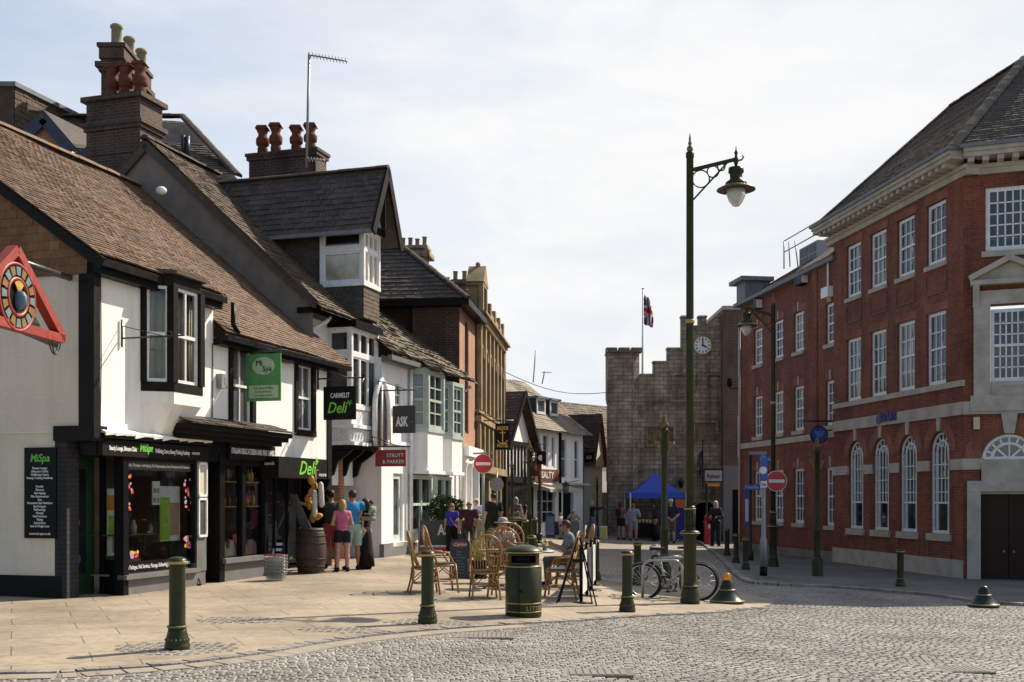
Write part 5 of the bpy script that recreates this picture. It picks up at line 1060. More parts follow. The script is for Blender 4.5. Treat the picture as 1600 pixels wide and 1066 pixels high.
# entrance front
eu = lambda p: FE.u(p)
ez = lambda px, py: FE.z(px, py)
uc = eu(1577); LE = 2 * uc
hw = uc - eu(1540); wz0, wz1 = ez(1560, 392), ez(1560, 292); pw0, pw1 = ez(1570, 596), ez(1570, 482); hp = uc - eu(1548)
dz1 = ez(1577, 768); hd = uc - eu(1531); fz0 = ez(1577, 718); hf = uc - eu(1533)
fr_ = hf
m = MB(); wall(m, FE, 0, LE, GZ0 - .3, CZ + .3, [(uc - hw, uc + hw, wz0, wz1), (uc - hp - .1, uc + hp + .1, pw0 - .1, pw1 + .1), (uc - hd, uc + hd, GZ0 - .3, fz0), (uc - hf, uc + hf, fz0 - .001, fz0 + hf)], 0, .25)
for k in range(12):
    (x0, y0), (x1, y1) = [(uc + hf * math.cos(R(15 * j)), fz0 + hf * math.sin(R(15 * j))) for j in (k, k + 1)]; m.add([FE.p(x0, 0, y0), FE.p(x1, 0, y1), FE.p(x1, 0, fz0 + hf + .001), FE.p(x0, 0, fz0 + hf + .001)], [(0, 1, 2, 3)]); m.add([FE.p(x0, 0, y0), FE.p(x1, 0, y1), FE.p(x1, -.25, y1), FE.p(x0, -.25, y0)], [(0, 1, 2, 3)])
F3 = Fr(*FE.p(LE, 0, 0)[:2], .93, .36, 1); wall(m, F3, 0, 9, GZ0 - .3, CZ + .3, (), 0); m.build('entrance_wall', MT['brickred'], K1)
m = MB()
for k in range(12):
    q = [(uc + r_ * math.cos(R(15 * j)), fz0 + r_ * math.sin(R(15 * j))) for j in (k, k + 1) for r_ in (hf + .02, hf + .42)]; m.add([FE.p(q[0][0], .012, q[0][1]), FE.p(q[1][0], .012, q[1][1]), FE.p(q[3][0], .012, q[3][1]), FE.p(q[2][0], .012, q[2][1])], [(0, 1, 2, 3)])
m.build('arch_bricks', MT['brickarch'], K1)
window(FE, K1, uc - hw, uc + hw, wz0, wz1, -.12, 5, 5, 'whitewood', 'gdark', .11, .035, mid=False, sill=.15, over=.1); window(FE, K1, uc - hp, uc + hp, pw0, pw1, -.12, 5, 6, 'whitewood', 'gdark', .09, .035, sill=.12)
m = MB(); a, b = uc - hp, uc + hp
for e, f in ((a - .42, a - .01), (b + .01, b + .42)): fbox(m, FE, e, f, -.1, .1, rz(648) + .1, pw1 + .14)
fbox(m, FE, a - .42, b + .42, -.1, .11, pw1 + .12, pw1 + .48); fbox(m, FE, a - .5, b + .5, -.1, .3, pw1 + .62, pw1 + .74); fbox(m, FE, a, b, -.1, .05, rz(648) + .1, pw0 - .12)
for e in (a - .44, b + .28): m.prism([FE.p(e, .1, pw1 + .62), FE.p(e, .28, pw1 + .62), FE.p(e, .22, pw1 + .3), FE.p(e, .12, pw1 + .05), FE.p(e, .1, pw1 + .05)], FE.d * .16)
px_ = a - .52; m.prism([FE.p(px_, .0, pw1 + .74), FE.p(2 * uc - px_, .0, pw1 + .74), FE.p(uc, .0, pw1 + 1.32), FE.p(uc, .0, pw1 + 1.2)], FE.n * .12)
for s in (-1, 1): m.beam(FE.p(uc + s * (uc - px_), .16, pw1 + .8), FE.p(uc, .16, pw1 + 1.3), .34, .14)
m.build('pediment_surround', MT['stonetrim'], K1)
m = MB(); fbox(m, FE, -.02, LE, -.05, .07, rz(648), rz(628)); fbox(m, FE, a - .5, LE - a + .5, .07, .11, rz(648) + .07, rz(628) + .15); fbox(m, FE, .0, uc - hf, -.05, .05, zb0, zb1); fbox(m, FE, uc + hf, LE, -.05, .05, zb0, zb1)
m.hexa([FE.p(uc - .12, -.02, fz0 + hf), FE.p(uc + .12, -.02, fz0 + hf), FE.p(uc + .12, .1, fz0 + hf), FE.p(uc - .12, .1, fz0 + hf), FE.p(uc - .2, -.02, rz(648)), FE.p(uc + .2, -.02, rz(648)), FE.p(uc + .2, .1, rz(648)), FE.p(uc - .2, .1, rz(648))])
so_ = eu(1511)
for e, f in ((so_, uc - hd + .02), (uc + hd - .02, LE - so_)): fbox(m, FE, e, f, -.2, .12, GZ0 - .3, dz1 + .02)
fbox(m, FE, so_, LE - so_, -.2, .14, dz1, dz1 + .28); fbox(m, FE, so_ + .35, LE - so_ - .35, -.2, .08, dz1 + .28, fz0 - .1); fbox(m, FE, uc - hf - .05, uc + hf + .05, -.2, .09, fz0 - .1, fz0)
m.build('stone_dressings', MT['stonetrim'], K1)
m = MB()
for r_, t in ((hf - .05, .06), (hf * .62, .05)): m.tube([FE.p(uc + r_ * math.cos(R(9 * k)), -.1, fz0 + r_ * math.sin(R(9 * k))) for k in range(21)], t, 6)
for k in range(1, 8): an = R(22.5 * k); m.beam(FE.p(uc + hf * .62 * math.cos(an), -.1, fz0 + hf * .62 * math.sin(an)), FE.p(uc + hf * math.cos(an), -.1, fz0 + hf * math.sin(an)), .04, .05)
for k in (1, 2, 3): an = R(45 * k); m.beam(FE.p(uc, -.1, fz0), FE.p(uc + hf * .62 * math.cos(an), -.1, fz0 + hf * .62 * math.sin(an)), .03, .05)
fbox(m, FE, uc - hf, uc + hf, -.15, -.05, fz0, fz0 + .08); o = m.build('fanlight', MT['whitewood'], K1)
m = MB(); pts = [FE.p(uc + hf * math.cos(R(12 * k)), -.13, fz0 + hf * math.sin(R(12 * k))) for k in range(16)]; m.add(pts, [tuple(range(16))]); m.build('pane', MT['ggrey'], o)
for s in (-1, 1):
    m = MB(); x0, x1 = (uc - hd, uc - .01) if s == -1 else (uc + .01, uc + hd); fbox(m, FE, x0, x1, -.3, -.22, GZ0 - .1, dz1)
    hh = dz1 - GZ0
    for k in range(4): z_ = GZ0 + .12 + hh * .245 * k; fbox(m, FE, x0 + .14, x1 - .14, -.23, -.19, z_, z_ + hh * .19); fbox(m, FE, x0 + .2, x1 - .2, -.2, -.175, z_ + .06, z_ + hh * .19 - .06)
    d_ = m.build('door', MT['wood'], K1); m = MB(); m.blob(FE.p(uc + s * .12, -.15, GZ0 + hh * .32), .035); m.build('handle', MT['galv'], d_)
m = MB(); fbox(m, FE, eu(1521), eu(1531), .02, .1, ez(1526, 671), ez(1526, 652)); m.build('alarm_box', noisy('cream_plastic', (.6, .52, .33), .1, 5, .5), K1)
m = MB(); fbox(m, FE, uc - hd - .3, uc + hd + .3, -.7, -.34, GZ0 - .2, fz0 + .02); m.build('light_leak_backing', MT['black'], K1)  # black backing added to stop light leaking round the doors
m = MB()   # dentil fringe along the door head
for k in range(30): fbox(m, FE, uc - hd + k * hd / 15, uc - hd + k * hd / 15 + .05, -.15, -.02, dz1 - .07, dz1)
m.build('door_head_moulding', MT['stonetrim'], K1)
# cornice with modillions, lead gutter
m = MB()
for fr, L_ in ((FR, L1R), (FE, LE)):
    e0 = 0
    for (za, zb, w_) in ((CZ - .16, CZ, .07), (CZ, CZ + .10, .13), (CZ + .22, CZ + .34, .54), (CZ + .34, CZ + .44, .60)): fbox(m, fr, -.0 if fr is FE else -.3, L_ + (.5 if fr is FR else 0), -.3, w_ + (.002 if fr is FE else 0), za, zb)
    k = .1
    while k < L_ + .3: fbox(m, fr, k, k + .16, -.02, .48, CZ + .10, CZ + .222); k += .36
m.build('cornice', MT['stonetrim'], K1)
m = MB(); fbox(m, FR, -.4, L1R + .55, .2, .66, CZ + .44, CZ + .53); fbox(m, FE, -.1, LE, .2, .665, CZ + .441, CZ + .531); m.build('gutter', MT['lead'], K1)
RZ1 = CZ + .5; RT = RZ1 + 3.3
def meet(oa, na, ob, nb):   # plan point at distance oa, ob along the two wall normals
    det = na.x * nb.y - na.y * nb.x; return Vector(((oa * nb.y - ob * na.y) / det, (na.x * ob - nb.x * oa) / det, 0))
c0 = meet(FR.o.dot(FR.n) + .5, FR.n, FE.o.dot(FE.n) + .5, FE.n) + ZV * RZ1; hv = meet(-3.35, FR.n, -3.35, FE.n); t0 = c0 + hv + ZV * 3.3
e1 = FR.p(L1R + .45, .5, RZ1); t1 = FR.p(L1R - 2.5, -2.85, RT); cE = FE.p(LE, .5, RZ1); tE = FE.p(LE, -2.85, RT)
m = MB(); dn = lambda *vs: [v - ZV * .05 for v in vs]
m.add(dn(c0, e1, t1, t0), [(0, 1, 2, 3)]); m.add(dn(c0, cE, tE, t0), [(0, 1, 2, 3)], 1); m.add(dn(e1, FR.p(L1R + .45, -6, RZ1), t1), [(0, 1, 2)]); m.add(dn(cE, F3.p(9, .5, RZ1), F3.p(9, -3.5, RT), tE), [(0, 1, 2, 3)])
Vv = FR.p(0, -2.85, RT) - FR.p(0, .5, RZ1); ll = Vv.length; WD = (c0 - e1).dot(-FR.d); hA = hv.dot(-FR.d); hB = hv.dot(FE.d)
tiles(m, e1, -FR.d, Vv, WD, ll, .2, .125, lambda a, b: 2.95 * b / ll < a < WD + hA * b / ll, .006, .016)
Vv2 = FE.p(0, -2.85, RT) - FE.p(0, .5, RZ1)
tiles(m, c0, FE.d, Vv2, LE, ll, .2, .125, lambda a, b: a > hB * b / ll, .006, .016, 1)
m.build('roof', [MT['tile4'], MT['tile2']], K1)
m = MB(); ridge(m, t1, t0, .13); ridge(m, c0, t0, .17, step=.15); ridge(m, e1, t1, .12, step=.18); ridge(m, t0, tE, .13); m.build('ridge_tiles', MT['ridgegr'], K1)
# ---- lower brick wing
K2 = thing('brick_wing_building', 'long red brick range with tall white sashes beside the corner bank', 'building', FR.p(13, -4, -.5))
EZ = 9.8; w0 = -.25; Ls = FR.u(1277, w0)
rows = [(lambda pz: [FR.z(1249, p, w0) for p in pz])((549, 487)), (lambda pz: [FR.z(1249, p, w0) for p in pz])((673, 603)), (lambda pz: [FR.z(1249, p, w0) for p in pz])((818, 732))]
c2 = [FR.u(p, w0) for p in (1184.5, 1216.5, 1248)]; H2 = [(c - .48, c + .48, *r_) for c in c2 for r_ in rows]
m = MB(); wall(m, FR, Ls, L2R, GZ0 - .3, EZ, H2, w0, .2); m.build('front_wall', MT['brickred'], K2)
w1 = -.08; cb = FR.u(1298, w1); rb = [FR.z(1298, 537, w1), FR.z(1298, 473, w1)], [FR.z(1298, 665, w1), FR.z(1298, 594, w1)], [FR.z(1298, 822, w1), FR.z(1298, 730, w1)]; HB = [(cb - .42, cb + .42, *r_) for r_ in rb]
m = MB(); wall(m, FR, L1R + .02, Ls, GZ0 - .3, EZ, HB, w1, .2); fbox(m, FR, Ls - .4, Ls, w0, w1 + .03, GZ0 - .3, EZ); m.build('bay_wall', MT['brickred'], K2)
for h in H2: window(FR, K2, *h, w0 - .13, 3, 4, 'whitewood', 'gdark' if h[2] < 1.5 else 'ggrey', .10, .03, sill=.14, proj=w0 + .07)
for h in HB: window(FR, K2, *h, w1 - .13, 3, 4, 'whitewood', 'gdark' if h[2] < 1.5 else 'ggrey', .10, .03, sill=.14, proj=w1 + .07)
for h in H2: m = MB(); fbox(m, FR, h[0] - .1, h[1] + .1, w0 - .02, w0 + .012, h[3], h[3] + .25); m.build('lintel', MT['brickarch'], K2)
m = MB(); fbox(m, FR, Ls, L2R, w0 - .05, w0 + .05, rows[1][0] - .42, rows[1][0] - .2); fbox(m, FR, L1R, Ls, w1 - .05, w1 + .05, rows[1][0] - .42, rows[1][0] - .2)
m.build('stone_band', MT['stonetrim'], K2)
for h in H2 + HB: m = MB(); c = (h[0] + h[1]) / 2; ww = w0 if h in H2 else w1; fbox(m, FR, c - .05, c + .05, ww - .02, ww + .04, h[3] + .02, h[3] + .36); m.build('keystone', MT['stonetrim'], K2); m = MB(); fbox(m, FR, Ls, L2R, w0 - .05, w0 + .06, GZ0 - .4, GZ0 + .3); fbox(m, FR, L1R, Ls, w1 - .05, w1 + .06, GZ0 - .4, GZ0 + .35); m.build('stone_plinth', MT['stonetrim'], K2)
m = MB(); fbox(m, FR, L1R, L2R + .1, -.3, .06, EZ - .02, EZ + .12); m.build('gutter', MT['lead'], K2)
m = MB(); q = [FR.p(L1R, .0, EZ + .08), FR.p(L2R, .0, EZ + .08), FR.p(L2R - 2.2, -2.3, EZ + 1.5), FR.p(L1R, -2.3, EZ + 1.5), FR.p(L2R, -6, EZ)]
m.add([v - ZV * .04 for v in q], [(0, 1, 2, 3), (1, 4, 2)]); Vv = q[3] - q[0]; ll = Vv.length; tiles(m, q[1], -FR.d, Vv, L2R - L1R, ll, .25, .16, lambda a, b: a > 2.2 * b / ll, .008, .02)
m.add([FR.p(L1R - .1, -1.4, EZ + 1.3), FR.p(Ls + 1.2, .1, EZ + .15), FR.p(L1R - .1, .1, EZ + .15), FR.p(L1R - .1, -2.4, EZ + 2.1)], [(0, 1, 2), (0, 1, 3)]); m.build('roof', MT['tilered'], K2)
m = MB(); ridge(m, q[1], q[2], .1); ridge(m, q[2], q[3], .1); m.build('ridge_tiles', MT['ridgedk'], K2)
m = MB(); a, b = FR.u(1176, -.2), L2R; fbox(m, FR, b - .9, b + .1, -1.2, -.1, EZ + .1, EZ + .95); fbox(m, FR, b - 1.1, b + .45, -1.3, .12, EZ + .95, EZ + 1.12); m.build('roof_dormer', MT['lead'], K2)
for p_, w_ in ((1190, w0), (1255, w0), (1261, w0)):
    m = MB(); u_ = FR.u(p_, w_); z_ = EZ - .28 if p_ < 1200 else EZ - .12; fbox(m, FR, u_ - .12, u_ + .12, w_, w_ + .3, z_ - .2, z_ + .2); fl_ = m.build('floodlight', MT['black'], K2); m = MB(); fbox(m, FR, u_ - .125, u_ - .115, w_ + .02, w_ + .28, z_ - .17, z_ + .17); m.build('lens', MT['whitewood'], fl_)
m = MB(); m.tube([FR.p(L2R - .06, w0 + .08, FR.z(1160, 505, w0)), FR.p(L2R - .06, w0 + .08, GZ0)], .05); m.build('downpipe', noisy('pink_pipe', (.55, .42, .38), .2, 4, .6), K2)
m = MB(); fbox(m, FR, FR.u(1291, w1), FR.u(1302, w1), w1, w1 + .2, FR.z(1297, 465, w1), FR.z(1297, 449, w1)); m.tube([FR.p(cb + .1, w1 + .05, EZ), FR.p(cb + .1, w1 + .05, rb[0][1] + .05)], .04); m.build('rainwater_head', MT['whitewood'], K2)
t = thing('rooftop_air_unit', 'grey air conditioning unit with guard rail on the brick range roof', 'air conditioner', FR.p(11, -3.2, EZ + 2.3))
m = MB(); a, b = FR.u(1277, -3.4), FR.u(1249, -3.4); a, b = min(a, b), max(a, b); zt = FR.z(1262, 383, -3.4); fbox(m, FR, a, b, -4.2, -3.4, EZ + 1.2, zt); o = m.build('casing', MT['galv'], t); m = MB()
for k in range(2):
    for j in range(2): fbox(m, FR, a + .1 + (b - a - .1) * k / 2, a + (b - a) * (k + 1) / 2 - .05, -3.41, -3.385, zt - .85 + j * .42, zt - .49 + j * .42)
m.build('fan_grille', MT['darkgrey'], o); 
m = MB(); ra_, rb_ = FR.u(1290, -3.2), FR.u(1225, -3.2); ra_, rb_ = min(ra_, rb_), max(ra_, rb_); zr = FR.z(1225, 377, -3.2)
for z_ in (zr, zr - .5): m.tube([FR.p(ra_ - .8, -3.2, z_), FR.p(rb_, -3.2, z_)], .028, 6)
for k in range(2): m.tube([FR.p(rb_ - k * .05, -3.2 - .5 * k, zr), FR.p(rb_ - k * .4, -3.2 - .5 * k, zr - 1.25)], .03, 6); m.tube([FR.p(rb_ - .3, -3.3, zr - .1), FR.p(rb_ - .45, -3.3, zr - 1.25)], .025, 6)
m.build('guard_rail', MT['galv'], t)
# ---- brown brick block beyond
FK = Fr(P(1130, 700, 55.4).x, 55.4, 1, 0); K3 = thing('brown_brick_block', 'narrow brown brick block with grey concrete shopfront beyond the red range', 'building', FK.p(1, -2, -.5))
kz = lambda p: EYE + (HZP - p) / FOC * 55.4
m = MB(); wall(m, FK, 0, 4, kz(728), kz(484), (), 0); wall(m, Fr(*FK.p(0, 0, 0)[:2], 0, 1, -1), 0, 6, kz(728), kz(484), (), 0); m.build('front_wall', MT['brickbr'], K3)
m = MB(); fbox(m, FK, -.03, 4, -5, .05, kz(484), kz(478)); fbox(m, FK, .72, .8, -.02, .05, kz(590), kz(530)); fbox(m, FK, .7, .78, -.02, .05, kz(715), kz(650)); m.build('coping', MT['stonetrim'], K3)
m = MB(); wall(m, FK, 0, 4, -.8, kz(728), [(.45, 3.9, -.8, kz(765))], .02, .4); m.build('concrete_front', MT['concrete'], K3); m = MB(); fbox(m, FK, .4, 4, -1, -.4, -.8, kz(764)); m.build('dark_entrance', MT['black'], K3)
m = MB(); q = FK.p(FK.u(1137), .5, kz(598)); m.blob(q + ZV * .05, .13, 10); m.lathe([(.1, -.25), (.14, -.1), (.14, 0)], 10, q); m.beam(q - ZV * .35, q - ZV * .1, .05, .05); m.beam(q - ZV * .33, FK.p(FK.u(1160), .0, kz(607)), .06, .05); m.build('dome_camera', MT['black'], K3)
# ================================================================ ROOFS BEHIND THE CORNER SHOP
BV = thing('rear_brick_villa', 'dark tiled brick building with blue boarded dormer rising behind the shop roofs', 'building', P(150, 778, 33))
m = MB(); Y0 = 34.
a, b, c, d = P(40, 262, Y0 - 3), P(372, 275, Y0 - 1.5), P(285, 182, Y0), P(70, 182, Y0)
m.add([v + Vector((0, .35, -.1)) for v in (a, b, c, d)], [(0, 1, 2, 3)]); U_ = (b - a).normalized(); Vv = (d - a) - U_ * (d - a).dot(U_); W_ = (b - a).length
m.build('roof_deck', MT['slate'], BV)
m = MB(); dl = (d - a).dot(U_); cl_ = (c - a).dot(U_); tiles(m, a + Vector((0, -.05, .03)), U_, Vv, W_, Vv.length, .26, .17, lambda x, y: dl * y / Vv.length < x < W_ - (W_ - cl_) * y / Vv.length, .012, .03); m.build('roof', MT['tile2'], BV)
m = MB(); ridge(m, b, c, .16, step=.2); ridge(m, d, c, .14); m.build('ridge_tiles', MT['ridgedk'], BV)
m = MB(); q = [P(-60, 132, 32), P(22, 132, 32), P(22, 212, 32), P(-60, 212, 32)]; m.prism(q, Vector((2.2, 7.5, 0))); m.build('flat_dormer', MT['tile4'], BV)
m = MB(); fq = [P(22, 134, 31.98), P(22, 214, 31.98)]; U_ = Vector((2.2, 7.5, 0)); tiles(m, fq[1] + Vector((.02, 0, 0)), U_, ZV, U_.length, (fq[0] - fq[1]).length, .24, .16, None, .01, .02); m.build('tile_cladding', MT['tile4'], BV)
m = MB(); m.prism([P(-62, 127, 31.9), P(24, 127, 31.9), P(24, 134, 31.9), P(-62, 134, 31.9)], Vector((2.3, 7.7, 0))); m.build('dormer_coping', MT['lead'], BV)
Y1 = 29.5
ap, le, re = P(68, 185, Y1), P(35, 218, Y1), P(112, 236, Y1)
m = MB(); m.beam(le, ap, .08, .3); m.beam(ap, re, .08, .3); m.beam(P(117, 258, Y1), P(155, 222, Y1), .08, .26); m.build('barge_board', MT['bluebarge'], BV)
m = MB(); m.add([P(45, 250, Y1 + .1), P(108, 250, Y1 + .1), P(68, 192, Y1 + .1)], [(0, 1, 2)]); m.build('gable_brick', MT['brickor'], BV)
m = MB(); m.prism([P(38, 234, Y1), P(110, 234, Y1), P(110, 270, Y1), P(38, 270, Y1)], Vector((0, .3, 0))); o = m.build('dormer_window', MT['whitewood'], BV); m = MB(); m.prism([P(80, 245, Y1 - .02), P(93, 245, Y1 - .02), P(93, 268, Y1 - .02), P(80, 268, Y1 - .02)], Vector((0, .02, 0))); m.build('pane', MT['ggrey'], o)
m = MB(); m.prism([ap + ZV * .12, re + ZV * .1, re + Vector((.3, 3, .9)), ap + Vector((.2, 3, .2))], Vector((0, 0, .1))); m.build('dormer_roof', MT['tile2'], BV)
def pchim(name, label, px0, px1, pyb, pyt, Y, dep, caps, pots, mt, potm):
    t = BV; a, b = P(px0, pyb, Y), P(px1, pyt, Y); m = MB(); m.box(a.x, b.x, Y, Y + dep, a.z, b.z)
    for (p0, p1, e) in caps: m.box(a.x - e, b.x + e, Y - e, Y + dep + e, P(0, p0, Y).z, P(0, p1, Y).z)
    o = m.build('chimney', MT[mt], t)
    for (fx, fy, h, r, k) in pots: m = MB(); pot(m, a.x + (b.x - a.x) * fx, Y + dep * fy, b.z + .05, h, r, k); m.build('chimney_pot', MT[potm], o)
pchim('chimney', '', 158, 192, 200, 70, 33, 2.4, [(112, 104, .06), (106, 98, .14), (92, 72, .05), (74, 68, .1)], [(.55, .12, .66, .17, 1), (.65, .5, .66, .17, 1), (.75, .88, .66, .17, 1)], 'brickdk', 'buffpot')
m = MB(); m.tube([P(286, 242, 29), P(286, 212, 29)], .06); m.tube([P(293, 246, 29), P(293, 213, 29)], .06); m.build('flue_pipe', MT['bluebarge'], BV)
m = MB(); m.blob(P(252, 298, 25.6), (.13, .13, .1), 10); m.build('security_light', MT['whitewood'], BV)
# aerials
def aerial(name, label, px, pyb, pyt, Y, arms, r=.02):
    t = thing(name, label, 'aerial', P(px, pyb, Y)); m = MB(); m.tube([P(px, pyb, Y), P(px + (4 if r > .02 else 0), pyt, Y)], r, 6); m.build('mast', MT['galv'], t); m = MB()
    for (x0, y0, x1, y1, ne) in arms:
        a, b = P(x0, y0, Y), P(x1, y1, Y); m.tube([a, b], r * .6, 5)
        for k in range(ne): q = a + (b - a) * (k + .5) / ne; m.tube([q - ZV * .015 + Vector((0, .14, 0)), q + ZV * .015 - Vector((0, .14, 0))], r * .3, 4)
    m.build('antenna', MT['galv'], t)
aerial('tv_aerial', 'tall mast aerial rising from the four pot chimney', 479, 262, 84, 28, [(482, 86, 543, 96, 12), (480, 249, 508, 251, 6)], .035)
aerial('tv_aerial', 'plain thin mast on the lichened roof', 833, 598, 548, 56, [], .03)
aerial('tv_aerial', 'branched aerial at the right end of the lichened roof', 847, 600, 580, 56, [(847, 582, 862, 582, 5)], .03)
aerial('tv_aerial', 'small aerial on the far dark slate roof', 930, 660, 642, 74, [(926, 643, 938, 645, 3)], .03)
m = MB(); a, b = P(770, 572, 47), P(952, 613, 57); m.tube([a + (b - a) * k / 12 - ZV * .5 * math.sin(math.pi * k / 12) for k in range(13)], .018, 5); m.build('overhead_cable', MT['darkgrey'], None, 'thin overhead cable sagging across the street to the tower', 'cable')
# ================================================================ STREET FURNITURE
def lbl(seq): return seq
# ---- bollards
bp = thing('bollard', 'x', 'bollard', group='green cast iron bollards', proto=True)
m = MB(); m.lathe([(.0, 0), (.13, 0), (.132, .075), (.122, .085), (.126, .10), (.124, .125), (.112, .16), (.098, .21), (.092, .25)], 20); m.build('base', MT['iron'], bp)
m = MB()
for k in range(18): a = 2 * math.pi * k / 18; m.blob((.124 * math.cos(a), .124 * math.sin(a), .13), .0105, 6)
m.lathe([(.094, .25), (.106, .255), (.106, .272), (.094, .277)], 20); m.build('beading', noisy('worn_gilding', (.20, .17, .085), .4, 20, .5), bp)
m = MB(); m.lathe([(.089, .27), (.085, .30), (.083, .90), (.086, .915)], 20); m.build('shaft', MT['iron'], bp)
m = MB(); m.lathe([(.086, .91), (.098, .925), (.108, .945), (.106, .958), (.085, .985), (.045, 1.0), (0, 1.004)], 20); m.build('cap', [MT['iron']], bp)
m = MB(); m.lathe([(.09, .918), (.101, .926), (.109, .943), (.1095, .951)], 20); m.build('gilded_rim', MT['gold'], bp)
BL = [(277, 1018, 148, 'tall green bollard standing alone on the flagstones before the spa window'), (668, 977, 117, 'green bollard in front of the rattan chairs left of the litter bin'), (980, 958, 98, 'green bollard beside the cycle stand, nearest the kerb'),
      (996, 916, 69, 'green bollard behind the one beside the bicycles'), (931, 908, 63, 'green bollard behind the black cafe barrier posts'), (802, 868, 52, 'bollard in front of the far litter bin'), (821, 862, 50, 'bollard just right of the far litter bin'),
      (835, 858, 49, 'bollard beside the pale menu board of the far cafe'), (831, 905, 69, 'bollard between the litter bin and the far litter bin'), (768, 886, 60, 'bollard half hidden behind the tall grass planter'), (1136, 870, 44, 'farthest bollard of the row beside the brick bank range'),
      (1150, 882, 48, 'middle bollard of the row beside the brick bank range'), (1165, 893, 53, 'bollard below the grey sign pole, with a pale loop on its top'), (1407, 920, 62, 'bollard standing in the shade before the arched bank windows'), (1091, 843, 38, 'bollard left of the red pillar box'), (1101, 848, 40, 'bollard directly in front of the red pillar box')]
for i, (px, py, h, lb) in enumerate(BL):
    q = G(px, py); s = min(1.08, max(.9, h * q.y / FOC)); o = bp if i == 0 else dup(bp, group='green cast iron bollards'); place(o, q, i * .4, lb, s)
# ---- litter bins
bp = thing('litter_bin', 'x', 'litter bin', group='green litter bins', proto=True)
m = MB(); m.lathe([(0, 0), (.245, 0), (.262, .03), (.262, .75), (.24, .765), (0, .765)], 32); m.build('body', MT['iron'], bp)
m = MB(); m.lathe([(.228, .76), (.228, .93)], 32, a0=R(-40), a1=R(220)); m.lathe([(.228, .76), (.228, .80)], 12, a0=R(220), a1=R(320)); m.lathe([(.228, .90), (.228, .95)], 12, a0=R(220), a1=R(320)); m.build('neck', MT['iron'], bp)
m = MB(); m.lathe([(.15, .76), (.15, .93)], 20); m.build('liner', MT['black'], bp)
m = MB(); m.lathe([(.225, .925), (.272, .93), (.278, .955), (.265, .975), (.2, 1.02), (.1, 1.048), (0, 1.055)], 32); m.build('lid', MT['iron'], bp)
m = MB()
for z in (.09, .21, .735): m = MB(); m.lathe([(.262, z), (.267, z + .003), (.267, z + .013), (.262, z + .016)], 32); m.build('gilded_band', MT['gold'], bp)
m = MB(); m.lathe([(.274, .936), (.281, .94), (.281, .95), (.274, .953)], 32); m.build('gilded_band', MT['gold'], bp)
m = MB(); m.box(-.075, -.069, -.2635, -.25, .05, .73); m.box(-.07, -.02, -.266, -.24, .38, .42); m.build('door_seam', MT['black'], bp)
for k, ch in enumerate('LITTER'):
    a = R(-78 + k * 10.5); text(ch, (.2645 * math.cos(a), .2645 * math.sin(a), .15), (-math.sin(a), math.cos(a), 0), (0, 0, 1), .085, MT['gold'], bp, ext=.001)
q = G(818, 965); place(bp, q, 0, 'large green litter bin with gilded bands standing between the rattan chairs'); q = G(804, 860); o = dup(bp, q, R(160), 'smaller looking far litter bin among bollards behind the cafe tables')
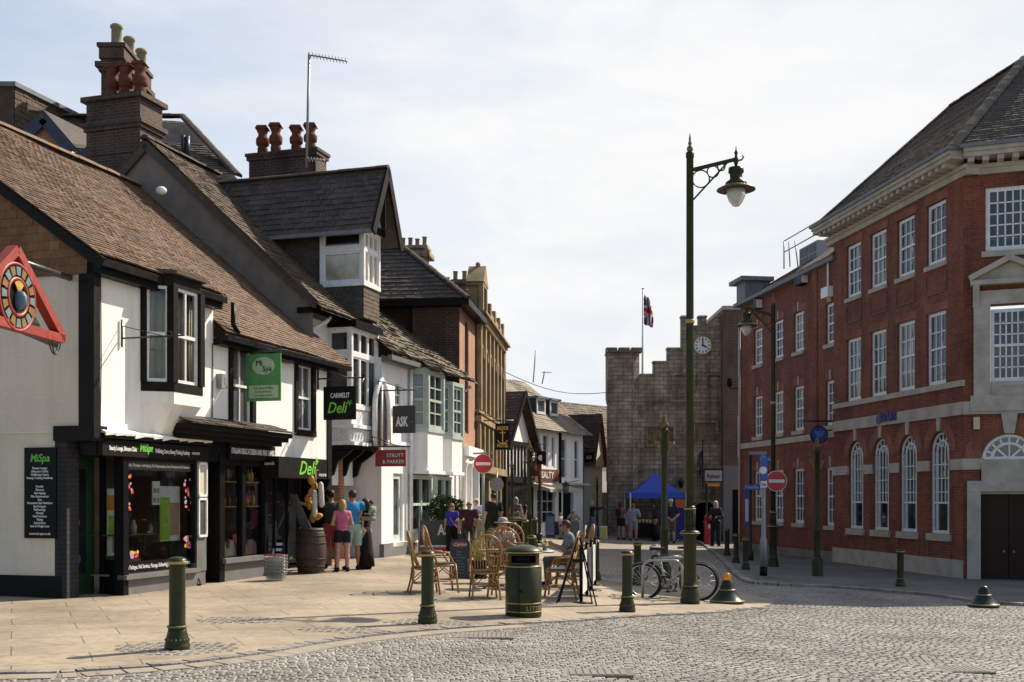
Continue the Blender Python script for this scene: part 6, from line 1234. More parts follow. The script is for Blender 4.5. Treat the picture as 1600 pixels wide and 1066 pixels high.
# ---- lamp posts
def lamp(parent):
    m = MB(); m.lathe([(0, 0), (.17, 0), (.17, .1), (.155, .12), (.16, .17), (.15, .2), (.135, .27), (.125, .3)], 20); m.build('base', MT['iron'], parent)
    m = MB(); m.lathe([(.128, .3), (.14, .305), (.14, .33), (.118, .34), (.112, .4), (.112, 1.18), (.13, 1.2), (.17, 1.225), (.175, 1.25), (.15, 1.28), (.085, 1.3)], 20); m.build('lower_column', MT['iron'], parent)
    m = MB()
    for k in range(12): a = 2 * math.pi * k / 12; m.tube([(.08 * math.cos(a), .08 * math.sin(a), 1.32), (.08 * math.cos(a), .08 * math.sin(a), 1.66)], .018, 6)
    m.lathe([(.085, 1.29), (.095, 1.3), (.095, 1.34), (.08, 1.36), (.08, 1.62), (.1, 1.64), (.1, 1.69), (.072, 1.72)], 20); m.build('fluted_collar', MT['iron'], parent)
    for pr in ([(.112, .325), (.1435, .327), (.1435, .333)], [(.176, 1.236), (.178, 1.24), (.178, 1.25)], [(.068, 4.88), (.082, 4.89), (.082, 4.94), (.068, 4.95)], [(.101, 1.655), (.104, 1.66), (.104, 1.675)]): m = MB(); m.lathe(pr, 20); m.build('gilded_ring', MT['gold'], parent)
    m = MB(); m.lathe([(.068, 1.7), (.066, 4.9), (.062, 7.75), (.072, 7.76), (.072, 7.84), (.05, 7.86)], 16); m.build('shaft', MT['iron'], parent)
    m = MB(); m.lathe([(.03, 7.85), (.055, 7.89), (.05, 7.94), (.02, 7.97), (.035, 8.0), (.02, 8.04), (.018, 8.1), (.0, 8.2)], 12); m.build('finial', noisy('tarnished_gilding', (.22, .15, .06), .4, 20, .45), parent)
    m = MB(); m.beam((.06, 0, 7.55), (.80, 0, 7.73), .045, .06); m.beam((.06, 0, 7.03), (.64, 0, 7.66), .03, .03)
    for (x, z, r) in ((.19, 7.39, .15), (.40, 7.515, .10), (.545, 7.595, .062)): m.tube([(x + r * math.cos(2 * math.pi * k / 20), 0, z + r * math.sin(2 * math.pi * k / 20)) for k in range(20)], .012, 6, closed=True)
    m.tube([(.78, 0, 7.7), (.9, 0, 7.72), (.93, 0, 7.77), (.91, 0, 7.8)], .015, 6); m.build('bracket', MT['iron'], parent)
    x = .80
    m = MB(); m.lathe([(.02, 7.6), (.035, 7.66), (.05, 7.7), (.03, 7.76), (.02, 7.8), (.035, 7.84), (.015, 7.88), (0, 7.98)], 12, (x, 0, 0)); m.lathe([(.03, 7.6), (.13, 7.58), (.135, 7.5), (.11, 7.48), (.105, 7.38), (.18, 7.33), (.19, 7.28), (.17, 7.25)], 20, (x, 0, 0)); m.build('lantern_cap', MT['iron'], parent)
    m = MB(); m.lathe([(.15, 7.28), (.2, 7.275), (.33, 7.21), (.335, 7.195), (.2, 7.23), (.14, 7.22)], 24, (x, 0, 0)); m.build('shade', noisy('bronze_shade', (.13, .10, .06), .3, 12, .4), parent)
    m = MB(); m.lathe([(.165, 7.21), (.16, 7.1), (.12, 7.0), (.06, 6.92), (0, 6.9)], 20, (x, 0, 0)); m.build('glass_bowl', N('frosted_bowl').set((.62, .63, .6), .25, **{'Transmission Weight': .35}), parent)
lp = thing('street_lamp', 'x', 'street lamp', group='tall green street lamps', proto=True); lamp(lp)
q = G(1078, 945); place(lp, q, 0, 'tall dark green street lamp beside the bicycles with gilded finial', 1.024); q2 = G(1208, 888); dup(lp, q2, R(180) + .05, 'tall street lamp before the brick range with its arm pointing left', sc=min(1.06, max(.94, (888 - 457) * q2.y / FOC / 8.2)))
# ---- short ornate columns with V brackets
cp = thing('ornate_column', 'x', 'post', group='short ornate columns with bracket arms', proto=True)
m = MB(); m.lathe([(0, 0), (.15, 0), (.15, .06), (.13, .08), (.135, .4), (.12, .44), (.09, .5)], 8); m.build('base', MT['iron'], cp)
m = MB(); m.lathe([(.085, .48), (.075, .55), (.072, 1.1), (.085, 1.12), (.085, 1.16), (.062, 1.2), (.055, 3.0), (.075, 3.02), (.075, 3.07), (.05, 3.1)], 14); m.build('shaft', MT['iron'], cp)
m = MB(); m.lathe([(.05, 3.08), (.09, 3.14), (.09, 3.18), (.04, 3.24), (.05, 3.29), (.02, 3.34), (0, 3.42)], 12); m.build('finial', noisy('dark_gilding', (.16, .11, .05), .5, 20, .45), cp)
m = MB()
for s in (-1, 1):
    m.tube([(0, 0, 2.52), (s * .06, 0, 2.60), (s * .11, 0, 2.72), (s * .17, 0, 2.80)], .018, 6); m.tube([(s * .03, 0, 2.77), (s * .2, 0, 2.81)], .012, 6)
    for k in range(4): m.blob((s * (.07 + .035 * k), 0, 2.81 + .015 * (k % 2)), .018, 6)
m.build('bracket_arm', noisy('gilt_foliage', (.24, .16, .06), .5, 20, .45), cp)
for i, (px, py, top, lb) in enumerate([(1038, 921, 643, 'ornate column with gilt bracket leaves right behind the bicycles'), (1277, 903, 680, 'ornate column under the round blue bank sign'), (1104, 852, 748, 'small looking ornate column in front of the arched doorway'), (933, 838, 742, 'dark ornate column beside the pointing man in jeans'), (800, 856, 717, 'ornate column left of the tall green pole by the timbered house'), (843, 850, 733, 'ornate column in front of the maroon shop sign'), (827, 862, 686, 'tall ornate column between the woman with folded arms and the maroon sign')]):
    q = G(px, py); o = cp if i == 0 else dup(cp); place(o, q, .1 * i, lb, (py - top) * q.y / FOC / 3.42)
# ---- bell bollards
bl = thing('bell_bollard', 'x', 'bell bollard', group='green bell bollards', proto=True)
m = MB(); m.lathe([(0, 0), (.30, 0), (.31, .025), (.31, .07), (.295, .08), (.27, .10), (.2, .18), (.155, .25), (.15, .265), (.14, .27), (.115, .34), (.095, .40), (.07, .44), (0, .455)], 28); m.build('bell', noisy('bell_green', (.022, .034, .028), .3, 8, .3), bl)
m = MB(); m.lathe([(.309, .055), (.314, .06), (.314, .07), (.309, .075)], 28); m.lathe([(.151, .258), (.158, .262), (.151, .272)], 24); m.build('gilded_rim', MT['gold'], bl)
bl2 = dup(bl, G(1537, 949), 0, 'green bell bollard with bare top in the shade by the bank door', sc=.95); place(bl, G(1136, 944), .3, 'green bell bollard with an orange lamp on its top')
m = MB(); q = bl.location; m.box(q.x - .07, q.x + .07, q.y - .06, q.y + .06, q.z + .44, q.z + .53); m.lathe([(.055, .53), (.05, .56), (0, .565)], 12, q); m.build('warning_lamp', flat('amber_lens', (.72, .30, .02), .3), None, 'orange warning lamp strapped on top of a bell bollard', 'warning lamp')
# ---- road signs
mR = flat('sign_red', (.50, .022, .025), .35); mSW = flat('sign_face_white', (.72, .72, .7), .4); mSB = flat('sign_blue', (.025, .09, .36), .4)
def sd_(m, c, r, t, n=32, nv=(0, -1, 0)): disc(m, c, r, Vector(nv), t, n)
def noentry(base, zc, r, label, pole=True, off=(0, -.06)):
    t = thing('no_entry_sign', label, 'road sign', base)
    if pole: m = MB(); m.tube([base, base + ZV * (zc + r - base.z - .05)], .038, 10); m.build('pole', MT['galv'], t)
    c = Vector((base.x + off[0], base.y + off[1], zc)); m = MB(); sd_(m, c, r * 1.05, .012); pl = m.build('plate', mSW, t)
    m = MB(); sd_(m, c + Vector((0, -.013, 0)), r * .99, .006); m.build('red_disc', mR, pl); m = MB(); m.box(c.x - r * .78, c.x + r * .78, c.y - .026, c.y - .02, c.z - r * .16, c.z + r * .16); m.build('white_bar', mSW, pl)
q = G(755, 862); noentry(q, P(755, 725, q.y).z, 14.5 * q.y / FOC, 'red no entry sign on a grey pole before the brick building')
m = MB(); m.beam(Vector((q.x - .3, q.y - .05, P(0, 709, q.y).z)), Vector((q.x + .3, q.y - .05, P(0, 708, q.y).z)), .1, .05); m.build('sign_lamp', MT['galv'], None, 'slim grey lamp housing over the left no entry sign', 'lamp')
q = G(1208, 888); noentry(Vector((q.x, q.y - .2, q.z)), P(1210, 752, q.y).z, 15.5 * q.y / FOC, 'red no entry sign strapped to the lamp post by the brick range', False, (.05, -.02))
t = thing('grey_sign', 'grey back of a round road sign on its pole', 'road sign', G(776, 852)); q = t.location.copy(); m = MB(); m.tube([q, q + ZV * (P(0, 738, q.y).z - q.z)], .035, 8); m.build('pole', MT['galv'], t); m = MB(); sd_(m, Vector((q.x, q.y - .05, P(0, 757, q.y).z)), 11 * q.y / FOC, .02); m.build('plate', MT['galv'], t)
t = thing('sign_pole', 'grey pole with blue cycle route plate and black foot', 'sign post', G(1193, 903)); q = t.location.copy(); yy = q.y
m = MB(); m.tube([q + ZV * .28, q + ZV * (P(0, 845, yy).z - q.z), q + ZV * (P(0, 838, yy).z - q.z), q + ZV * (P(0, 712, yy).z - q.z)], [.095, .095, .06, .055], 12); m.build('pole', MT['galv'], t); m = MB(); m.tube([q, q + ZV * .29], .1, 12); m.build('black_foot', MT['black'], t)
def plate(t, px0, px1, py0, py1, Y, mt, name='plate', dy=-.09, txt=None, tm=None, th=.012, sz=.75):
    a, b = P(px0, py1, Y), P(px1, py0, Y); m = MB(); m.box(a.x, b.x, Y + dy - th, Y + dy, a.z, b.z); o = m.build(name, mt, t)
    if txt: text(txt, ((a.x + b.x) / 2, Y + dy - th - .004, (a.z + b.z) / 2), (1, 0, 0), (0, 0, 1), (b.z - a.z) * sz, tm or mSW, o, width=(b.x - a.x) * .8)
    return o
bp_ = plate(t, 1187, 1198, 714, 751, yy, mSB); m = MB(); sd_(m, P(1192.5, 735, yy - .105), .1, .004, 20); m.build('white_disc', mSW, bp_); plate(t, 1187, 1197, 752, 762, yy, mSW, txt='Zone', tm=MT['black']); 
t = thing('finger_post', 'black finger post with two blue direction arms beside the brick range', 'sign post', G(1172, 878)); q = t.location.copy(); yy = q.y
m = MB(); m.lathe([(.12, 0), (.12, .3), (.08, .36), (.06, .4), (.055, P(0, 706, yy).z - q.z)], 12, q); m.build('pole', MT['ironblk'], t)
plate(t, 1161, 1187, 757, 766, yy, mSB, 'direction_arm', txt='P Piries Place'); plate(t, 1184, 1206, 713, 723, yy, mSB, 'direction_arm', txt='Park'); plate(t, 1170, 1196, 706, 711, yy, MT['galv'], 'lamp_arm', th=.15); plate(t, 1163, 1169, 766, 822, yy + .5, mSB, 'notice_case'); plate(t, 1163.5, 1168.5, 780, 815, yy + .46, mSW, 'notice')
t = thing('white_pole', 'thin white pole with black foot by the brick range window', 'post', G(1188, 858)); q = t.location.copy(); m = MB(); m.tube([q + ZV * .25, q + ZV * (P(0, 762, q.y).z - q.z)], .05, 8); m.build('shaft', MT['whitewood'], t); m = MB(); m.tube([q, q + ZV * .26], .055, 8); m.build('black_foot', MT['black'], t)
t = thing('round_bank_sign', 'round blue bank sign with pale emblem hanging from the wall bracket', 'sign', FR.p(L1R + .3, .6, 4)); u_ = FR.u(1303); c = FR.p(u_, .55, FR.z(1297, 677, .55)); rr_ = 13 / FOC * c.y
m = MB(); sd_(m, c, rr_ * 1.06, .1); d_ = m.build('rim', MT['black'], t); m = MB(); sd_(m, c + Vector((0, -.1, 0)), rr_ * .95, .012); m.build('disc', mblue, d_)
m = MB(); cc_ = c + Vector((0, -.115, 0)); m.blob(cc_, (.06, .01, .14), 8)
for s in (-1, 1): m.prism([cc_ + Vector((s * .04, 0, .1)), cc_ + Vector((s * .17, 0, .13)), cc_ + Vector((s * .13, 0, -.02)), cc_ + Vector((s * .05, 0, -.08))], (0, -.008, 0))
m.build('emblem', flat('pale_emblem', (.05, .16, .5), .4), d_); m = MB(); m.tube([FR.p(u_, -.05, c.z + rr_ + .18), FR.p(u_, 1.1, c.z + rr_ + .18)], .03, 6); m.tube([FR.p(u_, .55, c.z + rr_ + .18), FR.p(u_, .55, c.z + rr_)], .02, 6); m.tube([FR.p(u_, -.05, c.z + rr_ - .2), FR.p(u_, -.05, c.z + rr_ + .3)], .03, 6); m.build('bracket', MT['ironblk'], t)
# ---- signs hanging over the left pavement (perpendicular to the fronts)
def hang(name, label, fr, px0, px1, py0, py1, wnear, mt, bracket=True, th=.05, top=.28, wext=.12):
    u, _ = fr.px(px0, py0, wnear); a = fr.p(u, wnear, 0); k = (px1 - CXP) / FOC; w1 = (k * (fr.o.y + fr.d.y * u) - (fr.o.x + fr.d.x * u)) / (fr.n.x - k * fr.n.y)
    Y = fr.p(u, (wnear + w1) / 2, 0).y; z0, z1 = P(0, py1, Y).z, P(0, py0, Y).z
    t = thing(name, label, 'sign', fr.p(u, 0, z0)); m = MB(); fbox(m, fr, u - th / 2, u + th / 2, wnear, w1, z0, z1); pl = m.build('panel', mt, t)
    if bracket:
        m = MB(); m.tube([fr.p(u, -.1, z1 + top), fr.p(u, w1 + wext, z1 + top)], .018, 6); m.tube([fr.p(u, .02, z1 - .05), fr.p(u, .02, z1 + top + .25)], .022, 6); m.tube([fr.p(u, .02, z1 + top + .25), fr.p(u, w1 * .8, z1 + top)], .01, 5)
        for w_ in (wnear + .07, w1 - .07): m.tube([fr.p(u, w_, z1), fr.p(u, w_, z1 + top)], .008, 5)
        m.build('bracket', MT['ironblk'], t)
    f = Fr(*fr.p(u, wnear, 0)[:2], fr.n.x, fr.n.y, 1)
    return t, pl, f, w1 - wnear, z0, z1
mgl = noisy('green_sign_paint', (.10, .32, .10), .35, 4, .5)
t, pl, f, W_, z0, z1 = hang('spa_hanging_sign', 'green hanging sign with pale oval panel outside the spa', FL, 386, 439, 553, 627, .12, mgl, True, .03, .05)
mpale = flat('pale_green_print', (.40, .54, .36), .6); m = MB(); cx, cz = W_ * .5, z1 - .23
m.prism([f.p(cx + .24 * math.cos(R(15 * k)), .018, cz + .17 * math.sin(R(15 * k))) for k in range(24)], f.n * .004); m.build('oval', mpale, pl); m = MB(); fbox(m, f, .05, W_ - .05, .016, .022, z0 + .06, z0 + .3); m.build('caption_panel', mpale, pl)
ftext('Mi', f, cx - .09, .025, cz + .05, .15, MT['black'], pl); ftext('Spa', f, cx + .08, .025, cz - .06, .15, MT['black'], pl)
for k, s in enumerate(('Beauty, Skincare & Wellbeing', 'For Men & Women', 'Tel: 01403 230977')): ftext(s, f, cx, .025, z0 + .25 - .075 * k, .055, mgl, pl, width=.42 - .08 * (k == 1))
t, pl, f, W_, z0, z1 = hang('deli_hanging_sign', 'square black hanging sign lettered in green and white beside the deli', FL, 506, 556, 604, 656, .16, MT['black'], True, .04, .18)
ftext('CARMELIT', f, W_ * .52, .025, z1 - .2, .15, mSW, pl, width=W_ * .6, bold=.002); ftext('Deli', f, W_ * .42, .03, z0 + .25, .34, mLime, pl, width=W_ * .62, shear=.3, bold=.004); m = MB(); star(m, f.p(W_ * .82, .025, z0 + .36), .08, f.d); m.build('star', mLime, pl)
t, pl, f, W_, z0, z1 = hang('restaurant_hanging_sign', 'dark grey square hanging sign with white letters by the pointed arch', FL, 614, 649, 634, 677, .4, flat('charcoal_sign', (.035, .036, .04), .5), True, .05, .38, .05)
ftext('ASK', f, W_ * .42, .03, z0 + .27, .32, mSW, pl, width=W_ * .55, bold=.012); ftext('ITALIAN', f, W_ * .84, .03, z0 + .27, .06, MT['galv'], pl, width=W_ * .15)
t, pl, f, W_, z0, z1 = hang('estate_agent_sign', 'small red hanging sign with white serif lettering', FL, 587, 634, 703, 729, .1, flat('claret', (.24, .025, .025), .5), True, .04, .08)
ftext('STRUTT', f, W_ * .66, .026, z1 - .14, .13, mSW, pl, width=W_ * .56); ftext('& PARKER', f, W_ * .6, .026, z0 + .11, .13, mSW, pl, width=W_ * .72)
t, pl, f, W_, z0, z1 = hang('anchor_hotel_sign', 'black hotel sign with a gold anchor', F6, 774, 797, 662, 703, .55, MT['black'], True, .06, .1)
mgo = flat('sign_gold', (.55, .36, .08), .4); ftext('ANCHOR', f, W_ / 2, .035, z1 - .16, .18, mgo, pl, width=W_ * .8, bold=.006); ftext('HOTEL', f, W_ / 2, .035, z0 + .14, .18, mgo, pl, width=W_ * .75, bold=.006)
m = MB(); c = f.p(W_ / 2, .04, (z0 + z1) / 2); m.beam(c - ZV * .22, c + ZV * .22, .035, .01, f.n); m.beam(c + ZV * .13 - f.d * .1, c + ZV * .13 + f.d * .1, .03, .01, f.n); m.tube([c + f.d * .17 * math.cos(R(200 + 14 * k)) + ZV * (-.06 + .17 * math.sin(R(200 + 14 * k))) for k in range(11)], .02, 6); m.build('anchor', mgo, pl)
t, pl, f, W_, z0, z1 = hang('emblem_pub_sign', 'black hanging sign with a white emblem over the white hotel front', F8, 839, 853, 705, 726, .5, MT['black'], True, .05, .3); m = MB(); m.blob(f.p(W_ / 2, .03, (z0 + z1) / 2), (.14, .02, .14), 8); m.build('emblem', mSW, pl)
t, pl, f, W_, z0, z1 = hang('maroon_picture_sign', 'faded maroon picture sign hanging beside the timbered house', F8, 832, 846, 715, 744, .1, mred, True, .05, .1); m = MB(); m.blob(f.p(W_ / 2, .03, (z0 + z1) / 2), (.15, .02, .2), 8); m.build('picture', flat('sepia', (.35, .17, .1), .7), pl)
t, pl, f, W_, z0, z1 = hang('small_black_sign', 'small black hanging sign with pale letters on the cream gable', F9, 913, 928, 708, 722, .6, MT['black'], True, .05, .1); ftext('AGA', f, W_ / 2, .03, (z0 + z1) / 2, .25, mSW, pl, width=W_ * .6)
# stationer's sign on the town hall
t = thing('stationer_sign', 'pale projecting sign box over the arched doorway', 'sign', FT.p(tu(1114), .4, tz(752))); a, b = P(1101, 752, 55), P(1127, 735, 55); m = MB(); m.box(a.x, b.x, 54.85, 55.1, a.z, b.z); pl = m.build('panel', noisy('sign_cream', (.42, .40, .37), .2, 4, .6), t); text('Ryman', ((a.x + b.x) / 2, 54.84, (a.z + b.z) / 2 - .03), (1, 0, 0), ZV, .3, MT['darkgrey'], pl, width=.6, bold=.006)
m = MB(); m.box(a.x - .03, b.x + .03, 54.83, 55.12, b.z, b.z + .05); m.box(a.x - .03, b.x + .03, 54.83, 55.12, a.z - .05, a.z); m.beam((a.x - .1, 54.95, a.z - .4), (a.x - .1, 54.95, b.z + 1.5), .05, .05); m.beam((a.x - .1, 54.95, b.z + .0), (a.x - .1, 56, b.z), .05, .05); m.build('bracket', MT['black'], t); m = MB(); a, b = P(1104, 760, 55), P(1124, 755, 55); m.box(a.x, b.x, 54.9, 55.0, a.z, b.z); m.build('orange_strip', mor, t)
t = thing('town_hall_banner', 'dark flag drooping from an angled pole on the stone wall', 'flag', FT.p(tu(1085), 0, tz(730))); m = MB(); m.tube([FT.p(tu(1094), 0, tz(742)), FT.p(tu(1092), 1.2, tz(700))], .03, 6); m.build('pole', MT['black'], t); q = FT.p(tu(1092), 1.2, tz(702)); m = MB(); m.add([q, q + Vector((-.25, .1, -.35)), q + Vector((-.28, .2, -.9)), q + Vector((.02, .3, -.95)), q + Vector((.05, .5, -.6))], [(0, 1, 2, 3, 4)]); m.build('cloth', MT['slate'], t)
# empty iron bracket by the bay window
t = thing('iron_sign_bracket', 'empty black iron sign bracket on the white wall left of the bay window', 'bracket', FL.p(.55, 0, 4.2)); ub_ = FL.u(188); zb = FL.z(188, 529); m = MB(); m.tube([FL.p(ub_, .03, zb - .14), FL.p(ub_, .03, zb + .3)], .018, 6); m.tube([FL.p(ub_, .03, zb), FL.p(ub_, 1.18, zb)], .014, 6); m.tube([FL.p(ub_, .03, zb + .2), FL.p(ub_, .82, zb)], .007, 5); m.tube([FL.p(ub_, .9 + .06 * math.cos(k), zb + .02 + .06 * math.sin(k)) for k in np.arange(0, 6.3, .6)], .006, 5); m.build('arm', MT['ironblk'], t)
m = MB(); a = FL.u(342); fbox(m, FL, a - .09, a + .09, .0, .12, 3.72, 3.98); fbox(m, FL, a - .0, a + .08, .12, .125, 3.8, 3.93); o = m.build('alarm_box', MT['galv'], None, 'small grey alarm box on the white wall between the bay and the sash', 'alarm box'); 
# red triangular sign at the left edge
t = thing('triangular_tavern_sign', 'red triangular framed hanging sign with round thistle emblem, cut by the left edge', 'sign', P(20, 535, 14.6))
FS = Fr(*P(22, 460, 14.5)[:2], .1, .995, 1); zb, zt = P(0, 530, 15.7).z, P(0, 390, 14.5).z; hw_ = 1.22; mred2 = flat('sign_frame_red', (.28, .034, .022), .5)
m = MB()
for a, b in (((-hw_, zb), (0, zt)), ((0, zt), (hw_, zb)), ((-hw_, zb), (hw_, zb))):
    m.beam(FS.p(a[0], 0, a[1]), FS.p(b[0], 0, b[1]), .12, .13, FS.n)
m.build('frame', mred2, t); m = MB()
for a, b in (((-hw_ * .8, zb + .12), (0, zt - .2)), ((0, zt - .2), (hw_ * .8, zb + .12)), ((-hw_ * .8, zb + .12), (hw_ * .8, zb + .12))): m.beam(FS.p(a[0], -.25, a[1]), FS.p(b[0], -.25, b[1]), .12, .12, FS.n)
m.build('rear_frame', MT['dgreen'], t)
c_ = FS.p(-.02, .02, P(0, 465, 14.5).z); r_ = .43; ring = lambda r0: [c_ + FS.d * r0 * math.cos(R(10 * k)) + ZV * r0 * math.sin(R(10 * k)) for k in range(36)]
m = MB(); m.prism(ring(r_), FS.n * .03); em = m.build('emblem_disc', MT['black'], t); m = MB(); m.tube([p + FS.n * .03 for p in ring(r_)], .025, 6, closed=True); m.tube([p + FS.n * .035 for p in ring(r_ * .55)], .03, 6, closed=True); m.build('red_ring', mred2, em)
m = MB()
for k in range(16):
    an = R(22.5 * k); d_ = FS.d * math.cos(an) + ZV * math.sin(an); e_ = FS.d * -math.sin(an) + ZV * math.cos(an); p_ = c_ + FS.n * .045
    m.hexa([p_ + d_ * .28 - e_ * .04, p_ + d_ * .39 - e_ * .055, p_ + d_ * .39 + e_ * .055, p_ + d_ * .28 + e_ * .04] + [p_ + FS.n * .012 + d_ * .28 - e_ * .04, p_ + FS.n * .012 + d_ * .39 - e_ * .055, p_ + FS.n * .012 + d_ * .39 + e_ * .055, p_ + FS.n * .012 + d_ * .28 + e_ * .04], k % 2)
m.build('letter_blocks', [flat('pale_blue', (.15, .21, .23), .4), flat('dull_gold', (.22, .14, .04), .4)], em)
m = MB(); m.blob(c_ + FS.n * .07 - ZV * .04, (.10, .05, .13), 10); m.build('thistle_bulb', flat('thistle_blue', (.10, .19, .26), .5), em); m = MB()
for k in range(9): an = R(50 + 10 * k); m.beam(c_ + FS.n * .06 + ZV * .06, c_ + FS.n * .06 + ZV * .06 + (FS.d * math.cos(an) + ZV * math.sin(an)) * .15, .012, .02)
m.build('thistle_tuft', mgo, em)
m = MB(); m.tube([FS.p(0, -.1, zt - .1), FS.p(0, -.1, zt) + Vector((-.3, 3.0, .2))], .05, 8); m.tube([FS.p(-.9, -.1, zb + .1), FS.p(-.9, -.1, zb) + Vector((-.3, 3.4, .1))], .05, 8); m.build('support_arm', MT['ironblk'], t)
m = MB(); q = FS.p(.95, .05, zb - .03); m.tube([q + FS.d * .16 * math.cos(R(180 + 18 * k)) + ZV * .22 * math.sin(R(180 + 18 * k)) for k in range(11)], .01, 5); m.tube([q + FS.d * .08 * math.cos(R(180 + 18 * k)) + ZV * .2 * math.sin(R(180 + 18 * k)) for k in range(11)], .01, 5); m.build('hanging_cable', MT['ironblk'], t)
# ---- cafe furniture
rat = noisy('rattan_cane', (.37, .205, .075), .4, 14, .42, .001); MT['rat'] = rat; blkseat = flat('black_cushion', (.018, .018, .02), .45)
ch = thing('rattan_chair', 'x', 'chair', group='rattan cafe chairs', proto=True)
for sx in (-1, 1):
    m = MB(); m.tube([(sx * .20, .19, .45), (sx * .215, .21, .22), (sx * .235, .235, 0)], .017, 8); m.build('leg', rat, ch)
    m = MB(); m.tube([(sx * .2, -.2, .45), (sx * .215, -.235, .22), (sx * .24, -.29, 0)], .017, 8); m.build('leg', rat, ch)
m = MB(); m.prism([(.23 * math.cos(R(15 * k)) * 1.0, .225 * math.sin(R(15 * k)), .455) for k in range(24)], (0, 0, .035)); m.build('seat', blkseat, ch)
m = MB(); m.tube([(.235 * math.cos(R(15 * k)), .23 * math.sin(R(15 * k)), .45) for k in range(24)], .02, 6, closed=True); m.build('seat_rim', rat, ch)
m = MB(); m.tube([(.205 * math.cos(R(30 * k)), .22 * math.sin(R(30 * k)), .2) for k in range(12)], .011, 6, closed=True)
for a in range(4):
    t0 = R(45 + 90 * a); c0, s0 = math.cos(t0), math.sin(t0); t1 = t0 + R(90); m.tube([(.28 * c0, .29 * s0, .24), (.2 * math.cos(t0 + R(45)), .21 * math.sin(t0 + R(45)), .42), (.28 * math.cos(t1), .29 * math.sin(t1), .24)], .010, 6)
m.build('stretcher', rat, ch)
hoop = [(-.2, -.1, .45), (-.245, -.17, .62), (-.255, -.23, .78)] + [(.255 * math.cos(R(180 - 15 * k)), -.25 - .05 * math.sin(R(15 * k)), .83 + .26 * math.sin(R(15 * k))) for k in range(13)] + [(.255, -.23, .78), (.245, -.17, .62), (.2, -.1, .45)]
m = MB(); m.tube(hoop, .018, 8); m.tube([(-.245, -.2, .68), (-.27, .05, .66), (-.24, .17, .46)], .015, 8); m.tube([(.245, -.2, .68), (.27, .05, .66), (.24, .17, .46)], .015, 8); m.build('hoop_frame', rat, ch)
m = MB()
for k in range(9): x = -.2 + .05 * k; m.tube([(x * .85, -.2, .46), (x, -.235, .74)], .0095, 5)
for k in range(7): a = R(30 + 20 * k); m.tube([(.06 * math.cos(a), -.24, .74), (.24 * math.cos(a), -.29, .84 + .24 * math.sin(a))], .008, 5)
m.tube([(-.25, -.235, .74), (.25, -.235, .74)], .013, 6); m.build('back_spindles', rat, ch)
for i, (px, py, rz_, sc, lb) in enumerate([(690, 926, -75, 1.08, 'rattan chair at the left end of the tables, turned to the right'), (664, 929, -80, 1.0, 'rattan chair half hidden behind the bollard by the menu board'), (757, 937, 8, 1.0, 'rattan chair with its back to the camera, left of the litter bin'), (789, 935, -6, 1.12, 'taller rattan chair pressed against the litter bin'),
                                       (792, 915, 170, 1.1, 'rattan chair occupied by the person in a hat'), (876, 935, 80, 1.08, 'rattan chair nearest to the black easel'), (889, 918, 85, 1.12, 'rattan chair occupied by the man in sunglasses'), (904, 905, 95, 1.1, 'rattan chair farthest along the black barrier')]):
    o = ch if i == 0 else dup(ch); place(o, G(px, py), R(rz_), lb, sc)
tp = thing('cafe_table', 'x', 'table', group='small round cafe tables', proto=True)
m = MB(); m.lathe([(0, .71), (.34, .71), (.35, .72), (.35, .735), (.34, .745), (0, .745)], 28); m.build('tabletop', MT['galv'], tp); m = MB(); m.lathe([(.035, .03), (.03, .71)], 10); m.build('pedestal', MT['ironblk'], tp)
for k in range(4): m = MB(); a = R(45 + 90 * k); m.tube([(.03 * math.cos(a), .03 * math.sin(a), .1), (.16 * math.cos(a), .16 * math.sin(a), .07), (.3 * math.cos(a), .3 * math.sin(a), 0)], .016, 6); m.build('foot', MT['ironblk'], tp)
place(tp, G(838, 922), 0, 'round cafe table holding the yellow flower pot'); dup(tp, G(775, 922), .6, 'round cafe table behind the middle chairs')
tq = G(838, 922); t = thing('flower_pot', 'small pot of yellow flowers on a cafe table', 'flower pot', tq + Vector((.16, 0, .746))); q = tq + Vector((.16, 0, .746)); m = MB(); m.lathe([(.04, 0), (.05, .09), (.054, .09)], 10, q); m.build('pot', MT['galv'], t); m = MB(); rr = random.Random(3)
for k in range(60): p = q + Vector((rr.gauss(0, .04), rr.gauss(0, .04), .1 + abs(rr.gauss(0, .045)))); d_ = Vector((rr.uniform(-1, 1), rr.uniform(-1, 1), rr.uniform(-.3, 1))).normalized() * .022; e_ = d_.orthogonal().normalized() * .016; m.add([p - e_, p + d_, p + e_, p - d_], [(0, 1, 2, 3)], k % 2)
m.build('flowers', [flat('flower_yellow', (.62, .52, .03), .6), flat('leaf_green', (.08, .16, .03), .6)], t)
m = MB(); q = tq + Vector((-.1, -.3, .45)); m.hexa([q + Vector(v) for v in ((-.12, -.06, -.1), (.1, -.1, -.14), (.1, -.08, -.14), (-.12, -.04, -.1), (-.1, -.02, .3), (.12, -.06, .3), (.12, -.04, .3), (-.1, .0, .3))]); m.build('newspaper', mSW, None, 'folded white newspaper hanging over the table edge by the bin', 'newspaper')
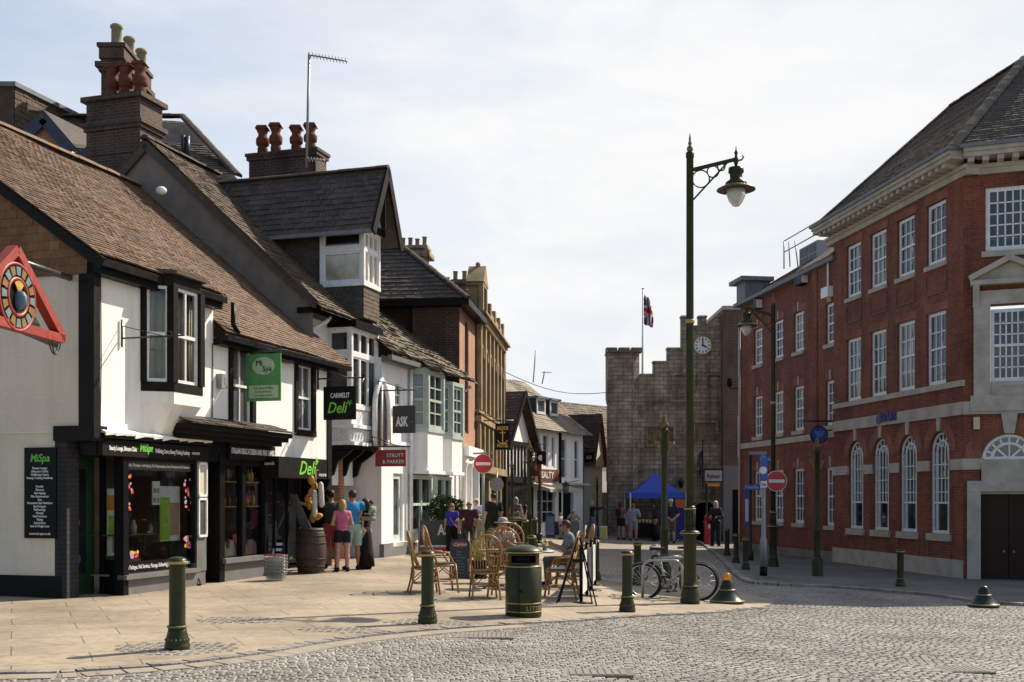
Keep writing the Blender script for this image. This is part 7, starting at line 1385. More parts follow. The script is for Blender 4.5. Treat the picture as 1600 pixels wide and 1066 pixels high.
# menu A-board
t = thing('menu_board', 'dark chalk menu board with a red oval heading among the chairs', 'menu board', G(718, 906)); q = t.location.copy(); s = q.y / FOC; hgt = 62 * s; wd = 32 * s
m = MB(); pr = [(-wd / 2, 0), (wd / 2, 0), (wd / 2, hgt * .9)] + [(wd / 2 - .08 + .08 * math.cos(R(22.5 * k)), hgt - .08 + .08 * math.sin(R(22.5 * k))) for k in range(1, 5)] + [(-wd / 2 + .08 - .08 * math.cos(R(22.5 * k)), hgt - .08 + .08 * math.sin(R(22.5 * k))) for k in range(4, 0, -1)]
lean = lambda x, z: q + Vector((x, .18 * z / hgt, z)); m.prism([lean(x, z) for x, z in pr], (0, .03, 0)); fb = m.build('front_board', flat('slate_board', (.035, .036, .038), .6), t); m = MB(); m.beam(q + Vector((-wd / 2 + .03, .45, 0)), lean(-wd / 2 + .03, hgt * .95) + Vector((0, .06, 0)), .03, .03); m.beam(q + Vector((wd / 2 - .03, .45, 0)), lean(wd / 2 - .03, hgt * .95) + Vector((0, .06, 0)), .03, .03); m.build('back_leg', MT['black'], t)
yd = Vector((0, .18 / hgt, 1)).normalized(); c = lean(0, hgt * .88) + Vector((0, -.006, 0)); m = MB(); m.prism([c + Vector((wd * .4 * math.cos(R(18 * k)), 0, 0)) + yd * .06 * math.sin(R(18 * k)) for k in range(20)], (0, -.004, 0)); m.build('red_oval', flat('heading_red', (.35, .05, .05), .5), fb)
text('Carino', c + Vector((0, -.012, 0)), (1, 0, 0), yd, .10, mSW, fb, width=wd * .62, shear=.3)
for k, s_ in enumerate(('Pizza', 'Pasta', 'Fresh Salads', 'Grill', 'Hot Drinks', 'Cold Drinks', 'Sandwiches', 'Ice cream')): text(s_, lean(-.02, hgt * (.7 - .075 * k)) + Vector((0, -.008, 0)), (1, 0, 0), yd, .05, MT['galv'], fb)
# grass planters
rr = random.Random(8); mgr = noisy('dry_grass', (.42, .34, .08), .5, 8, .8, c2=(.20, .22, .05))
def grass(px, py, hh, lb, w_=.14):
    q = G(px, py); t = thing('grass_planter', lb, 'planter', q); m = MB(); m.box(q.x - .16, q.x + .16, q.y - .16, q.y + .16, q.z, q.z + .38); m.box(q.x - .18, q.x + .18, q.y - .18, q.y + .18, q.z + .34, q.z + .385); m.build('planter_box', MT['black'], t); m = MB()
    for k in range(150):
        a = rr.uniform(0, 6.3); r0 = rr.uniform(0, .12); sp = rr.uniform(.02, .5) * rr.random(); h = hh * rr.uniform(.45, 1); b = q + Vector((r0 * math.cos(a), r0 * math.sin(a), .36)); pts = [b + Vector((sp * math.cos(a) * t_ * t_, sp * math.sin(a) * t_ * t_, h * t_ * (1 - .12 * t_ * sp))) for t_ in (0, .35, .7, 1)]
        sd2 = Vector((-math.sin(a), math.cos(a), 0)) * .005; vs = [p + sd2 * (1 - i / 3.3) for i, p in enumerate(pts)] + [p - sd2 * (1 - i / 3.3) for i, p in enumerate(pts)]; m.add(vs, [(i, i + 1, i + 5, i + 4) for i in range(3)])
    m.build('grass_blades', mgr, t)
grass(748, 905, .75, 'black planter of tall yellow grass behind the menu board'); grass(776, 890, .7, 'second planter of yellow grass behind the taller chair')
# bay trees behind the banner
mleaf = noisy('bay_leaf', (.055, .085, .025), .5, 12, .5, c2=(.02, .034, .01))
for px, py, r_, lb in ((687, 866, .33, 'clipped bay tree behind the banner, the one nearer the chairs'), (704, 862, .34, 'clipped bay tree half hidden behind the woman in blue')):
    q = G(px, py); t = thing('bay_tree', lb, 'tree', q, 'clipped bay trees by the restaurant'); m = MB(); m.tube([q + ZV * .35, q + ZV * .9, q + ZV * 1.25], [.025, .02, .015], 8)
    for k in range(7): a = k * .9; m.tube([q + ZV * (.95 + .03 * k), q + Vector((.2 * math.cos(a), .2 * math.sin(a), 1.15 + .07 * (k % 3)))], .008, 5)
    m.build('trunk', MT['blackwood'], t); m = MB(); m.lathe([(.13, 0), (.17, .36), (.185, .38), (.15, .37)], 14, q); m.build('pot', MT['darkgrey'], t); m = MB(); cz = P(0, 796, q.y).z
    for k in range(1700):
        a, b = rr.uniform(0, 6.28), math.acos(rr.uniform(-1, 1)); rad = r_ * (rr.uniform(.45, 1.0) ** .5) * (1 + .14 * math.sin(3 * a + 2 * b) + .1 * math.sin(7 * b + a)); p = Vector((q.x + rad * math.sin(b) * math.cos(a), q.y + rad * math.sin(b) * math.sin(a), cz + rad * 1.05 * math.cos(b)))
        d_ = Vector((rr.gauss(0, 1), rr.gauss(0, 1), rr.gauss(.2, .8))).normalized() * rr.uniform(.05, .085); e_ = d_.orthogonal().normalized(); e_ = (Matrix.Rotation(rr.uniform(0, 6), 3, d_.normalized()) @ e_) * .026; m.add([p, p + d_ * .5 + e_, p + d_, p + d_ * .5 - e_], [(0, 1, 2, 3)])
    m.build('crown', mleaf, t)
# restaurant banner
t = thing('restaurant_banner', 'dark windbreak banner with white letters over green and red stripes', 'banner', G(690, 868)); Yb = t.location.y; 
for a, b, c, d, mt, nm in ((656, 727, 813, 846, MT['darkgrey'], 'dark_cloth'), (656, 727, 846, 852, MT['dgreen'], 'green_stripe'), (656, 727, 852, 855, mSW, 'white_stripe'), (656, 727, 855, 862, mR, 'red_stripe')):
    o = plate(t, a, b, c, d, Yb, mt, nm, 0, 'ASK' if nm == 'dark_cloth' else None, th=.01, sz=.5) if nm != 'dark_cloth' else plate(t, a, b, c, d, Yb, mt, nm, 0, th=.01)
    if nm == 'dark_cloth': text('ASK', P(698, 829, Yb - .02), (1, 0, 0), ZV, .38, mSW, o, width=.5, bold=.012)
m = MB()
for px in (655, 728): b = P(px, 0, Yb); z = gz(b.x, Yb); m.tube([(b.x, Yb, z), (b.x, Yb, P(0, 811, Yb).z)], .025, 8); m.lathe([(.2, 0), (.2, .03), (.03, .05)], 14, (b.x, Yb, z))
m.build('posts', MT['galv'], t)
# cafe barrier posts and fabric running away from the camera
bq = [G(908, 944), G(917, 933), G(924, 924), G(930, 916)]
for i, q in enumerate(bq):
    t = thing('barrier_post', ['black barrier post beside the easel', 'second black barrier post behind the easel', 'third black barrier post behind the rattan chairs', 'farthest black barrier post, near the bollard'][i], 'barrier post', q, 'black cafe barrier posts'); m = MB(); m.lathe([(0, 0), (.2, 0), (.2, .025), (.03, .045)], 18, q); m.build('base', MT['black'], t); m = MB(); m.tube([q + ZV * .03, q + ZV * .95], .03, 10); m.blob(q + ZV * .97, .035, 8); m.build('post', MT['black'], t)
for i in range(3):
    a, b = bq[i], bq[i + 1]; m = MB(); d_ = (b - a); mid = a + d_ * .5; nrm = Vector((d_.y, -d_.x, 0)).normalized() * .01; p0, p1 = a + d_ * .08, a + d_ * .92
    m.hexa([p0 - nrm + ZV * .14, p1 - nrm + ZV * .14, p1 + nrm + ZV * .14, p0 + nrm + ZV * .14, p0 - nrm + ZV * .86, p1 - nrm + ZV * .86, p1 + nrm + ZV * .86, p0 + nrm + ZV * .86]); m.build('barrier_screen', mSW if i != 1 else MT['darkgrey'], None, ['white fabric screen between the two nearest barrier posts', 'dark fabric screen in the middle of the cafe barrier', 'white fabric screen between the two farthest barrier posts'][i], 'screen', 'fabric screens of the cafe barrier')
t = thing('easel', 'empty black folding easel standing with its legs wide beside the litter bin', 'easel', G(900, 946)); q0, q1, ap = G(869, 945), G(932, 948), None; q1.y = q0.y; z = P(0, 840, q0.y).z; xm = P(905, 0, q0.y).x
ml = flat('pale_edge_wood', (.2, .16, .12), .5)
for i, (x, dy) in enumerate(((q0.x, -.02), (q1.x, -.02), (q0.x + .05, .28), (q1.x - .05, .28))):
    m = MB(); m.beam((x, q0.y + dy, gz(x, q0.y + dy)), (xm + (x - xm) * .05, q0.y + dy * .3, z), .022, .045, (0, 1, 0)); m.build('leg', MT['blackwood'], t)
m = MB(); zz_ = P(0, 876, q0.y).z; m.beam((q0.x + .27, q0.y, zz_), (q1.x - .2, q0.y, zz_), .03, .05); m.build('cross_bar', MT['blackwood'], t)
# ---- deli pavement things
q = G(486, 897); t = thing('wine_barrel', 'dark old wooden wine barrel standing outside the deli door', 'barrel', q); hb = 72 * q.y / FOC; rb_ = 24 * q.y / FOC
wd_ = N('barrel_staves'); tcn = wd_.n('ShaderNodeTexCoord'); sx_ = wd_.n('ShaderNodeSeparateXYZ', {0: tcn.outputs['Object']}); an = wd_.n('ShaderNodeMath', {0: sx_.outputs[1], 1: sx_.outputs[0]}, operation='ARCTAN2').outputs[0]; st = wd_.n('ShaderNodeMath', {0: wd_.n('ShaderNodeMath', {0: an, 1: 3.5}, operation='MULTIPLY').outputs[0]}, operation='FRACT').outputs[0]
wd_.set(wd_.mix(1., wd_.ramp(st, [(0, (.01, .008, .006)), (.06, (.045, .026, .016)), (.5, (.06, .034, .02)), (.95, (.04, .024, .015)), (1, (.01, .008, .006))]), wd_.ramp(wd_.noise(wd_.coord('Object', (8, 8, 1.2)), 3, 5), [(.3, (.6,) * 3), (.7, (1.2,) * 3)]), 'MULTIPLY'), .65); wd_.bump(st, .01, .3)
m = MB(); prf = [(0, 0), (rb_ * .82, 0)] + [(rb_ * (.82 + .18 * math.sin(math.pi * k / 8)), hb * k / 8) for k in range(1, 9)] + [(rb_ * .76, hb), (rb_ * .76, hb - .03), (0, hb - .03)]; m.lathe(prf, 28, q); m.build('staves', wd_.mat, t)
m = MB()
for f_ in (.03, .17, .33, .67, .83, .95): r2 = rb_ * (.82 + .18 * math.sin(math.pi * f_)) + .003; m.lathe([(r2, hb * f_ - .02), (r2 + .003, hb * f_ - .018), (r2 + .003, hb * f_ + .018), (r2, hb * f_ + .02)], 28, q)
m.build('hoops', noisy('rusty_hoop', (.05, .035, .028), .4, 10, .6), t)
t = thing('chalk_board', 'narrow grey chalk board leaning on top of the wine barrel', 'chalk board', q + Vector((-.2, 0, hb))); m = MB(); a = q + Vector((-.08, -.05, hb - .02)); b = P(457, 772, q.y); m.hexa([a + Vector(v) for v in ((-.12, 0, 0), (.12, -.1, 0), (.12, -.07, 0), (-.12, .03, 0))] + [b + Vector(v) for v in ((-.06, 0, 0), (.1, -.1, 0), (.1, -.07, 0), (-.06, .03, 0))]); m.build('board', noisy('smeared_slate', (.12, .115, .12), .6, 9, .7), t)
sq = P(493, 745, q.y + .15); t = thing('hanging_salami', 'bunch of white salamis and amber cheeses hanging by the deli door', 'salami', sq)
for px, y0, y1, r_, dx in ((501, 753, 793, .055, 2), (491.5, 766, 809, .05, 0)):
    m = MB(); a, b = P(px, y0, q.y + .05), P(px + dx, y1, q.y + .05); d_ = b - a; m.tube([a, a + d_ * .04, a + d_ * .12, a + d_ * .9, a + d_ * .97, b], [.012, r_ * .7, r_, r_, r_ * .6, .01], 12); m.build('salami', noisy('salami_skin', (.58, .53, .47), .25, 15, .7), t)
m = MB()
for k in range(7): p = P(486 + 5 * math.sin(k * 1.5), 750 + k * 10, q.y + .12 + .05 * (k % 2)); m.blob(p, (.075, .06, .1), 10)
for k in range(3): m.blob(P(490 + 4 * k, 806 + 3 * (k % 2), q.y + .1), (.09, .07, .06), 10)
m.build('amber_cheese', noisy('amber_cheese', (.55, .25, .05), .4, 10, .45), t); m = MB(); m.tube([P(493, 735, q.y + .1), P(494, 812, q.y + .1)], .012, 5); m.tube([P(493, 735, q.y + .1), FL.p(FL.u(505), 0, P(0, 735, q.y).z)], .015, 5); m.build('hanging_cord', MT['ironblk'], t)
q = G(431, 909); s_ = q.y / FOC; nb = 6
wire = flat('basket_wire', (.30, .30, .29), .4, .5)
for k in range(nb):
    t = thing('shopping_basket', ['lowest wire basket of the stack outside the deli', 'wire basket second from the bottom of the stack', 'wire basket third from the bottom of the stack', 'wire basket fourth from the bottom of the stack', 'wire basket just under the top of the stack', 'topmost wire basket of the stack, with red handles'][k], 'basket', q + ZV * (.06 * k), 'stacked wire shopping baskets'); z0 = .01 + .062 * k
    m = MB(); c = q + ZV * z0
    for j in range(6): f_ = j / 5; hx, hy = .14 + .055 * f_, .10 + .045 * f_; m.tube([c + Vector((x * hx, y * hy, .18 * f_)) for x, y in ((-1, -1), (1, -1), (1, 1), (-1, 1))], .005, 4, closed=True)
    for j in range(9): x = -1 + j * .25; m.tube([c + Vector((x * .14, -.1, 0)), c + Vector((x * .195, -.145, .18))], .004, 4); m.tube([c + Vector((x * .14, .1, 0)), c + Vector((x * .195, .145, .18))], .004, 4)
    m.build('wire_body', wire, t); m = MB(); m.tube([c + Vector((-.19, -.13, .18)), c + Vector((-.15, -.14, .195)), c + Vector((.15, -.14, .195)), c + Vector((.19, -.13, .18))], .012, 6); m.build('handle', mR if k == nb - 1 else wire, t)
q = G(432, 897); t = thing('deli_a_board', 'small black and white price board behind the stacked baskets', 'price board', q); m = MB(); z0, z1 = P(0, 893, q.y).z, P(0, 843, q.y).z; x0, x1 = P(419, 0, q.y).x, P(441, 0, q.y).x
m.hexa([(x0, q.y - .1, z0), (x1, q.y - .1, z0), (x1, q.y - .07, z0), (x0, q.y - .07, z0), (x0, q.y + .15, z1), (x1, q.y + .15, z1), (x1, q.y + .18, z1), (x0, q.y + .18, z1)]); bd = m.build('board', MT['black'], t); m = MB()
xa = x0 + (x1 - x0) * .4; m.hexa([(x0 + .01, q.y - .108, z0 + .02), (xa, q.y - .108, z0 + .02), (xa, q.y - .1, z0 + .02), (x0 + .01, q.y - .1, z0 + .02), (x0 + .01, q.y + .138, z1 - .02), (xa, q.y + .138, z1 - .02), (xa, q.y + .145, z1 - .02), (x0 + .01, q.y + .145, z1 - .02)])
for k in range(5): f0 = .12 + .17 * k; f1 = f0 + .09; ya, yb = q.y - .11 + .25 * f0, q.y - .11 + .25 * f1; za, zb_ = z0 + (z1 - z0) * f0, z0 + (z1 - z0) * f1; m.hexa([(xa + .03, ya, za), (x1 - .02, ya, za), (x1 - .02, ya + .01, za), (xa + .03, ya + .01, za), (xa + .03, yb, zb_), (x1 - .02, yb, zb_), (x1 - .02, yb + .01, zb_), (xa + .03, yb + .01, zb_)])
m.build('white_prints', mSW, bd); m = MB(); m.beam((x0 + .03, q.y + .4, z0), (x0 + .03, q.y + .18, z1), .03, .03); m.beam((x1 - .03, q.y + .4, z0), (x1 - .03, q.y + .18, z1), .03, .03); m.build('back_leg', MT['black'], t)
q = G(309, 917); m = MB(); m.tube([q + Vector((-.05, 0, .02)), q + Vector((-.03, 0, .12)), q + Vector((0, 0, .16)), q + Vector((.03, 0, .12)), q + Vector((.05, 0, .02))], .012, 6); m.box(q.x - .06, q.x + .06, q.y - .04, q.y + .04, q.z, q.z + .05); m.build('door_stop', MT['black'], None, 'small black iron door stop at the foot of the grey pilaster', 'door stop')
# ---- cycle stand and bicycles
t = thing('cycle_stand', 'bent steel cycle stand in front of the bicycles', 'cycle stand', G(1035, 934)); q0 = G(1004, 936); q1 = Vector((P(1066, 0, q0.y).x, q0.y, gz(P(1066, 0, q0.y).x, q0.y))); hs = 60 * q0.y / FOC; r_ = .16
pts = [q0] + [Vector((q0.x + r_ - r_ * math.cos(R(15 * k)), q0.y, q0.z + hs - r_ + r_ * math.sin(R(15 * k)))) for k in range(7)] + [Vector((q1.x - r_ + r_ * math.sin(R(15 * k)), q0.y, q0.z + hs - r_ + r_ * math.cos(R(15 * k)))) for k in range(7)] + [q1]
m = MB(); m.tube(pts, .027, 10); m.build('hoop', noisy('brushed_steel', (.45, .44, .42), .2, 12, .32, .0, .85), t)
def bike(parent, fm):
    Rw = .335; rub = flat('tyre_rubber', (.012, .012, .012), .8); ch_ = flat('bike_chrome', (.5, .5, .5), .3, .8)
    for x in (-.52, .52):
        m = MB(); m.tube([(x + Rw * math.cos(R(12 * k)), 0, Rw + Rw * math.sin(R(12 * k))) for k in range(30)], .027, 8, closed=True); w_ = m.build('wheel', rub, parent); m = MB(); m.tube([(x + (Rw - .03) * math.cos(R(12 * k)), 0, Rw + (Rw - .03) * math.sin(R(12 * k))) for k in range(30)], .011, 6, closed=True); m.build('rim', ch_, w_)
        m = MB()
        for k in range(14): a = R(360 * k / 14); m.tube([(x, .02 * (-1) ** k, Rw), (x + (Rw - .03) * math.cos(a), 0, Rw + (Rw - .03) * math.sin(a))], .0022, 3)
        m.lathe([(.02, -.04), (.02, .04)], 8, (x, 0, Rw)); m.build('spokes', ch_, w_)
    m = MB(); bb, st, hd, hd2 = (-.08, 0, .3), (-.2, 0, .78), (.36, 0, .80), (.39, 0, .68)
    for a, b, r in ((bb, st, .018), (st, hd, .018), (bb, hd2, .021), (hd, hd2, .022), (hd2, (.5, .04, .34), .013), (hd2, (.5, -.04, .34), .013), (bb, (-.52, .04, Rw), .011), (bb, (-.52, -.04, Rw), .011), (st, (-.52, .04, Rw), .010), (st, (-.52, -.04, Rw), .010)): m.tube([a, b], r * 1.25, 8)
    m.build('frame', fm, parent); m = MB(); m.tube([st, (-.23, 0, .93)], .014, 8); m.build('seat_post', ch_, parent)
    m = MB(); m.hexa([(-.38, -.08, .93), (-.1, -.025, .93), (-.1, .025, .93), (-.38, .08, .93), (-.38, -.07, .985), (-.1, -.02, .97), (-.1, .02, .97), (-.38, .07, .985)]); m.build('saddle', rub, parent)
    m = MB(); m.tube([hd, (.33, 0, .93), (.38, 0, .98)], .015, 8); m.tube([(.30, -.29, 1.0), (.38, -.14, .99), (.4, 0, .98), (.38, .14, .99), (.30, .29, 1.0)], .013, 8); m.build('handlebar', ch_, parent)
    m = MB(); m.lathe([(.09, -.005), (.09, .005)], 18); cr_ = MB(lambda v: Vector((v[0] + bb[0], v[2] + .05, v[1] + bb[2]))); cr_.lathe([(.0, -.005), (.095, -.005), (.095, .005), (0, .005)], 18); cr_.build('chain_ring', ch_, parent)
    for s in (1, -1): m = MB(); m.beam((bb[0], s * .07, bb[2]), (bb[0] + s * .05, s * .08, bb[2] - s * .165), .02, .02); m.box(bb[0] + s * .05 - .05, bb[0] + s * .05 + .05, s * .12 - .04, s * .12 + .04, bb[2] - s * .165 - .012, bb[2] - s * .165 + .012); m.build('pedal', rub, parent)
bk = thing('bicycle', 'silver framed bicycle leaning on the cycle stand, saddle to the left', 'bicycle', group='bicycles at the cycle stand', proto=True); bike(bk, flat('silver_frame', (.42, .42, .42), .3, .5)); qb = G(1037, 931); qb.y = q0.y + .14; qb.z = gz(qb.x, qb.y); place(bk, qb, R(-4)); bk.rotation_euler = (R(5), 0, R(-4))
bk2 = thing('bicycle', 'black framed bicycle behind the silver one, handlebars to the left', 'bicycle', group='bicycles at the cycle stand', proto=True); bike(bk2, flat('black_frame', (.014, .014, .016), .3)); qb = Vector((P(1050, 0, q0.y + .6).x, q0.y + .55, 0)); qb.z = gz(qb.x, qb.y); place(bk2, qb, R(176)); bk2.rotation_euler = (R(4), 0, R(176))
# ---- market gazebo, pillar box, far cafe
t = thing('market_gazebo', 'blue pop up gazebo with pointed top before the stone town hall', 'gazebo', G(1028, 840)); Yg = 53.0; mb_ = flat('gazebo_blue', (.03, .075, .46), .6); x0, x1 = P(985, 0, Yg).x, P(1072, 0, Yg).x; zl, zh, zp = P(0, 779, Yg).z, P(0, 770, Yg).z, P(0, 738, Yg).z; xm, dp = (x0 + x1) / 2, 2.6
m = MB(); ap = Vector((xm, Yg + dp / 2, zp + .05)); cs = [Vector((x0, Yg, zh)), Vector((x1, Yg, zh)), Vector((x1, Yg + dp, zh)), Vector((x0, Yg + dp, zh))]
for i in range(4):
    a, b = cs[i], cs[(i + 1) % 4]; prev = (a, b)
    for k in range(1, 7):
        f_ = k / 6; g_ = f_ ** 1.0; s = 1 - f_; zz_ = zh + (ap.z - zh) * (f_ ** 1.5); na, nb_ = [Vector((ap.x + (p.x - ap.x) * s, ap.y + (p.y - ap.y) * s, zz_)) for p in (a, b)]; m.add([prev[0], prev[1], nb_, na], [(0, 1, 2, 3)], 0, True); prev = (na, nb_)
    m.add([a, b, b - ZV * (zh - zl), a - ZV * (zh - zl)], [(0, 1, 2, 3)])
m.build('canopy', mb_, t); g0 = gz(xm, Yg)
for c in cs: m = MB(); m.beam((c.x * .998 + xm * .002, c.y, gz(c.x, c.y)), (c.x, c.y, zh), .05, .05); m.build('leg', MT['whitewood'], t)
m = MB(); m.box(P(1050, 0, Yg).x, x1 - .03, Yg + .1, Yg + .13, g0 + .05, zl); m.box(x1 - .05, x1 - .03, Yg + .1, Yg + dp, g0 + .05, zl); m.build('side_curtain', flat('curtain_blue', (.012, .025, .2), .7), t); m = MB(); a, b = P(1055, 794, Yg), P(1072, 780, Yg); m.box(a.x, b.x, Yg - .02, Yg + .02, a.z, b.z); bn = m.build('orange_banner', flat('banner_orange', (.42, .10, .03), .6), t)
t = thing('market_table', 'market table under a black cloth set with jars beneath the gazebo', 'table', G(1008, 842)); Yt = 52.4; a, b = P(994, 841, Yt), P(1020, 818, Yt); m = MB(); m.box(a.x, b.x, Yt, Yt + .6, a.z + .02, b.z); m.build('cloth', MT['black'], t); rr = random.Random(6)
for k in range(12): q = Vector((a.x + .06 + (b.x - a.x - .12) * k / 11, Yt + rr.uniform(.08, .5), b.z)); m = MB(); m.lathe([(.035, 0), (.04, .1), (.02, .14 + .08 * rr.random())], 8, q); m.build('jar', [MT['terracotta'], MT['galv'], BCOL[3]][k % 3], None, 'small jar or bottle standing on the black market table', 'jar', 'jars on the market table')
q = G(1108, 832); q.y = 50.5; q.z = gz(q.x, q.y); q.x = P(1108, 0, 50.5).x; t = thing('pillar_box', 'red cast iron pillar box by the arched doorway', 'pillar box', q); s_ = (834 - 793) * q.y / FOC / 1.55; m = MB(); m.lathe([(0, 0), (.24, 0), (.24, .12), (.21, .15), (.21, 1.25)], 20, q); bd = m.build('body', flat('post_red', (.45, .012, .012), .3), t); m = MB(); m.lathe([(.21, 1.25), (.25, 1.28), (.25, 1.36), (.2, 1.42), (0, 1.48)], 20, q); m.build('cap', flat('post_red_cap', (.40, .012, .012), .3), t); m = MB(); m.box(q.x - .12, q.x + .12, q.y - .235, q.y - .19, q.z + 1.12, q.z + 1.17); m.build('slot', MT['black'], t); m = MB(); m.box(q.x - .07, q.x + .07, q.y - .225, q.y - .19, q.z + .85, q.z + 1.03); m.build('notice', mSW, t)
def board(px0, px1, py0, py1, Y, mt, inner, lb):
    a, b = P(px0, py1, Y), P(px1, py0, Y); t = thing('pavement_board', lb, 'board', (a.x, Y, a.z)); m = MB(); m.hexa([(a.x, Y - .1, a.z), (b.x, Y - .1, a.z), (b.x, Y - .07, a.z), (a.x, Y - .07, a.z), (a.x, Y + .08, b.z), (b.x, Y + .08, b.z), (b.x, Y + .1, b.z), (a.x, Y + .1, b.z)]); m.build('board', mt, t); h_, w_ = b.z - a.z, b.x - a.x
    m = MB(); m.hexa([(a.x + w_ * .1, Y - .095, a.z + h_ * .12), (b.x - w_ * .1, Y - .095, a.z + h_ * .12), (b.x - w_ * .1, Y - .07, a.z + h_ * .12), (a.x + w_ * .1, Y - .07, a.z + h_ * .12), (a.x + w_ * .1, Y + .05, b.z - h_ * .1), (b.x - w_ * .1, Y + .05, b.z - h_ * .1), (b.x - w_ * .1, Y + .08, b.z - h_ * .1), (a.x + w_ * .1, Y + .08, b.z - h_ * .1)]); m.build('print', inner, t); m = MB(); m.beam((a.x + .04, Y + .35, a.z), (a.x + .04, Y + .1, b.z - .05), .03, .03); m.beam((b.x - .04, Y + .35, a.z), (b.x - .04, Y + .1, b.z - .05), .03, .03); m.build('back_leg', MT['black'], t)
navy = flat('navy_cloth', (.015, .022, .06), .6)
board(836, 853, 815, 840, 46, MT['galv'], mSW, 'pale printed menu board beside the bollards of the far cafe'); board(852, 867, 803, 840, 46.5, navy, MT['ggrey'], 'tall navy pavement board with a photograph'); board(864, 880, 815, 836, 49, navy, navy, 'plain navy barrier board left of the child'); board(880, 905, 816, 836, 49.5, MT['greywood'], MT['concrete'], 'grey barrier board in front of the man in a white hat'); board(937, 949, 822, 843, 52, mW, BCOL[3], 'small white and yellow board beside the pointing man')
# red-orange lit doorway poster, wall lantern
t = thing('wall_lantern', 'white glazed lantern on a bracket by the white hotel door', 'lantern', P(885, 775, 50)); q = P(884, 772, 50.3); m = MB(); m.lathe([(.06, 0), (.13, .12), (.16, .38), (.1, .42)], 6, q); m.build('glass', MT['ggrey'], t); m = MB(); m.lathe([(.18, .38), (.1, .5), (.03, .56), (0, .62)], 6, q); m.beam(q + ZV * .5, q + Vector((.6, .35, .6)), .03, .03); m.build('cap', MT['ironblk'], t)
# drain covers
gr1 = noisy('dusty_iron', (.17, .155, .135), .35, 9, .75, .004); gr2 = noisy('dusty_iron_bars', (.24, .22, .19), .3, 12, .7, .004)
for px, py, w_, d_, lb, mt in ((912, 1052, .95, .42, 'worn iron gully grating set in the setts', 'grate'), (755, 994, .75, .6, 'cobble filled round cover in the carriageway', 'cover'), (1492, 1047, .75, .5, 'square inspection cover near the right corner', 'cover')):
    q = G(px, py); t = thing('drain_cover', lb, 'drain cover', q); m = MB(); m.box(q.x - w_ / 2, q.x + w_ / 2, q.y - d_ / 2, q.y + d_ / 2, q.z - .02, q.z + .013); o = m.build('frame', gr1, t); m = MB(); n = 12
    for k in range(n): x = q.x - w_ / 2 + .04 + (w_ - .08) * k / n; m.box(x, x + (w_ - .08) / n * .7, q.y - d_ / 2 + .03, q.y + d_ / 2 - .03, q.z + .008, q.z + .019)
    m.build('bars', gr2, t)
sheet('flag_strip', [(G(1470, 1066).x, 9.2), (9, 9.2), (9.5, 10.9), (G(1520, 1052).x, 10.75)], MT['channel'], .02, 1., 'smooth stone strip at the bottom right corner')
# ================================================================ PEOPLE
def snets(f, lo, hi, h):
    nx, ny, nz = [int(math.ceil((b - a) / h)) + 1 for a, b in zip(lo, hi)]
    gx = lo[0] + h * np.arange(nx); gy = lo[1] + h * np.arange(ny); gzz = lo[2] + h * np.arange(nz)
    X, Y, Z_ = np.meshgrid(gx, gy, gzz, indexing='ij'); D = f(np.stack([X, Y, Z_], -1).reshape(-1, 3)).reshape(nx, ny, nz); S = D < 0
    pos = np.zeros((nx - 1, ny - 1, nz - 1, 3)); cnt = np.zeros((nx - 1, ny - 1, nz - 1))
    cs = [(i, j, k) for i in (0, 1) for j in (0, 1) for k in (0, 1)]
    sl = lambda A, c: A[c[0]:c[0] + nx - 1, c[1]:c[1] + ny - 1, c[2]:c[2] + nz - 1]
    for a in cs:
        for ax in range(3):
            if a[ax]: continue
            b = list(a); b[ax] = 1; da, db = sl(D, a), sl(D, b); mk = (da < 0) != (db < 0); t = np.where(mk, da / np.where(mk, da - db, 1), 0)
            p = np.zeros(da.shape + (3,)); p[...] = np.array(a); p[..., ax] += t; pos += np.where(mk[..., None], p, 0); cnt += mk
    act = cnt > 0; idx = -np.ones(act.shape, int); idx[act] = np.arange(act.sum()); I = np.argwhere(act)
    V = (I + pos[act] / cnt[act][:, None]) * h + np.array(lo); Fq = []
    for ax in range(3):
        o1, o2 = [k for k in range(3) if k != ax]
        A = np.take(S, range(S.shape[ax] - 1), ax); B = np.take(S, range(1, S.shape[ax]), ax); E = np.argwhere(A != B)
        for e in E:
            if e[o1] == 0 or e[o2] == 0: continue
            q = []
            for d1, d2 in ((-1, -1), (0, -1), (0, 0), (-1, 0)):
                c = e.copy(); c[o1] += d1; c[o2] += d2
                if c[o1] >= act.shape[o1] or c[o2] >= act.shape[o2]: q = None; break
                q.append(int(idx[tuple(c)]))
            if q and min(q) >= 0: Fq.append(q if (S[tuple(e)] == (ax != 1)) else q[::-1])
    return V, Fq
def d_prims(P_, prims, k=.03):
    d = None
    for pr in prims:
        if pr[0] == 'c':
            a, b, ra, rb = np.array(pr[1]), np.array(pr[2]), pr[3], pr[4]; ab = b - a; t = np.clip(((P_ - a) @ ab) / max(1e-9, ab @ ab), 0, 1); e = np.linalg.norm(P_ - a - t[:, None] * ab, axis=1) - (ra + (rb - ra) * t)
        else:
            c, r = np.array(pr[1]), np.array(pr[2]); q = (P_ - c) / r; n = np.linalg.norm(q, axis=1); e = (n - 1) * n * 1 / np.maximum(1e-6, np.linalg.norm(q / r, axis=1))
        if d is None: d = e
        else: hh = np.clip(.5 + .5 * (e - d) / k, 0, 1); d = e * (1 - hh) * 0 + (d * hh * 0) + np.minimum(d, e) - k * .25 * np.maximum(k - np.abs(d - e), 0) ** 2 / (k * k)
    return d
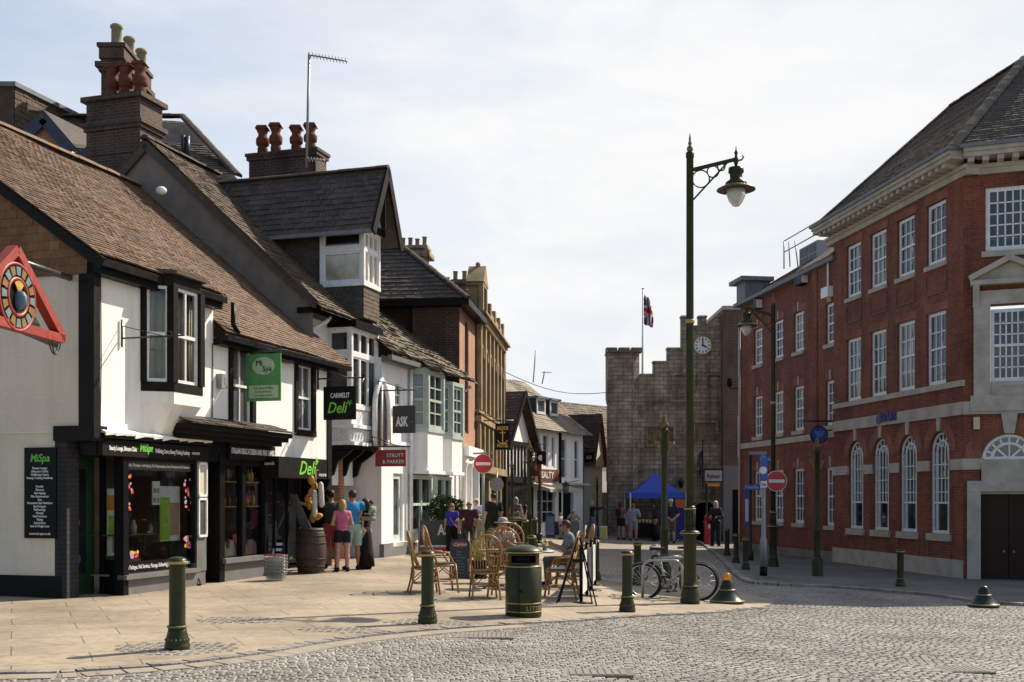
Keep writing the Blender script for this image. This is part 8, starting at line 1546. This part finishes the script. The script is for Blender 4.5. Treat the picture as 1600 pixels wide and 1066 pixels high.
def prim_mesh(prims, h, k, name, mat, parent, grow=0., cut=None):
    pts = []; 
    for pr in prims:
        if pr[0] == 'c': pts += [np.array(pr[1]) - max(pr[3:5]), np.array(pr[1]) + max(pr[3:5]), np.array(pr[2]) - max(pr[3:5]), np.array(pr[2]) + max(pr[3:5])]
        else: pts += [np.array(pr[1]) - np.array(pr[2]), np.array(pr[1]) + np.array(pr[2])]
    lo = np.min(pts, 0) - grow - 2 * h; hi = np.max(pts, 0) + grow + 2 * h
    def f(q):
        d = d_prims(q, prims, k) - grow
        if cut is not None: d = np.maximum(d, cut(q))
        return d
    V, Fq = snets(f, lo, hi, h); m = MB(); m.add([tuple(v) for v in V], Fq, 0, True)
    return m, mat, name
SK = {k: noisy('skin_' + k, c, .15, 6, .55) for k, c in dict(fair=(.46, .27, .20), tan=(.36, .19, .125), dark=(.25, .13, .085)).items()}
HR = {k: noisy('hair_' + k, c, .4, 22, .55) for k, c in dict(dark=(.025, .018, .014), brown=(.06, .035, .02), blonde=(.38, .24, .10), grey=(.33, .31, .29), ginger=(.28, .13, .05), white=(.55, .53, .5)).items()}
CL = {}
def cloth(c):
    k = '%.3f_%.3f_%.3f' % c
    if k not in CL: CL[k] = noisy('cloth_%d' % len(CL), c, .22, 7, .85, .004)
    return CL[k]
def person(label, loc, rot, H=1.72, pose='stand', arms='down', top=(.1, .1, .1), sleeve=.55, bot=(.05, .05, .06), leg=1., skin='fair', hair='dark', long=0, shoes=(.02, .02, .02), hat=None, glasses=False, skirt=None, female=False, near=False, bag=None, child=False, turn=0., wide=1., group=None, jacket=None):
    o = thing('person', label, 'person', (0, 0, 0), group, True); s = H / 1.72; h = (.014 if near else .02)
    sw = (.165 if female else .185) * wide; hipw = .095 * wide; lean = 0.
    hips = .92; 
    if pose == 'sit': base = -.42
    else: base = 0.
    A = lambda x, y, z: np.array((x, y, z))
    pel, wai, che, nck, hed = A(0, 0, .93 + base), A(0, .005, 1.08 + base), A(0, -.0, 1.30 + base), A(0, .0, 1.47 + base), A(0, .02, 1.60 + base)
    if pose == 'sit': wai, che, nck, hed = [v + A(0, dy, 0) for v, dy in ((wai, -.02), (che, -.02), (nck, .02), (hed, .05))]
    tf = lambda sgn: None
    L_ = {}
    for sg in (-1, 1):
        hp = A(sg * hipw, 0, .92 + base)
        if pose == 'walk': kn, an = hp + A(sg * .01, sg * .14, -.42), hp + A(sg * .02, sg * .2 - .06, -.83); an[2] = .08 if sg == 1 else .1
        elif pose == 'sit': kn, an = hp + A(sg * .04, .42, .02), hp + A(sg * .05, .40, -.42); an[2] = .07
        else: kn, an = hp + A(sg * .015, .015, -.43), A(sg * (hipw + .03), -.01, .08)
        L_[sg] = (hp, kn, an)
    Ar = {}
    aset = arms if isinstance(arms, dict) else {1: arms, -1: arms}
    for sg in (-1, 1):
        sh = A(sg * sw, 0, 1.405 + base) + (A(0, -.02, 0) if pose == 'sit' else 0); a = aset[sg]
        if a == 'down': el, wr = sh + A(sg * .06, -.03, -.28), sh + A(sg * .07, .05, -.53)
        elif a == 'fold': el, wr = sh + A(sg * .07, .02, -.27), A(-sg * .07, .22, sh[2] - .25 + .02 * sg)
        elif a == 'point': el, wr = sh + A(sg * .05, .27, -.02), sh + A(sg * .02, .52, .02)
        elif a == 'side': el, wr = sh + A(sg * .27, .06, -.02), sh + A(sg * .52, .1, .05)
        elif a == 'hold': el, wr = sh + A(sg * .10, .04, -.27), sh + A(-sg * .02, .24, -.28)
        elif a == 'hip': el, wr = sh + A(sg * .17, -.08, -.22), sh + A(sg * .02, .1, -.36)
        elif a == 'behind': el, wr = sh + A(sg * .10, -.06, -.27), A(sg * .03, -.15, sh[2] - .47)
        elif a == 'table': el, wr = sh + A(sg * .07, .1, -.25), sh + A(-sg * .02, .32, -.16)
        elif a == 'swing': el, wr = sh + A(sg * .06, -.12 * sg, -.26), sh + A(sg * .07, .02 - .1 * sg, -.5)
        Ar[sg] = (sh, el, wr)
    c, e = lambda *v: ('c', *v), lambda *v: ('e', *v)
    tor = [e(pel, (.155 * wide * (1.06 if female else 1), .105 * wide, .12)), e(wai, (.13 * wide, .095 * wide, .15)), e(che, (.16 * wide, .105 * wide, .17)), c(A(-sw * .75, 0, 1.39 + base) + (A(0, -.02, 0) if pose == 'sit' else 0), A(sw * .75, 0, 1.39 + base) + (A(0, -.02, 0) if pose == 'sit' else 0), .062, .062)]
    if female: tor += [e(che + A(-.07, .07, -.02), (.065, .055, .065)), e(che + A(.07, .07, -.02), (.065, .055, .065))]
    elif wide > 1.05: tor += [e(wai + A(0, .05, .02), (.13, .1, .14))]
    body = tor + [c(nck - A(0, 0, .05), nck + A(0, .01, .06), .055, .05), e(hed + A(0, -.008, .02), (.074, .092, .098)), e(hed + A(0, .022, -.045), (.052, .062, .062)), c(hed + A(0, .085, .012), hed + A(0, .1, -.022), .012, .017), e(hed + A(-.076, -.01, -.0), (.014, .024, .034)), e(hed + A(.076, -.01, -.0), (.014, .024, .034))]
    th = 1.12 if female else 1.
    legs = []; shoe = []; armp = []
    for sg in (-1, 1):
        hp, kn, an = L_[sg]; legs += [c(hp, kn, .086 * th * wide, .057), c(kn, kn + (an - kn) * .35, .055, .058), c(kn + (an - kn) * .35, an, .058, .037)]; shoe += [c(an + A(0, -.03, -.035), an + A(sg * .02, .14, -.045), .042, .036), c(an + A(0, 0, .0), an + A(0, -.01, -.03), .042, .045)]
        sh, el, wr = Ar[sg]; r1 = .044 if female else .052; armp += [c(sh, el, r1 * 1.1, r1 * .82), c(el, wr, r1 * .85, r1 * .58)]; dv = (wr - el) / np.linalg.norm(wr - el); armp += [e(wr + dv * .05, (.034, .034, .045))]
    if turn: 
        ct, st = math.cos(turn), math.sin(turn)
    allp = body + legs + armp + [c(an_ + A(0, 0, 0), an_ + A(0, .1, -.05), .03, .025) for (_, _, an_) in L_.values()]
    m, mt, nm = prim_mesh(allp, h, .035, 'body', SK[skin], o)
    if near:
        for sg in (-1, 1):
            sh, el, wr = Ar[sg]; dv = Vector((wr - el)).normalized(); side = Vector((sg, 0, .2)).cross(dv).normalized() if abs(dv.x) < .8 else Vector((0, 0, 1)); w = Vector(wr) + dv * .085; bend = side.cross(dv).normalized()
            for q in range(4): off = side * (-.024 + .016 * q); Lf = (.062, .074, .07, .055)[q]; b0 = w - dv * .02 + off; m.tube([b0, b0 + dv * Lf * .55, b0 + dv * Lf * .9 + bend * .012 * sg, b0 + dv * Lf * 1.1 + bend * .03 * sg], [.009, .0085, .008, .006], 6)
            b0 = w - dv * .055 - side * .03; m.tube([b0, b0 + dv * .03 - side * .02, b0 + dv * .06 - side * .022], [.011, .01, .008], 6)
    m.build('body', SK[skin], o)
    # clothing: shirt, trousers / shorts / skirt, shoes
    sl = []
    for sg in (-1, 1):
        sh, el, wr = Ar[sg]; r1 = .044 if female else .052
        if sleeve > 0: sl += [c(sh, sh + (el - sh) * min(1, sleeve * 1.2), r1 * 1.2, r1 * 1.12)]
        if sleeve > .9: sl += [c(el, el + (wr - el) * .95, r1 * 1.0, r1 * .85)]
    zc0 = pel[2] - .05 if not skirt else pel[2] + .05
    cut = lambda q: np.maximum(zc0 - q[:, 2], np.where(np.hypot(q[:, 0], q[:, 1] - nck[1]) < .075, q[:, 2] - (nck[2] - .015), -1.))
    m, _, _ = prim_mesh(tor + sl, h, .035, 'shirt', None, o, .014, cut); m.build('shirt', cloth(top), o)
    if skirt:
        m = MB(); zt, zb, rb = pel[2] + .1, skirt[0], skirt[1]; n = 28
        m.lathe([(0.0, zt), (.14 * wide, zt), (.165 * wide, zt - .15), (.18, zt - .3), ((rb + .18) / 2, (zt - .3 + zb) / 2), (rb, zb), (rb - .02, zb + .02)], n); 
        for i, v in enumerate(m.v): a = (i % n) * 2 * math.pi / n; f_ = max(0, min(1, (zt - .1 - v.z))); v.x *= 1 + .06 * f_ * math.sin(a * 7); v.y *= .8 * (1 + .06 * f_ * math.sin(a * 7))
        m.build('skirt', cloth(bot), o)
    else:
        lp_ = [e(pel, (.155 * wide * (1.06 if female else 1), .108 * wide, .11))]
        for sg in (-1, 1):
            hp, kn, an = L_[sg]; lw = .012
            if leg <= .5: lp_ += [c(hp, hp + (kn - hp) * (leg * 2), .088 * th * wide + lw * .4, .088 * th * wide + (-.02) * leg)]
            else: lp_ += [c(hp, kn, .088 * th * wide, .064), c(kn, kn + (an - kn) * ((leg - .5) * 2), .064, .052)]
        zt_ = pel[2] + .07; zb_ = min(L_[1][0][2] - .86 * leg, 9) if pose != 'sit' else -9
        m, _, _ = prim_mesh(lp_, h, .03, 'trousers', None, o, .013, (lambda q: np.maximum(q[:, 2] - zt_, zb_ - q[:, 2]))); m.build('trousers' if leg > .55 else 'shorts', cloth(bot), o)
    m, _, _ = prim_mesh(shoe, h, .02, 'shoes', None, o, .006, lambda q: .0 - q[:, 2]); m.build('shoes', cloth(shoes), o)
    if jacket: pass
    # hair
    if hair:
        hp_ = [e(hed + A(0, -.02, .035), (.088, .1, .098))]
        if long >= 1: hp_ += [c(hed + A(0, -.085, .0), hed + A(0, -.1, -.16), .06, .05), e(hed + A(0, -.05, -.05), (.095, .07, .11))]
        if long >= 2: hp_ += [c(hed + A(0, -.1, -.1), hed + A(0, -.11, -.30), .075, .05)]
        cutf = lambda q: np.maximum(-.5, np.minimum(q[:, 1] - (hed[1] + .035), (hed[2] + .062) - q[:, 2]))
        m, _, _ = prim_mesh(hp_, h * .8, .03, 'hair', None, o, 0, cutf); m.build('hair', HR[hair], o)
    m = MB()
    for sg in (-1, 1): m.blob(hed + A(sg * .03, .083, .018), (.011, .007, .007), 6)
    if glasses:
        m = MB()
        for sg in (-1, 1): m.blob(hed + A(sg * .034, .09, .018), (.030, .014, .022), 8); m.beam(hed + A(sg * .066, .085, .022), hed + A(sg * .082, -.01, .02), .006, .01)
        m.beam(hed + A(-.01, .1, .022), hed + A(.01, .1, .022), .006, .006); m.build('sunglasses', MT['black'], o)
    else: m.build('eyes', MT['blackwood'], o)
    m = MB(); m.blob(hed + A(0, .079, -.055), (.022, .007, .006), 6); m.build('mouth', noisy('lips', (.34, .12, .1), .1, 5, .5) if 'lips' not in bpy.data.materials else bpy.data.materials['lips'], o)
    if hat:
        m = MB(); z0 = hed[2] + .055; kind, colr = hat; m.lathe([(.1, 0), (.1, .05), (.085, .085), (.04, .1), (0, .102)], 16, (0, hed[1] - .01, z0))
        if kind == 'brim': m.lathe([(.098, .0), (.19, -.015), (.19, -.008), (.098, .012)], 20, (0, hed[1] - .01, z0))
        elif kind == 'cap': m.hexa([(-.07, .08 + hed[1], z0), (.07, .08 + hed[1], z0), (.05, .18 + hed[1], z0 - .015), (-.05, .18 + hed[1], z0 - .015), (-.07, .07 + hed[1], z0 + .015), (.07, .07 + hed[1], z0 + .015), (.05, .178 + hed[1], z0 - .005), (-.05, .178 + hed[1], z0 - .005)])
        m.build('hat', cloth(colr), o)
    if bag == 'cross':
        m = MB(); m.tube([A(.14, .03, 1.42), A(.03, .155, 1.22), A(-.12, .14, 1.0), A(-.2, .05, .9)], .012, 6); m.tube([A(.14, .03, 1.42), A(.03, -.13, 1.2), A(-.2, 0, .9)], .012, 6); m.hexa([A(-.3, -.08, .72), A(-.2, -.08, .72), A(-.2, .14, .72), A(-.3, .14, .72), A(-.28, -.07, .93), A(-.21, -.07, .93), A(-.21, .13, .93), A(-.28, .13, .93)]); m.build('shoulder_bag', cloth((.35, .32, .29)), o)
    if bag == 'back':
        m = MB(); m.blob(A(0, -.2, 1.22), (.15, .11, .22), 12); m.tube([A(-.1, -.12, 1.4), A(-.12, .12, 1.38), A(-.11, .12, 1.15), A(-.1, -.1, 1.05)], .015, 6); m.tube([A(.1, -.12, 1.4), A(.12, .12, 1.38), A(.11, .12, 1.15), A(.1, -.1, 1.05)], .015, 6); m.build('backpack', cloth((.02, .02, .025)), o)
    o.location = loc; o.rotation_euler = (0, 0, rot); o.scale = (s, s, s); WL[o.name] = Vector((0, 0, 0))
    return o
def gp(px, py, Y=None):
    q = G(px, py) if Y is None else Vector((P(px, 0, Y).x, Y, 0)); q.z = gz(q.x, q.y) + (.024 if q.x < 3.5 else .0); return q
def PH(q, pytop): return P(0, pytop, q.y).z - q.z      # height that reaches the given row
# the group at the deli door
q = gp(517, 890); person('dark haired man in a grey top pointing at the hanging salami', q, R(22), PH(q, 766), arms={-1: 'side', 1: 'down'}, top=(.045, .05, .042), bot=(.42, .06, .07), leg=.55, skin='tan', near=True, group=None)
q = gp(535, 895); person('woman with blonde hair in a pink vest and black shorts, seen from behind', q, R(18), PH(q, 781), arms='fold', top=(.56, .13, .27), sleeve=.0, bot=(.018, .016, .02), leg=.26, skin='fair', hair='blonde', long=1, female=True, near=True)
q = gp(551, 892); person('man in a bright blue shirt and pale green shorts, seen from behind', q, R(28), PH(q, 766), arms='hold', top=(.03, .24, .50), sleeve=.6, bot=(.33, .46, .40), leg=.47, skin='tan', hair='brown', near=True, wide=1.08)
q = gp(571, 891); wq = q; person('woman in a long black dress carrying a small child', q, R(60), PH(q, 779), arms={-1: 'hold', 1: 'hold'}, top=(.009, .009, .01), sleeve=0, bot=(.009, .009, .01), skirt=(.06, .25), hair='brown', long=1, female=True, near=True)
kid = person('small child in a blue cap and sage shirt held by the woman in black', wq + Vector((.17, -.16, .86)), R(75), .80, pose='sit', arms='hold', top=(.20, .27, .22), sleeve=.6, bot=(.22, .27, .23), leg=.35, hair='brown', hat=('cap', (.05, .11, .22)), shoes=(.5, .5, .5), near=True, wide=1.25)
# strollers and cafe customers
q = gp(706, 884, 29.6); person('woman in a blue top and sunglasses with a shoulder bag', q, R(178), PH(q, 787), 'walk', 'swing', (.045, .04, .34), .4, (.01, .01, .012), .9, hair='ginger', glasses=True, female=True, bag='cross', long=1)
q = gp(733, 884, 29.2); person('bald man in a maroon t-shirt and sunglasses walking beside the woman in blue', q, R(184), PH(q, 783), 'walk', 'swing', (.055, .016, .026), .6, (.02, .02, .026), 1, skin='tan', hair=None, glasses=True, wide=1.1)
q = gp(744, 866, 35); person('older man in a pale blue shirt behind the man in maroon', q, R(165), PH(q, 779), 'stand', 'hold', (.42, .46, .60), .6, (.2, .18, .14), 1, hair='white', glasses=True)
q = gp(771, 862, 34.5); person('man in a black t-shirt with his back turned beside the no entry sign', q, R(25), PH(q, 771), 'stand', 'down', (.015, .016, .018), .6, (.012, .012, .014), 1, skin='tan', hair='dark', wide=1.1)
q = gp(763, 862, 36); person('figure in black half hidden behind the man in the black t-shirt', q, R(60), PH(q, 782), 'stand', 'hold', (.012, .012, .014), .9, (.012, .012, .014), 1, hair='dark')
q = gp(806, 848, 40); person('woman in sunglasses and a grey vest with folded arms', q, R(172), PH(q, 777), 'stand', 'fold', (.13, .115, .11), 0, (.012, .012, .014), 1, hair='white', long=2, glasses=True, female=True)
q = gp(821, 850, 42); person('woman with long dark hair in a white top near the green column', q, R(-20), PH(q, 789), 'stand', 'down', (.6, .6, .6), .3, (.25, .25, .28), 1, hair='dark', long=2, female=True)
q = gp(786, 912); person('seated customer in a pale brimmed hat and striped top behind the chairs', q, R(175), 1.66, 'sit', 'table', (.48, .46, .46), .6, (.1, .1, .12), 1, hat=('brim', (.45, .38, .33)), hair='brown', female=True)
q = gp(888, 917); person('seated man in sunglasses and a grey t-shirt facing left', q, R(85), 1.72, 'sit', 'table', (.16, .18, .20), .6, (.1, .1, .11), 1, skin='tan', hair='brown', glasses=True, near=True)
q = gp(876, 842, 48); person('child with fair hair behind the navy barrier board', q, R(-120), PH(q, 801), 'stand', 'down', (.6, .6, .6), .5, (.2, .2, .3), .5, hair='ginger')
q = gp(896, 843, 50); person('man in a white hat and beige shirt seen from behind', q, R(5), PH(q, 797), 'stand', 'hip', (.46, .40, .33), .6, (.3, .27, .2), 1, hat=('brim', (.65, .63, .58)), hair='grey', wide=1.1)
q = gp(925, 842, 51); person('man in jeans and a navy jacket pointing to the right', q, R(-85), PH(q, 783), 'walk', {-1: 'point', 1: 'point'}, (.02, .03, .05), 1, (.13, .18, .28), 1, hair='grey', long=1)
q = gp(970, 842, 51.5); person('woman in a pink top and dark shorts at the left of the gazebo', q, R(-40), PH(q, 784), 'stand', 'hold', (.45, .12, .2), .5, (.02, .02, .03), .35, hair='brown', long=1, female=True, bag='back')
q = gp(990, 843, 51.2); person('man in a pale blue shirt standing before the market table', q, R(-15), PH(q, 787), 'stand', 'hold', (.33, .36, .48), .6, (.3, .3, .32), .5, hair='ginger')
q = gp(980, 842, 52); person('child in a pale top between the two adults at the gazebo', q, R(-30), PH(q, 800), 'stand', 'down', (.55, .53, .6), .5, (.45, .2, .25), .5, hair='brown', long=1)
q = gp(1025, 842, 52.2); person('stallholder in a long dark purple dress under the gazebo', q, R(70), PH(q, 786), 'stand', 'hold', (.03, .016, .05), .9, (.018, .012, .035), skirt=(.1, .24), hair='dark', long=1, female=True, skin='tan')
q = gp(1048, 846, 50.5); person('man in a navy t-shirt and khaki shorts with his hands behind his back', q, R(10), PH(q, 781), 'stand', 'behind', (.02, .025, .045), .6, (.13, .10, .065), .5, hair='grey', hat=('cap', (.55, .55, .53)), wide=1.05)
q = gp(1118, 850, 49); person('woman in a pale headscarf and dark coat beside the red pillar box', q, R(150), PH(q, 783), 'stand', 'hold', (.025, .025, .03), .95, (.015, .015, .018), 1, hair='white', long=2, female=True, bag='back')
for o_ in list(bpy.data.objects):
    if o_.type == 'EMPTY' and not o_.children and o_.parent is None: bpy.data.objects.remove(o_)
